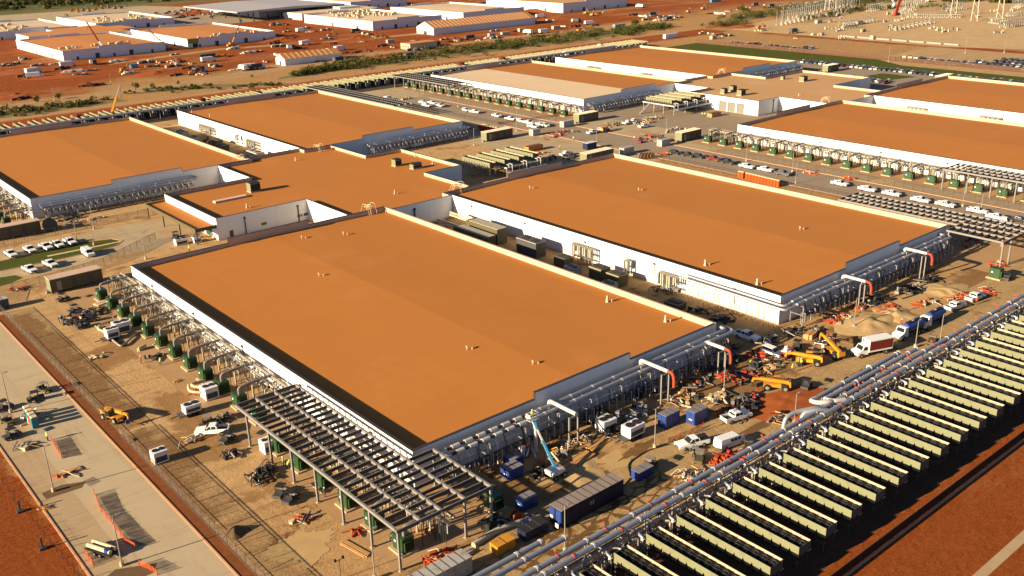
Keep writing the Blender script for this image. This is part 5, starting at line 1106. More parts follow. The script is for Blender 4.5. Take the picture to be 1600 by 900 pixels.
fence('dark board fence with steel posts along the red clay at the bottom right', [(-15, -56.8), (330, -56.8)], 1.65, 3.6, mesh_mat('board_slats', (.022, .014, .010), 2.4, 9), M_DARK)
tag(MB().box(0, 345, -.04, .04, .4, .5, M_DARK).box(0, 345, -.045, .045, .85, .93, M_DARK).box(0, 345, -.05, .05, 1.3, 1.38, M_DARK).box(0, .2, -.055, .055, .3, 1.6, M_DARK).build('fence_rail', None, (-15, -56.7, 0)), 'dark horizontal rails of the board fence along the red clay', 'fence rail')
fence('chain-link fence left of the middle road, beside the central hall', [(194.5, -60), (194.5, 66)]); fence('chain-link fence left of the middle road, above the central roof corner', [(194.5, 87), (194.5, 126)]); fence('chain-link fence right of the middle road', [(219, -60), (219, 46)], sp=3.3); fence('chain-link fence right of the middle road, left of the gap', [(219, 52), (219, 118)], sp=3.3)
fence('distant fence along the left side of the middle road', [(194, 215), (194, 300)], sp=4); fence('distant fence along the right side of the middle road', [(218.6, 205), (218.6, 310)], sp=4); fence('dark fence between bare ground and the grass strip', [(484, -60), (484, 345)], 2.6, 5, mesh_mat('dark_slats', (.10, .055, .035), 1.4, 5), M_DARK)
fence('concrete panel fence beside the loading doors', [(243, 124.5), (262, 124.5), (284, 126)], 2.4, 2.6, M_CREAM, M_STEEL)
fence('orange netting across the grey yard by the middle road', [(197, 219), (229, 213)], 1.1, 3, M_NET, M_ORANGE, False, 'orange_netting')
for a in (('orange netting round the cut pavement, upper one', [G(81, 690), G(88, 702), G(97, 717)]), ('long orange netting beside the cut pavement', [G(148, 773), G(158, 800), G(176, 820), G(196, 848), G(212, 858)]), ('orange netting at the bottom edge left of the fence', [G(218, 884), G(236, 892), G(246, 899)]), ('small orange netting beside the trailer of pipes', [G(133, 866), G(146, 885)]),
          ('orange netting along the muddy work area', [G(1045, 692), G(1075, 680), G(1098, 668)]), ('orange netting piled above the white pickup', [G(1115, 655), G(1128, 645), G(1145, 640)]), ('orange netting right of the steel frame', [G(676, 878), G(690, 867), G(714, 860)])):
    fence(a[0], [(p.x, p.y) for p in a[1]], 1.0, 2.0, M_NET, M_ORANGE, False, 'orange_netting')
def lamp(px, py, h, label, heads=1, foot=True, m_=M_STEEL):
    p = G(px, py); t = thing('lamp_post', label, 'lamp post', p); m = MB(); m.cyl((0, 0, .5), (0, 0, h), .11, m_, 8, .07); m.build('pole', t); m = MB(); m.cyl((0, 0, 0), (0, 0, .75), .32, M_PAD, 10); m.build('footing', t)
    for k_ in range(heads): s = 1 if k_ == 0 else -1; m = MB(); m.bar((0, 0, h-.05), (s*.5, 0, h), .07, m_); m.box(min(s*.45, s*1.0), max(s*.45, s*1.0), -.16, .16, h-.06, h+.06, m_); m.build('lamp_head', t)
for a in ((84, 768, 8.2, 'grey lamp post on its concrete foot at the edge of the new road'), (17, 645, 8.2, 'lamp post at the left edge beside the parked carts'), (191, 884, 8.2, 'lamp post rising beside the pipe trailer at the bottom left'), (586, 905, 8, 'lamp post at the bottom edge left of the steel frame corner'), (883, 862, 7.6, 'tall grey lamp post in front of the navy container'), (1023, 700, 7.4, 'lamp post on a block by the white generator trailer'), (1131, 612, 7.6, 'lamp post amid the debris right of the foreground hall'),
          (1241, 663, 6.0, 'lamp post next to the yellow telehandler and pipe bend'), (1468, 538, 6.6, 'lamp post between the tankers and the pipe rack'), (1430, 543, 6.0, 'lamp post with bright white head by the pipe rack'), (1334, 512, 6.8, 'lamp post at the corner of the right hall'), (228, 405, 7.6, 'thin lamp post above the far left corner of the foreground roof'), (147, 358, 8, 'lamp post by the fence below the left-edge hall'), (121, 378, 6, 'lamp post between parked pickups and the lawn'), (147, 383, 5, 'lamp post on the lawn island'),
          (1166, 252, 8, 'tall dark lamp post beside the middle road, first from the left'), (1238, 269, 8, 'tall dark lamp post beside the middle road, second from the left'), (1504, 323, 8, 'tall dark lamp post beside the middle road, third from the left'), (1243, 287, 7, 'lamp post on the near side of the middle road'), (1532, 333, 6, 'lamp post behind the right steel frame'), (741, 228, 7, 'lamp post left of the olive coolers'), (716, 167, 6, 'distant lamp post by the orange netting'), (635, 153, 6, 'distant lamp post beside the far steel frame'), (1041, 208, 7, 'lamp post on the loading yard'), (932, 223, 7, 'lamp post below the two white pickups'), (807, 205, 6, 'lamp post near the olive modular building'), (808, 185, 5, 'short distant lamp post by parked white vehicles'),
          (689, 116, 10, 'tall dark pole behind the half cream hall'), (1388, 97, 9, 'utility pole in the grass strip fence, left one'), (1508, 83, 10, 'utility pole above the dusty car lot, middle'), (1569, 82, 10, 'utility pole above the dusty car lot, right'), (1202, 76, 6, 'short pole on bare ground at the upper right'), (173, 128, 5, 'pole with pale foot by the dirt track'), (85, 158, 7, 'utility pole at the left scrub')):
    lamp(*a)
tag(MB().box(0, 345, -.1, .1, 0, .16, M_CREAM).build('fence_plinth', None, (-15, -57.1, 0)), 'pale low concrete plinth along the dark board fence', 'plinth')
# mobile light mast by the bottom edge
t = thing('light_tower', 'slim mast with two dark floodlights at the bottom edge', 'light tower', G(533, 905)); m = MB(); m.cyl((0, 0, 0), (0, 0, 3.2), .06, M_DGREY, 6); m.build('mast', t)
for x in (-.6, .6): m = MB(); m.bar((0, 0, 3.1), (x, 0, 3.2), .06, M_DGREY); m.box(x-.15, x+.15, -.12, .12, 3.1, 3.5, M_DARK); m.build('floodlight', t)
# ================================================================ work-site clutter
def pile(px, py, r, h, m_, label, cat='soil heap', name='soil_heap', sx=1.0):
    t = MB(); n = 30; vs = [(0, 0, h)]; rings = 9
    for i in range(1, rings+1):
        for j in range(n):
            a = 2*math.pi*j/n; f_ = 1+.5*noise.noise(Vector((math.cos(a)*1.5+px, math.sin(a)*1.5, r))); rr = r*i/rings*f_; hz = h*(1-i/rings)**1.1*(1+.9*noise.noise(Vector((rr*math.cos(a)*.55+px, rr*math.sin(a)*.55, 1)))); vs.append((rr*math.cos(a)*sx, rr*math.sin(a), max(.02, hz) if i < rings else -.03))
    fs = [(0, 1+j, 1+(j+1) % n) for j in range(n)]
    for i in range(rings-1):
        for j in range(n): fs.append((1+i*n+j, 1+(i+1)*n+j, 1+(i+1)*n+(j+1) % n, 1+i*n+(j+1) % n))
    t.add(vs, fs, m_, True); o = t.build(name, None, G(px, py)); tag(o, label, cat); return o
M_SPOIL = simple('spoil_sand', (.38, .265, .13), .95, var=.35, scale=1.2); M_CLAY = simple('red_clay', (.27, .075, .022), .95, var=.3, scale=1.2); M_MUD = simple('dark_mud', (.12, .075, .04), .9, var=.3, scale=1)
pile(368, 833, 1.9, 1.3, M_MUD, 'grey gravel heap in the grid of saw cuts at the bottom left'); pile(1400, 492, 5, .9, M_SPOIL, 'low sandy heap left of the blue tankers'); pile(1480, 455, 6, .6, M_SPOIL, 'churned sand mound below the right steel frame'); pile(1230, 628, 5.5, .5, M_CLAY, 'reddish dirt patch in front of the yellow telehandler', sx=1.8); pile(900, 735, 5, .35, M_SPOIL, 'low sand spread right of the boom lift'); pile(208, 688, .8, .35, M_MUD, 'small dark dirt heap near the saw cuts')
pile(1362, 503, 5.5, 1.1, M_SPOIL, 'sandy ridge behind the box truck', sx=1.6)
# shallow reddish wet patches are part of the ground
M_WET = simple('wet_soil', (.14, .078, .033), .7, var=.4, scale=.7); M_PALE = simple('pale_wet_sand', (.38, .26, .12), .8, var=.2, scale=.4)
def patch(px, py, rx, ry, m_, z, seed, k_=13, rz=0.0):
    rnd = random.Random(seed); c = G(px, py); pts = []
    for i in range(k_*9):
        a = 2*math.pi*i/(k_*9); q_ = Vector((math.cos(a)*1.6, math.sin(a)*1.6, seed*3.1)); f = .62+.5*noise.noise(q_)+.2*noise.noise(q_*3)+.05*noise.noise(q_*8); x = rx*f*math.cos(a); y = ry*f*math.sin(a)
        pts.append((c.x+x*math.cos(rz)-y*math.sin(rz), c.y+x*math.sin(rz)+y*math.cos(rz)))
    sheet('ground_stain', pts, z, m_)
for a in ((960, 720, 6, 3, M_PALE, .030, 7), (880, 740, 8, 3, M_PALE, .034, 8), (1000, 700, 7, 2, M_WET, .038, 9), (1180, 670, 8, 1.6, M_WET, .030, 10), (1420, 470, 12, 5, M_PALE, .030, 11), (1450, 430, 9, 2, M_WET, .036, 13), (60, 480, 5, 3, M_PALE, .032, 14), (480, 850, 7, 6, M_PALE, .036, 17), (1090, 640, 6, 3, M_PALE, .040, 18)):
    patch(*a)
def planks(px, py, L, W, rz, label, m_=M_WOOD, n=6, h=.18, name='plank_stack', cat='timber'):
    t = MB()
    for i in range(n): t.box(-L/2+random.uniform(-.2, .2), L/2+random.uniform(-.2, .2), -W/2+i*W/n, -W/2+(i+.85)*W/n, 0.02, h*random.uniform(.6, 1.2)+.02, m_)
    o = t.build(name, None, G(px, py), rz); return tag(o, label, cat)
planks(555, 858, 5.5, 1.2, -1.4, 'long brown planks lying beside the apron edge'); planks(277, 596, 1.4, 1.0, .3, 'small pallet near the white chiller with curved ducts'); planks(895, 722, 8, 3.2, .15, 'large sheet of plywood matting by the boom lift', n=3, h=.25); planks(1330, 492, 4, 2.2, .2, 'stack of tan boards near the right hall corner'); planks(940, 690, 7, 2, .1, 'board mat in the shade below the end wall pipes', n=3); planks(222, 546, 2.2, .5, .5, 'pale sack-like roll left of the transformers', M_SLAB, 2, .8); planks(158, 474, 3.4, 2.2, .3, 'white sheet of material beside the dark carts', M_SLAB, 2, .3)
planks(1265, 487+40, 3, 2, .2, 'wooden crate in sun near the right hall corner', M_WOOD, 3, 1.1); planks(706, 880, 7, 1.4, .08, 'flat grey flatbed panels lying along the apron edge', M_GRYC, 8, .5)
def spool(px, py, r, w_, label, m_=M_WOOD, rz=0.0):
    t = thing('cable_spool', label, 'cable spool', G(px, py), rz); m = MB(); m.cyl((0, -w_/2, r), (0, -w_/2+.08, r), r, m_, 14); m.cyl((0, w_/2-.08, r), (0, w_/2, r), r, m_, 14); m.build('flange', t); m = MB(); m.cyl((0, -w_/2+.08, r), (0, w_/2-.08, r), r*.7, M_DARK, 12); m.build('cable', t)
for i in range(4): spool(1003+i*5, 249-i*.4, 1.2, 1.1, 'wooden cable spool beyond the central roof corner, '+nth(i+1)+' from the left')
spool(80, 357+4, 2.0, 1.6, 'huge dark cable spool beside the left olive building', M_DGREY); spool(806, 818-5, .8, .9, 'orange spool beside the small blue box', M_ORANGE)
# heaps of hoses, pipes and fittings: each heap is one thing with its own label
def tangle(px, py, rx, ry, h, mats, n, label, name='material_heap', seed=0, cat='material heap', big=1.0):
    rnd = random.Random(seed or int(px*7+py)); m = MB()
    for i in range(n):
        x, y = rnd.uniform(-rx, rx), rnd.uniform(-ry, ry); mm = rnd.choice(mats); k_ = rnd.random(); z = rnd.uniform(.1, h)
        if k_ < .35: a = rnd.uniform(0, 3.14); L = rnd.uniform(.4, 1.6)*big; m.cyl((x-L*math.cos(a), y-L*math.sin(a), z*.6+.1), (x+L*math.cos(a), y+L*math.sin(a), z*.8+.1), rnd.uniform(.06, .2)*big, mm, 6)
        elif k_ < .75: s = rnd.uniform(.2, .6)*big; T = Matrix.Translation((x, y, 0)) @ Matrix.Rotation(rnd.uniform(0, 3), 4, 'Z'); m.box(-s, s, -s*.6, s*.6, .02, z+.1, mm, T)
        else: a = rnd.uniform(0, 6); m.tube([(x, y, .1), (x+math.cos(a)*.9*big, y+math.sin(a)*.9*big, z+.3), (x+math.cos(a+1)*2*big, y+math.sin(a+1)*2*big, .12)], .09*big, mm, 5, .6)
    o = m.build(name, None, G(px, py)); return tag(o, label, cat)
D1 = [M_DGREY, M_DARK, M_STEEL, M_TYRE]; D2 = [M_RED, M_ORANGE, M_DGREY, M_STEEL]; D3 = [M_ORANGE, M_ORANGE, M_RED, M_CREAM]; D4 = [M_SLAB, M_CREAM, M_STEEL, M_DGREY, M_WOOD]
for a in ((690, 873, 2.4, 1.2, .6, D3, 40, 'heap of orange netting and scraps under the near steel frame end'), (1135, 720, 2.6, .9, 1.2, [M_RED, M_RED, M_ORANGE], 34, 'stack of bright red valves beside the pipe rack'), (1080, 745, 2.0, 1.2, 1.0, D4, 26, 'grey machine parts beside the pipe rack'), (1150, 590, 3.5, 2.5, .9, D2, 50, 'red and dark fittings heaped right of the foreground hall'), (1085, 595, 4, 2.5, .8, [M_DGREY, M_STEEL, M_ORANGE, M_WOOD], 46, 'brown and orange debris under the crossover pipes'), (1065, 625, 3.2, 1.8, .8, D4, 36, 'valves and pale pipes laid out above the blue boxes'), (1155, 640, 4.5, 2.2, .9, D1, 44, 'black hose bundle on the sand above the pickup'), (1187, 555, 2.5, 1.8, 1.0, D2, 30, 'red and white parts beside the white SUV'),
          (1200, 575, 3, 2, .9, D4, 30, 'compressor parts casting shadows beside the walking worker'), (960, 675, 3, 1.5, 1.4, D1, 34, 'dark machinery in the shade below the end wall'), (990, 650, 3, 1.5, 1.5, [M_STEEL, M_PIPE, M_DARK, M_GRYC], 34, 'silver-grey valves stacked in the shade below the end wall'), (870, 718, 1.6, 1.0, 1.6, D4, 22, 'brown crate and bags near the boom lift'), (820, 690+20, 1.2, 1.4, 1.6, [M_ORANGE, M_WHITE, M_DGREY], 18, 'striped barrier boards left of the boom lift'), (1370, 470, 4, 2, .9, D1, 34, 'dark valves beneath the right crossover pipe'), (1420, 455, 3.5, 1.8, 1.3, D1, 34, 'black machinery in shade under the right hall pipes'), (1312, 500, 3, 1.6, .8, D3, 26, 'orange debris at the corner of the right hall'), (1270, 522, 3, 1.2, .8, D1, 22, 'dark boxes in sun near the right hall corner'),
          (1290, 535, 3, 1.5, 1.0, [M_WHITE, M_DGREY, M_RED, M_TYRE], 24, 'parked tools and carts left of the yellow loader'), (1500, 468, 4, 1.6, .7, D3, 24, 'orange bundles beyond the upper pickups'), (1530, 460, 4, 1.6, .7, D3, 24, 'orange bundles at the upper end of the haul road'), (312, 612, 1.6, 1.0, .8, [M_RED, M_CLAY], 14, 'red and pink cans beside the curved ducts'), (240, 560, 1.6, 1.1, .8, D1, 16, 'dark small parts on the apron'), (118, 500, 3, 3, 1.3, D1+[M_CREAM], 40, 'dark machinery cluster left of the transformers'), (150, 490, 2.5, 2, 1.2, D1, 26, 'dark machinery behind the carts by the transformers'), (410, 745, 2.4, 1.8, 1.8, D1, 30, 'dark generator cluster left of the steel frame'), (48, 655, 1.2, 1.8, 1.6, [M_SLAB, M_WHITE, M_ORANGE], 20, 'pallet of white and orange goods by the portable toilets'), 
          (30, 452, 2, 1, .7, D3, 14, 'red and orange heap behind the slate storage box'), (132, 345, 6, 1.0, .7, [M_SLAB, M_DGREY], 16, 'pale frames laid along the left hall fence'), (110, 342, 4, 2, .8, D1, 20, 'dark debris under the left-edge hall wall'), (1268, 270, 3, 2, .6, D3, 20, 'orange debris heap right of the orange toilets'), (1325, 277+3, 2.5, 2, .5, D3, 16, 'orange debris in the fence gap of the middle road'), (1035, 242, 5, 2, .9, D3, 30, 'orange heap left of the dark parked cars'), (1012, 215, 6, 3, 1.2, D2, 36, 'red machine parts left of the olive building'), (1055, 205, 5, 3, 1.2, D4+D1, 30, 'mixed machine parts above the olive building'), (740, 200, 8, 1.2, .5, D3, 24, 'orange debris along the distant road fence'), (625, 156, 6, 1.6, 1.0, [M_WOOD, M_CREAM, M_DGREY], 30, 'tan lumber stack by the distant road'), (700, 213, 2, 1.2, 1.3, [M_ORANGE], 8, 'orange compressor before the shaded wall'),
          (880, 208, 5, 3, 1.1, D2, 30, 'dark and orange gear around the grey box'), (960, 195, 5, 2.5, 1.3, D4+D1, 34, 'grey valves heaped near the silver-white pickup'), (1000, 193, 5, 3, 1.5, D4, 34, 'cream pipework laid out before the raised coolers'), (1020, 186, 4, 2, 1.8, D4, 24, 'cream pipe pieces at the foot of the platform'), (860, 215, 7, 2, .6, D3, 24, 'reddish debris patch left of the crossroads'), (845, 240, 4, 1.5, 1.0, D3, 14, 'red load on the ochre skip'), (790, 252-6, 2, 1, .7, D4, 10, 'yellow lift parts left of the olive coolers'), (895, 247, 4, 2, 1.2, D1, 26, 'dark carts peeking over the central roof edge'), (855, 250, 5, 2, 1.2, D1, 26, 'dark gear right of the olive coolers'),
          (1000, 618, 4, 1.6, 1.5, [M_STEEL, M_PIPE, M_DARK, M_DGREY], 36, 'dark valve assemblies in the shade right of the standpipe'), (930, 655, 3, 1.4, 1.4, D1, 30, 'black pump parts in deep shade under the foreground pipes'), (905, 690, 2.4, 1.2, 1.1, D4+D1, 24, 'mixed fittings and bags at the edge of the plywood mat'), (840, 742, 1.8, 1, 1.0, D1, 20, 'dark fittings left of the boom lift wheels'), (760, 770, 1.6, 1.2, 1.2, [M_NAVY, M_DARK, M_STEEL], 20, 'dark machine in shade below the end of the pipe sleeves'),
          (1110, 575, 3, 1.6, 1.0, D1+[M_RED], 34, 'black and red tools beside the dark carts'), (1120, 625, 2.6, 1.4, .8, D4, 26, 'grey pump set on the sand left of the lamp post'), (1175, 622, 2.2, 1.2, 1.0, D1+[M_RED], 26, 'dark fittings left of the yellow telehandler'), (1140, 545, 2.4, 1.4, 1.1, [M_RUST, M_RED, M_DGREY], 24, 'rust-red frames at the right corner of the foreground hall'), (1200, 535, 3.4, 1.2, 1.0, [M_NAVY, M_GRYC, M_DARK], 24, 'blue-grey gear behind the shaded white pickup'), (1240, 520, 2.4, 1.2, .9, D1, 20, 'dark gear by the wooden crate'), (1350, 478, 3, 1.4, .8, [M_STEEL, M_DARK, M_ORANGE], 24, 'steel offcuts behind the sandy ridge'), (1445, 475, 3, 1.2, .6, D3, 18, 'orange cones on the sand above the rear tanker'), (1450, 440, 3, 1.4, 1.0, D1, 26, 'dark pump parts in the sun below the right pipes'), (1560, 415, 2.4, 1.2, .8, D3, 16, 'orange and pink bits by the lone green transformer'),
          (1010, 425, 2.2, 3, 1.3, [M_RUST, M_DGREY, M_CREAM], 26, 'rusty and grey parts in the alley beside the generators'), (1040, 455, 2, 3, 1.0, [M_DGREY, M_OLIVED, M_STEEL], 24, 'dark parts below the right alley scaffold'), (1090, 487, 1.6, 2.4, .8, D1, 20, 'dark pipes on the alley floor near its lit end'), (330, 222, 2.5, 6, 1.4, D1+[M_RUST], 30, 'dark gear on the floor of the left alley'), (1130, 500, 2, 2.4, 1.0, D1+[M_NAVY], 26, 'dark gear where the alley opens to the work area'),
          (360, 712, 1.4, .9, .8, D1, 16, 'small dark generator below the utility cart'), (300, 690, 1.2, .8, .5, D4, 12, 'loose boxes below the two-box generator'), (150, 560, 1.2, .8, .5, D4, 12, 'scraps on the sandy yard below the white cube chiller'), (470, 812, 1.4, .8, .5, D3+D4, 14, 'coiled straps at the apron edge'), (560, 832, .9, .8, .4, [M_RED, M_CLAY], 10, 'reddish coils lying at the apron edge'), (105, 742, 1.6, .6, .5, [M_ORANGE, M_CREAM, M_WOOD], 14, 'cones and boards by the lamp post planter'), (66, 795, .8, .5, .4, [M_WOOD, M_SLAB], 6, 'small pallet on the kerb at the lower left'), (40, 700, 1.4, 1.2, .7, D1+D4, 18, 'tools on the parking strip near the teal toilet'),
          (190, 470, 1.2, 1.2, 1.0, D1, 16, 'dark junction boxes between the farthest transformers'), (350, 655, 1.0, .8, .8, D1, 12, 'fuel cans beside the dusty cart'), (1085, 705, 1.0, .6, .8, D1, 12, 'dark gear behind the facing pickup'), (1165, 712, 1.2, .7, 1.0, D2, 16, 'red pump behind the white van'), (1215, 655, 2.4, 1.0, .7, D1+[M_WOOD], 20, 'dark mats and bits left of the pipe bend'), (1290, 640, 1.6, .8, 1.2, D1, 16, 'black tank beside the expansion loop'), (1360, 580, 2, .8, .9, [M_WHITE, M_ORANGE, M_DGREY], 16, 'white posts and cones along the pipe rack'),
          (770, 820, 1.6, 1.0, 1.3, D1+[M_NAVY], 20, 'navy hoses heaped beside the yellow skip'), (830, 826, 2.0, 1.0, 1.5, [M_NAVY, M_DARK, M_BLUE], 26, 'dark hose rack in front of the blue boxes'), (665, 845-12, 1.2, .8, .6, [M_SLAB, M_WOOD], 8, 'pale bits inside the steel frame'), (1390, 485, 3.5, 1.5, .6, D3, 20, 'orange cones and cloth above the tankers'), (1520, 380, 5, 2, 1.3, D2+D1, 24, 'machines under the right steel frame'), (1575, 355, 5, 3, 1.3, [M_WHITE, M_DGREY, M_RED], 24, 'white and red items beyond the right steel frame')):
    tangle(*a[:7], a[7])
# hoses snaking over the ground
def hose(pts, label, m_=M_DARK, r=.09, z=.12, name='hose'):
    q = [G(a, b) for a, b in pts]; o0 = q[0]; m = MB(); m.tube([(p.x-o0.x, p.y-o0.y, z) for p in q], r, m_, 6, 1.5); return tag(m.build(name, None, o0), label, 'hose')
hose([(955, 788), (975, 792), (985, 778), (965, 770), (985, 748)], 'black hose loop beside the navy container'); hose([(1120, 605), (1160, 625), (1160, 640), (1150, 655)], 'thick black hose arcing over the sand', r=.18, z=.3); hose([(985, 745), (980, 725), (1010, 705), (1045, 695)], 'black hose from the blue pump towards the netting'); hose([(215, 522), (190, 545), (160, 520), (150, 512)], 'grey duct hose among the dark carts', M_STEEL, .25, .4)
hose([(740, 855), (770, 835), (800, 822), (830, 815)], 'long corrugated grey mat hose beside the yellow skip', M_CREAM, .5, .3); hose([(1065, 635), (1085, 640), (1083, 655)], 'white hose end above the right blue box', M_SLAB, .2, .3)
# trailer carrying two cream pipes, bottom left
t = thing('pipe_trailer', 'dark trailer carrying two cream pipes at the bottom left', 'trailer', G(161, 864), -1.15); m = MB(); m.box(-2.5, 2.5, -.95, .95, .5, .7, M_DARK); m.build('chassis', t); wheels(t, (-.5, .6), 2.2, .35)
for y in (-.45, .5): m = MB(); m.cyl((-2.3, y, 1.05), (2.2, y, 1.05), .33, M_SLAB, 12); m.build('pipe', t)
m = MB(); m.box(1.3, 1.9, -.8, 0, .9, 1.5, M_BLUE); m.build('blue_drum', t)
# steel posts on the clay bank, bottom left
post_m = MB(); post_m.cyl((0, 0, 0), (0, 0, 1.3), .06, M_DARK, 5); post = tag(post_m.build('marker_post'), 'x', 'post', 'row of short dark posts in the red clay')
for i in range(14):
    p = G(5+9.3*i, 757+11.6*i); lb = 'short dark post in the red clay at the lower left, '+nth(i+1)+' from the top'
    if i == 0: post.location = p; post['label'] = lb
    else: dup(post, p, 0, lb)
for a, b, k_ in ((32, 800, 'upper'), (67, 858, 'lower')): t = thing('valve_box', k_+' dark standpipe with box in the red clay at the lower left', 'standpipe', G(a, b)); m = MB(); m.cyl((0, 0, 0), (0, 0, 1.9), .14, M_DARK, 6); m.build('pipe', t); m = MB(); m.box(-.5, .5, -.4, .4, 0, .35, M_DGREY); m.build('box', t)
for (x0, x1, y0, y1, a) in ((0, 0, 0, 0, 0),): pass
# saw-cut pavement openings
M_CUT = simple('broken_pavement', (.20, .155, .11), .95, var=.4, scale=1.5)
for i, q in enumerate((((88, 690), (110, 683), (129, 711), (100, 716)), ((156, 777), (181, 769), (193, 797), (243, 845), (216, 853), (178, 815)), ((130, 752), (145, 745), (158, 752), (140, 760)))):
    sheet('pavement_cut', [tuple(G(*c)[:2]) for c in q][::-1] if True else 0, .031+.002*i, M_CUT)
sheet('planter_bed', [tuple(G(*c)[:2]) for c in ((65, 771), (96, 758), (134, 752), (128, 762), (72, 780))][::-1], .035, M_MUD)
sheet('planter_bed', [tuple(G(*c)[:2]) for c in ((150, 915), (180, 890), (245, 880), (240, 895), (160, 930))][::-1], .035, M_MUD)
# ================================================================ beyond the site
def far_hall(x0, y0, label, mr=None, W=74, D=120, Z=6.9, patch_=False):
    t = thing('far_hall', label, 'industrial building', (x0, y0, 0)); m = MB(); s0, s1 = W*.34, W*.66; hi = Z+1.3
    m.box(0, .4, 0, D, 0, Z, M_WALL); m.box(W-.4, W, 0, D, 0, Z, M_WALL)
    for ya in (0, D-.4):
        m.box(.4, s0, ya, ya+.4, 0, Z, M_WALL); m.box(s0, s1, ya, ya+.4, 0, hi, M_WALL); m.box(s1, W-.4, ya, ya+.4, 0, Z, M_WALL)
    m.build('wall', t); m = MB(); m.add([(.4, .4, Z-1.2), (W/2, .4, Z-.6), (W/2, D-.4, Z-.6), (.4, D-.4, Z-1.2)], [(0, 1, 2, 3)], mr or M_ROOFF); m.add([(W/2, .4, Z-.6), (W-.4, .4, Z-1.2), (W-.4, D-.4, Z-1.2), (W/2, D-.4, Z-.6)], [(0, 1, 2, 3)], mr or M_ROOFF); m.build('roof', t)
    m = MB(); m.box(-.08, .5, -.08, D+.08, Z, Z+.12, M_PARIN); m.box(W-.5, W+.08, -.08, D+.08, Z, Z+.12, M_PARIN); m.box(.5, s0, -.08, .5, Z, Z+.12, M_COPE); m.box(s0, s1, -.08, .5, hi, hi+.12, M_COPE); m.box(s1, W-.5, -.08, .5, Z, Z+.12, M_COPE); m.build('coping', t)
    for i, x in enumerate((W*.12, W*.3, W*.47, W*.63, W*.85)):
        m = MB(); m.box(x, x+(3 if i % 2 else 1.6), -.07, -.005, .1, 3.6 if i % 2 else 2.4, M_DGREY); m.build('door', t)
    for y in (D*.2, D*.55): m = MB(); m.box(-.07, -.005, y, y+3, .1, 3.2, M_DGREY); m.build('door', t)
    if patch_: m = MB(); m.box(.6, 9, -.06, -.005, 3.4, 6.6, simple('yellow_green_sheathing', (.22, .24, .03), .7)); m.box(4, 8, -.062, -.008, 0, 3.3, M_DARK); m.build('sheathing', t)
    return t
def far_link(x0, y0, label, mr):
    t = thing('far_link_building', label, 'industrial building', (x0, y0, 0)); m = MB(); m.box(0, 90, 0, 38, 0, 6.0, M_WALL); m.box(30, 76, -24, 0, 0, 5.9, M_WALL); m.box(30, 76, 38, 62, 0, 5.9, M_WALL); m.build('wall', t)
    m = MB(); m.box(.4, 89.6, .4, 37.6, 6.0, 6.1, mr); m.box(30.4, 75.6, -24, .3, 5.9, 6.05, mr); m.box(30.4, 75.6, 37.7, 62, 5.9, 6.05, mr); m.build('roof', t); return t
far_hall(133.8, 627, 'far orange-roofed hall under construction, lower left of the upper-left group'); far_hall(226, 629, 'far orange-roofed hall with a yellow-green wall corner, right one of the upper-left group', patch_=True)
far_hall(133.8, 832, 'far pale-roofed hall touching the left edge of the photo', M_ROOF3); far_hall(226, 838, 'far pale hall at the back of the upper-left group, crane in front', M_ROOF3); far_link(150, 773, 'far link building between the upper-left halls', M_ROOFF)
far_hall(388, 621, 'far white hall with cream roof strewn with white panels, top centre', M_ROOF3, Z=7.6); far_hall(484, 618, 'far white hall right of the strewn cream roof, behind the long tent', M_ROOF3, Z=8.0); far_hall(388, 835, 'far white building at the top edge, right of the big grey shed roof', M_ROOF3, Z=8); far_hall(496, 835, 'far grey-walled building cut by the top edge, centre', M_ROOF3, Z=8); far_link(400, 768, 'far low link building behind the strewn cream roof', M_ROOF3)
far_hall(598, 606, 'far white hall cut by the top edge, right of centre', M_ROOF2, Z=9, W=90)
# panels lying on the unfinished roofs
for k_, (cx, cy, n, lb) in enumerate(((430, 700, 60, 'white panels and cloths scattered on the far cream roof'), (165, 650, 14, 'white bundles scattered on the far orange roof behind the tall crane'), (262, 640, 12, 'row of white bundles at the edge of the right far orange roof'), (150, 870, 36, 'pale roofing sheets heaped on the far left pale roof'), (262, 870, 36, 'white panels on the pale roof at the back left'))):
    m = MB(); rnd = random.Random(k_)
    for i in range(n): x, y = rnd.uniform(-26, 26), rnd.uniform(-30, 40) if n > 20 else rnd.uniform(-6, 6); s = rnd.uniform(.6, 2.0); z = 7.0 if k_ != 0 else 7.4; m.box(x-s, x+s, y-s*.6, y+s*.6, z-.6, z+rnd.uniform(.1, 1.2), M_SLAB)
    tag(m.build('roofing_panels', None, (cx, cy, 0)), lb, 'roofing material')
def shed(p, rz, L, W, h, hr, label, mr=M_ROOFF):
    t = thing('tent_shed', label, 'shed', p, rz); m = MB(); m.prof([(0, 0), (W, 0), (W, h), (W/2, hr), (0, h)], 0, .15, M_WHITE); m.prof([(0, 0), (W, 0), (W, h), (W/2, hr), (0, h)], L-.15, L, M_WHITE); m.box(0, .15, .15, L-.15, 0, h, M_GRYC); m.box(W-.15, W, .15, L-.15, 0, h, M_WHITE); m.build('wall', t)
    m = MB(); m.add([(-.3, -.3, h-.05), (W/2, -.3, hr+.15), (W/2, L+.3, hr+.15), (-.3, L+.3, h-.05)], [(0, 1, 2, 3)], mr); m.add([(W/2, -.3, hr+.15), (W+.3, -.3, h-.05), (W+.3, L+.3, h-.05), (W/2, L+.3, hr+.15)], [(0, 1, 2, 3)], mr)
    for i in range(1, int(L/4)): y = i*4; m.bar((-.3, y, h+.02), (W/2, y, hr+.22), .25, M_SLAB); m.bar((W/2, y, hr+.22), (W+.3, y, h+.02), .25, M_SLAB)
    m.build('roof', t); m = MB(); m.box(W*.4, W*.6, -.05, 0, 0, 2.6, M_DGREY); m.build('door', t); return t
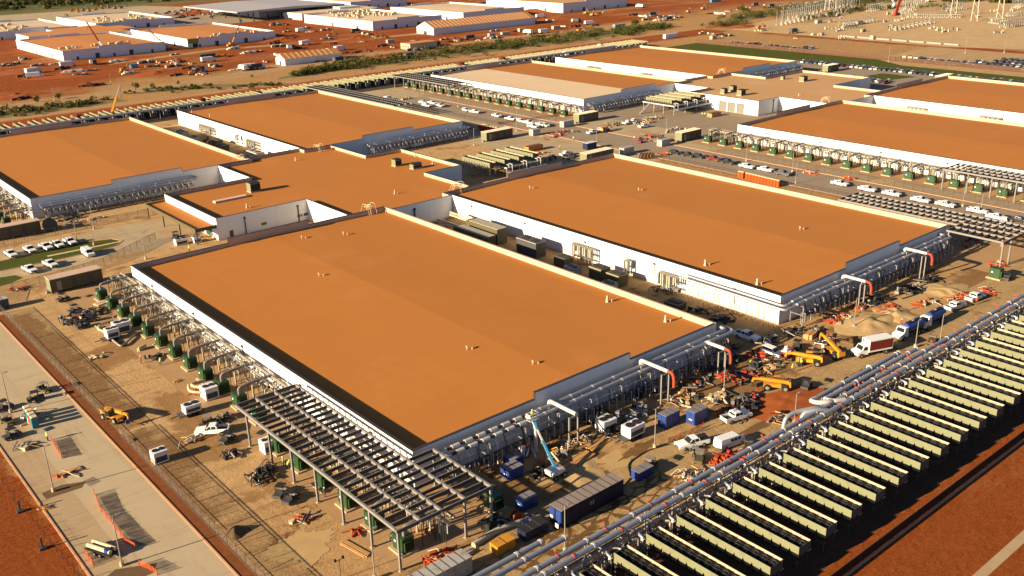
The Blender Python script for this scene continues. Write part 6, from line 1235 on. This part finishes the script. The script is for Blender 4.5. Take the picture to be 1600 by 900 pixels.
# long axis turned to run along +x
sh = lambda p, L, W, h, hr, lb: shed((p[0], p[1]+W, 0), R(-90), L, W, h, hr, lb)
sh(G(446, 103), 42, 13, 4.2, 7.0, 'small gabled shed with ribbed tan roof below the red clay'); sh(G(678, 55), 110, 24, 5.5, 10, 'long gabled tent with ribbed tan roof, top centre')
t = thing('office_block', 'low cream office block with parked cars, above the scrub', 'office building', G(641, 78)); m = MB(); m.box(0, 24, 0, 12, 0, 4, M_SLAB); m.box(24, 28, 1, 11, 0, 3.6, M_DGREY); m.build('wall', t); m = MB(); m.box(-.2, 24.2, -.2, 12.2, 4.0, 4.2, M_ROOFF); m.build('roof', t)
for i in range(5): m = MB(); m.box(-.06, -.003, 1+i*2.2, 2.2+i*2.2, 1, 2.6, M_DGREY); m.build('window', t)
t = thing('steel_shed', 'huge open shed with pale grey roof at the top left centre', 'steel shed', (368, 800, 0)); m = MB(); m.prof([(-20, 9), (100, 9), (100, 10), (40, 11.5), (-20, 10)], 0, 130, M_EHROOF if False else simple('grey_metal_roof', (.36, .34, .33), .5))
for i in range(16): m.box(-20, 100, i*8.2, i*8.2+.6, 11.4, 11.7, M_STEEL) if False else None
m.build('roof', t)
for i in range(9):
    for y in (1, 65, 129): m = MB(); m.box(-18+i*14.5, -17+i*14.5, y-.4, y+.4, 0, 9, M_DGREY); m.build('column', t)
t = thing('white_block', 'white block with dark gaps right of the big grey shed roof', 'industrial building', G(530, 13)); m = MB()
for i in range(4): m.box(-2, 22, i*22, i*22+19, 0, 8, M_WHITE)
m.build('wall', t); t.location = (455, 785, 0)
# cranes
def crane(a, top, label, c1=M_WHITE, c2=M_DGREY, h=40, frac=.5, w_=.8):
    p = G(*a); q = G(top[0], top[1], h) ; t = thing('crane', label, 'crane', p); d = q-p; m = MB(); s = Vector((0, 0, 2.2)); mid = s.lerp(d, frac); m.bar(s, mid, w_*1.3, c1); m.bar(mid, d, w_*.75, c2); m.build('boom', t)
    m = MB(); m.box(-4, 4, -1.4, 1.4, .7, 2.0, c1); m.build('carrier', t); m = MB(); m.box(-2, 1, -1.2, 1.2, 2.0, 3.4, M_YEL if c1 == M_YEL else c1); m.build('cab', t); wheels(t, (-3, -1, 1, 3), 2.8, .65)
    m = MB(); m.bar(d, d-Vector((0, 0, 6)), .15, M_DARK); m.build('hook_line', t)
crane((167, 88), (135, 34), 'tall mobile crane with white lower boom in front of the far orange roof', M_WHITE, M_RUST, 25, .38, 1.2); crane((260, 77), (232, 46), 'slim yellow and dark crane between the two far orange roofs', M_YEL, M_DGREY, 14, .4, .9)
crane((363, 73), (378, 30), 'yellow crawler crane right of the far orange roofs', M_YEL, M_DGREY, 18, .25, .8); crane((175, 186), (187, 133), 'yellow telescopic crane rising behind the left-edge roof', M_YEL, M_STEEL, 16, .6, .7)
crane((1400, 24), (1412, -20), 'red lattice crane at the top edge in the substation', M_RED, M_RED, 26, .6, 1.6); crane((1397, 12), (1390, -15), 'white crane behind the red one in the substation', M_WHITE, M_WHITE, 14, .6, 1.0)
# the scrub belt: uncountable thicket, leaf faces through the volume of each bush
def scrub(name, spots, label, seed, leaf=.55):
    rnd = random.Random(seed); v = []; f = []; mi = []
    for (x, y, r, h) in spots:
        n = int(26+r*16); tone = 0 if rnd.random() < .7 else 1; lobes = [(rnd.uniform(-.5, .5)*r, rnd.uniform(-.5, .5)*r, rnd.uniform(.45, .8)*h, rnd.uniform(.4, .7)*r) for _ in range(4)]
        for i in range(n):
            lx, ly, lz, lr = rnd.choice(lobes); a, b = rnd.uniform(0, 6.28), rnd.uniform(-1, 1); k_ = rnd.uniform(.55, 1)*lr; c = (x+lx+k_*math.cos(a)*math.sqrt(1-b*b), y+ly+k_*math.sin(a)*math.sqrt(1-b*b), max(.15, lz*.8+k_*b*.75)); o = len(v); s = leaf*rnd.uniform(.6, 1.5)
            for _ in range(3): v.append((c[0]+rnd.uniform(-s, s), c[1]+rnd.uniform(-s, s), max(.02, c[2]+rnd.uniform(-s, s))))
            f.append((o, o+1, o+2)); mi.append(tone if rnd.random() < .8 else 1-tone)
    me = bpy.data.meshes.new(name); me.from_pydata(v, [], f); me.materials.append(M_SHRUB); me.materials.append(M_SHRUB2); me.polygons.foreach_set('material_index', mi); me.update()
    o = bpy.data.objects.new(name, me); sc.collection.objects.link(o); return tag(o, label, 'scrub', None, 'stuff') if label else o
def inb(x, b): return b[0] < x < b[1]
rnd = random.Random(5); sp = []
def belt(pts, wid, n, rmin, rmax, hh):
    for _ in range(n):
        k_ = rnd.uniform(0, len(pts)-1.001); i = int(k_); a, b = pts[i], pts[i+1]; f_ = k_-i; x = a[0]+(b[0]-a[0])*f_; y = a[1]+(b[1]-a[1])*f_; w2 = wid[i]+(wid[i+1]-wid[i])*f_; y += rnd.gauss(0, .42)*w2; x += rnd.uniform(-4, 4)
        g_ = noise.noise(Vector((x*.02, y*.03, 3)))
        if g_ < -.25: continue
        r = rnd.uniform(rmin, rmax); sp.append((x, y, r, r*hh))
belt([(205, 425), (262, 440), (340, 440), (420, 440), (500, 438), (560, 440)], [10, 22, 26, 30, 30, 10], 620, 1.6, 4.2, 1.15); belt([(575, 400), (640, 425), (720, 445), (810, 440), (900, 430)], [14, 20, 28, 30, 40], 330, 2, 5, 1.2)
belt([(20, 432), (60, 425), (100, 420)], [14, 20, 12], 150, 1.2, 3.0, .8); belt([(112, 440), (160, 428), (185, 405)], [10, 16, 8], 70, 1.0, 2.4, .7); belt([(660, 380), (760, 400), (860, 360)], [30, 30, 40], 120, 1.5, 4, .8)
scrub('scrub', sp, 'belt of green mesquite scrub running behind the far coolers', 3)
sp = []; belt([(-100, 1300), (250, 1330), (500, 1260), (700, 1180)], [90, 130, 90, 60], 900, 3, 8, .8); belt([(900, 330), (1100, 260), (1300, 200)], [60, 80, 80], 260, 3, 7, .8); scrub('scrub', sp, 'far green scrub plain along the top edge', 8, 1.6)
k = N('scrub_floor'); P = k.pos(); M_SFLOOR = k.fin(k.mix(k.noise(P, .12, 8, .75), (.06, .065, .02), (.26, .19, .09)), .95)
def strip(pts, wid, z):
    up_, lo_ = [], []
    for (x, y), w2 in zip(pts, wid): up_.append((x+rnd.uniform(-3, 3), y+w2*.6)); lo_.append((x, y-w2*.6))
    sheet('scrub_floor', lo_+up_[::-1], z, M_SFLOOR)
def fine(pts, wid):
    P_, W_ = [], []
    for i in range(len(pts)-1):
        for j in range(8): f_ = j/8; P_.append((pts[i][0]+(pts[i+1][0]-pts[i][0])*f_, pts[i][1]+(pts[i+1][1]-pts[i][1])*f_)); W_.append((wid[i]+(wid[i+1]-wid[i])*f_)*rnd.uniform(.75, 1.2))
    return P_+[pts[-1]], W_+[wid[-1]*.3]
strip(*fine([(195, 425), (262, 440), (340, 440), (420, 440), (500, 438), (560, 440)], [4, 22, 26, 30, 30, 8]), .018); strip(*fine([(565, 400), (640, 425), (720, 445), (810, 440), (900, 430)], [4, 20, 28, 30, 40]), .018); strip(*fine([(-20, 432), (60, 425), (105, 420)], [16, 20, 6]), .018); strip(*fine([(112, 440), (160, 428), (188, 405)], [4, 16, 4]), .018)
# single small trees near the dirt track
for i, (px, py, s, lb) in enumerate(((212, 141, 1.5, 'leftmost small tree beside the dirt track at the left'), (238, 139, 1.2, 'second small tree beside the dirt track at the left'), (278, 133, .9, 'tiny tree by a pole on the dirt track'), (394, 122, .8, 'lone bush at the right end of the dirt track'), (1160, 20, 2.6, 'large round tree rising from the far scrub, upper right'), (993, 41, 2.2, 'tree at the right tip of the central scrub belt'), (840, 62, 1.6, 'dark bush standing out in the central scrub belt'), (93, 155, 1.4, 'taller bush in the left scrub'), (57, 160, 1.3, 'bush at the far left of the left scrub'))):
    t = thing('small_tree', lb, 'tree', G(px, py)); m = MB(); m.cyl((0, 0, 0), (.1*s, 0, 1.4*s), .16*s, M_TRUNK, 6, .09*s)
    for a in range(3): m.cyl((.1*s, 0, 1.2*s), (.7*s*math.cos(a*2.1), .7*s*math.sin(a*2.1), 2.2*s), .07*s, M_TRUNK, 5, .03*s)
    m.build('trunk', t); o = scrub('crown', [(0, 0, 1.9*s, 3.0*s), (.4*s, .3*s, 1.6*s, 3.6*s)], None, 60+i, .4*s); o.parent = t
# ---------------------------------------------------------------- cars in the lots, single meshes
def minicar(m_, L=4.8, h=1.5, name='parked_car'):
    m = MB(); W = .92; m.prof([(-L/2, .3), (L/2, .3), (L/2, .75), (L*.2, .95, .05), (-L/2, 1.0)], -W, W, m_); m.prof([(-L*.46, 1.0, .04), (L*.18, .95, .04), (L*.05, h, .2), (-L*.36, h, .2)], -W, W, M_GLASS); m.box(-L*.34, L*.04, -.68, .68, h-.005, h+.05, m_)
    for x in (-L*.3, L*.3):
        for y in (-.85, .85): m.cyl((x, y-.1, .33), (x, y+.1, .33), .33, M_TYRE, 8)
    return m.build(name)
MC = [minicar(M_CARPET), minicar(M_CARPET, 5.7, 1.8)]; mc = [0, 0]; rnd = random.Random(21)
def lot(n, fn, lb, gp, rz0=0.0):
    for i in range(n):
        x, y = fn(i); k_ = rnd.randrange(2); z = rz0+rnd.uniform(-.08, .08)+(math.pi if rnd.random() < .4 else 0); label = lb+', '+nth(i+1)+' along its rows'
        if not mc[k_]: mc[k_] = 1; o = MC[k_]; o.location = (x, y, .02); o.rotation_euler.z = z; tag(o, label, 'car', gp)
        else: tag(dup(MC[k_], (x, y, .02), z, label, gp, False), None, 'car')
def rows(x0, y0, y1, step, dx, per=None):
    n = int((y1-y0)/step); return lambda i: (x0+dx*(i//n)+rnd.uniform(-.4, .4), y0+step*(i % n)+rnd.uniform(-.3, .3))
lot(44, rows(445.5, 100, 232, 3.0, 7), 'car parked at the edge of the grass strip', 'cars along the grass strip')
lot(132, rows(492, 30, 150, 3.6, 11), 'car in the dusty lot at the upper right edge', 'cars in the dusty lot'); lot(30, rows(489, 150, 200, 3.4, 9), 'car at the left end of the dusty lot', 'cars at the left end of the dusty lot'); lot(30, rows(487, 262, 330, 2.3*2, 8), 'dark car in the row beyond the grass strip', 'cars beyond the grass strip')
lot(14, lambda i: (405+rnd.uniform(-2, 2)+4*(i % 2), 152+3.2*i/1.6), 'car by the little lawn near the far modular building', 'cars by the little lawn')
lot(8, lambda i: (G(655+9*i, 76).x-12, G(655, 78).y-4*(i % 2)), 'car by the low cream office block', 'cars by the office block')
lot(170, lambda i: (330+8.4*(i % 17)+rnd.uniform(-1.5, 1.5), 880+16*(i//17)+rnd.uniform(-3, 3)), 'car in the big far lot at the upper left', 'cars in the far upper-left lot') if False else lot(40, lambda i: (345+10*(i % 10)+rnd.uniform(-3, 3), 925+24*(i//10)+rnd.uniform(-6, 6)), 'car in the far lot at the upper left', 'cars in the far upper-left lot')
# ---------------------------------------------------------------- far site clutter on clay
def excavator(m_):
    m = MB(); m.box(-2, 2, -1.5, -.8, 0, .9, M_DGREY); m.box(-2, 2, .8, 1.5, 0, .9, M_DGREY); m.box(-1.8, 1.2, -1.3, 1.3, .9, 2.2, m_); m.box(.2, 1.4, -1.2, -.2, 2.2, 3.2, M_GLASS); m.bar((1, .3, 2), (4, .3, 4.6), .5, m_); m.bar((4, .3, 4.6), (6.4, .3, 2.6), .4, m_); m.box(6.0, 7.2, -.4, 1.0, 1.4, 2.7, M_DGREY); return m.build('excavator')
def stack(ms, n, s):
    r_ = random.Random(s); m = MB()
    for i in range(n): x, y = r_.uniform(-5, 5), r_.uniform(-2, 2); a = r_.uniform(.6, 2.2); m.box(x-a, x+a, y-.8, y+.8, 0, r_.uniform(.5, 1.8), r_.choice(ms))
    return m.build('supply_stack')
def lorry(m_):
    m = MB(); m.box(-5, 3, -1.3, 1.3, 1.1, 3.6, m_); m.prof([(3.2, .6), (5.4, .6), (5.4, 1.8), (4.8, 2.8), (3.2, 2.8)], -1.2, 1.2, M_WHITE)
    for x in (-4, -2.8, 4.2):
        for y in (-1.1, 1.1): m.cyl((x, y-.2, .5), (x, y+.2, .5), .5, M_TYRE, 8)
    return m.build('parked_lorry')
FAR = [(excavator(M_YEL), 'excavator', 'yellow excavator working on the far clay'), (stack([M_CREAM, M_SLAB, M_WOOD, M_DGREY], 12, 1), 'supplies', 'stack of pale building supplies on the far clay'), (stack([M_DGREY, M_DARK, M_RUST], 14, 2), 'supplies', 'dark stack of steel on the far clay'), (lorry(M_WHITE), 'lorry', 'white lorry parked on the far clay'), (lorry(M_DGREY), 'lorry', 'dark-bodied lorry parked on the far clay'), (stack([M_ORANGE, M_RED, M_SLAB], 8, 3), 'supplies', 'orange and white stack of supplies on the far clay'), (stack([M_SLAB, M_WHITE, M_GRYC], 16, 5), 'supplies', 'long white row of crates on the far clay')]
cnt = [0]*len(FAR)
def farput(k_, x, y, rz, s=1.0):
    o, cat, lb = FAR[k_]; cnt[k_] += 1; lab = lb+', '+nth(cnt[k_])+' from the left'
    if cnt[k_] > 1: o = dup(o, (x, y, 0), rz, None, None, False)
    o.location = (x, y, 0); o.rotation_euler.z = rz; o.scale = (s, s, s); tag(o, lab, cat, cat+' scattered over the far clay')
rnd = random.Random(77)
LST = []
for px, py, k_ in ((42, 119, 2), (98, 108, 2), (55, 122, 3), (140, 132, 2), (132, 135, 2), (152, 134, 2), (35, 155, 2), (193, 112, 0), (146, 101, 4), (182, 97, 6), (278, 98, 5), (300, 100, 1), (326, 97, 3), (365, 110, 6), (380, 110, 3), (392, 108, 3), (300, 117, 0), (276, 118, 2), (318, 116, 5), (402, 108, 4), (105, 27, 0), (113, 18, 0), (122, 19, 0), (130, 17, 0), (140, 18, 0), (150, 16, 0), (160, 14, 0), (170, 13, 0), (180, 14, 0), (190, 13, 0), (515, 58, 0), (512, 62, 1), (525, 40, 3), (489, 50, 5), (470, 50, 3), (445, 45, 2), (430, 37, 1), (455, 30, 2), (430, 68, 2), (455, 77, 4), (465, 75, 2), (520, 80, 2), (540, 83, 2), (560, 81, 2), (575, 80, 2), (530, 97, 4), (500, 97, 1), (490, 97, 5), (716, 64, 5), (735, 62, 4), (750, 63, 5), (775, 60, 1), (790, 42, 0), (815, 30, 6), (845, 28, 3), (830, 35, 3), (860, 33, 6), (900, 35, 4), (900, 42, 2), (930, 40, 2), (915, 22, 0), (925, 25, 0), (940, 22, 1), (905, 50, 0), (850, 52, 3), (825, 53, 3), (805, 50, 2),
                   (990, 24, 2), (1005, 26, 6), (1020, 25, 4), (1035, 27, 1), (1050, 25, 6), (1060, 28, 1), (1075, 20, 0), (1098, 15, 0), (1110, 22, 2), (1125, 22, 6), (1140, 18, 5), (1155, 15, 6), (1170, 12, 1), (1180, 10, 4), (1195, 8, 6), (1010, 31, 1), (1030, 32, 6), (1045, 32, 4), (1185, 46, 0), (1190, 48, 5), (1098, 52, 1), (1112, 53, 1), (1137, 57, 1), (1125, 55, 2), (1190, 48, 1), (1140, 68, 2), (1155, 70, 2), (1170, 69, 2), (1180, 70, 2), (1220, 10, 6), (1240, 8, 1), (1262, 5, 6), (1280, 4, 1), (1205, 12, 4), (1300, 3, 3), (1240, 52, 4), (1270, 54, 6), (1245, 60, 5), (1450, 3, 3), (640, 95-4, 4), (600, 58, 2), (660, 48, 5), (690, 6, 1), (700, 8, 2), (730, 10, 1), (755, 5, 2), (780, 4, 0), (940, 12, 2), (960, 8, 1), (1000, 12, 3), (330, 27, 0), (340, 25, 3), (360, 22, 1), (305, 30, 2), (240, 32, 0), (290, 26, 1)):
    p = G(px, py); LST.append((px, k_, p))
for i in range(260):
    px, py = rnd.uniform(0, 1180), rnd.uniform(4, 118); p = G(px, py)
    if 484 < p.y < 1000 and p.x < 640 and not (125 < p.x < 312 and 615 < p.y < 970) and not (370 < p.x < 700 and 530 < p.y < 960) and not (345 < p.x < 470 and 790 < p.y < 940): LST.append((px, rnd.choice([1, 2, 2, 3, 4, 5, 1, 6]), p))
for px, k_, p in sorted(LST, key=lambda q: q[0]): farput(k_, p.x, p.y, rnd.choice([0, .1, -.2, 1.5, .3]), rnd.uniform(.5, 1.0) if k_ not in (0, 3, 4) else 1.0)
# clay heaps that break up the far ground
for i, (px, py, r, h) in enumerate(((30, 150, 9, 1.5), (100, 118, 12, 1.2), (240, 116, 9, 1.8), (50, 108, 12, 1.5), (200, 92, 12, 1.2), (350, 88, 10, 1.4), (440, 62, 14, 2.2), (480, 66, 12, 2), (560, 60, 12, 1.8), (600, 88, 8, 1.2), (835, 18, 18, 2.5), (880, 28, 16, 2), (960, 20, 14, 2), (700, 4, 18, 2.5), (300, 22, 16, 2.4), (1130, 40, 10, 1.5), (1160, 42, 9, 1.2), (325, 15, 14, 2))):
    pile(px, py, r, h, M_CLAY, 'broad low heap of red clay in the far works, '+nth(i+1)+' of them', sx=1.8)
# ---------------------------------------------------------------- substation
def pylon(px, py, label, h=46):
    t = thing('pylon', label, 'pylon', G(px, py)); m = MB()
    for s in (-1, 1):
        m.bar((0, s*2.6, 0), (0, s*.4, h), .6, M_PARIN)
    for i in range(6): z = h*i/6+2; w2 = 2.6-2.2*z/h; m.bar((0, -w2, z), (0, w2, z+h/8), .3, M_STEEL)
    m.build('lattice_mast', t); m = MB(); m.bar((0, -7, h*.85), (0, 7, h*.85), .5, M_SLAB); m.build('crossarm', t)
pylon(1489, 26, 'left one of three tall white pylons in the substation'); pylon(1522, 33, 'middle one of three tall white pylons in the substation'); pylon(1561, 33, 'right one of three tall white pylons in the substation'); pylon(1302, 20, 'slimmer mast behind the gantry rows, right one', 34); pylon(1292, 20, 'slimmer mast behind the gantry rows, left one', 34)
M_LAT = simple('grey_lattice', (.20, .20, .18), .6)
def gantry(px, py, px2, py2, n, h, label):
    a, b = G(px, py), G(px2, py2); t = thing('busbar_gantry', label, 'gantry', a); d = b-a; sv_ = Vector((-d.y, d.x, 0)).normalized()*5
    for i in range(n+1):
        for s in (0, 1): p = d*(i/n)+sv_*s; m = MB(); m.box(p.x-.14, p.x+.14, p.y-.14, p.y+.14, 0, h, M_LAT); m.box(p.x-.4, p.x+.4, p.y-.4, p.y+.4, 0, .9, M_CREAM); m.cyl(p+Vector((0, 0, h)), p+Vector((0, 0, h+1.2)), .16, M_LAT, 6, .08); m.build('post', t)
    m = MB()
    for s in (0, 1): m.bar(sv_*s+Vector((0, 0, h-.3)), d+sv_*s+Vector((0, 0, h-.3)), .25, M_LAT); m.bar(sv_*s+Vector((0, 0, h-3)), d+sv_*s+Vector((0, 0, h-3)), .16, M_LAT)
    m.build('beam', t); m = MB()
    for i in range(n): p = d*((i+.5)/n); m.bar(p+Vector((0, 0, h-.5)), p+sv_+Vector((0, 0, h-.5)), .15, M_STEEL); m.cyl(p+sv_*.5, p+sv_*.5+Vector((0, 0, 3)), .4, M_CREAM, 6)
    m.build('insulator_row', t)
for a in ((1222, 40, 1342, 14, 20, 11, 'front long row of steel busbar gantries at the left of the substation'), (1232, 33, 1330, 10, 16, 11, 'back long row of steel busbar gantries at the left of the substation'), (1362, 18, 1385, 14, 8, 6, 'short low gantry row in the middle of the substation'), (1410, 22, 1440, 2, 8, 20, 'tall dense gantry behind the red crane'), (1418, 26, 1446, 4, 7, 20, 'tall gantry in front of the dense one by the red crane'), (1320, 42, 1370, 34, 10, 3.5, 'low pale insulator row before the gantries'), (1318, 46, 1345, 43, 6, 3, 'lowest pale insulator row at the near side'), (1400, 48, 1460, 36, 9, 3, 'pale insulator row in the centre of the substation'), (1480, 18, 1510, 14, 8, 6, 'pale gantry between the left and middle pylon'), (1545, 36, 1560, 38, 6, 4, 'low gantry beside the right pylon'), (1572, 44, 1600, 40, 8, 6, 'pale gantry at the right edge of the photo'), (1420, 28, 1500, 28, 12, 3, 'long low insulator row left of the pylons'), (1590, 14, 1600, 10, 4, 7, 'small distant gantry in the top right corner'), (1575, 26, 1600, 24, 6, 2.4, 'white rail row near the right edge')):
    gantry(*a)
rnd = random.Random(9)
for i in range(34):
    px, py = rnd.uniform(1230, 1600), rnd.uniform(16, 62); p = G(px, py); s = rnd.uniform(.5, 1.0)
    m = MB(); [m.box(x-.5, x+.5, y-.4, y+.4, 0, z, rnd.choice([M_DGREY, M_CREAM, M_STEEL, M_SLAB])) for x, y, z in [(rnd.uniform(-4, 4), rnd.uniform(-2, 2), rnd.uniform(.6, 2.4)) for _ in range(6)]]
    tag(m.build('switchgear', None, p), 'small cluster of switchgear on the pale substation ground, '+nth(i+1)+' placed', 'switchgear', 'switchgear clusters on the substation ground')
for i in range(7):
    a, b = G(1313+27*i, 57+2.1*i), G(1336+27*i, 58.8+2.1*i); m = MB(); m.bar(a-a+Vector((0, 0, .5)), b-a+Vector((0, 0, .5)), 1.0, M_STEEL); tag(m.build('concrete_barrier', None, a), 'long pale conduit section lying in a line before the substation, '+nth(i+1)+' from the left', 'conduit', 'line of pale conduit sections')
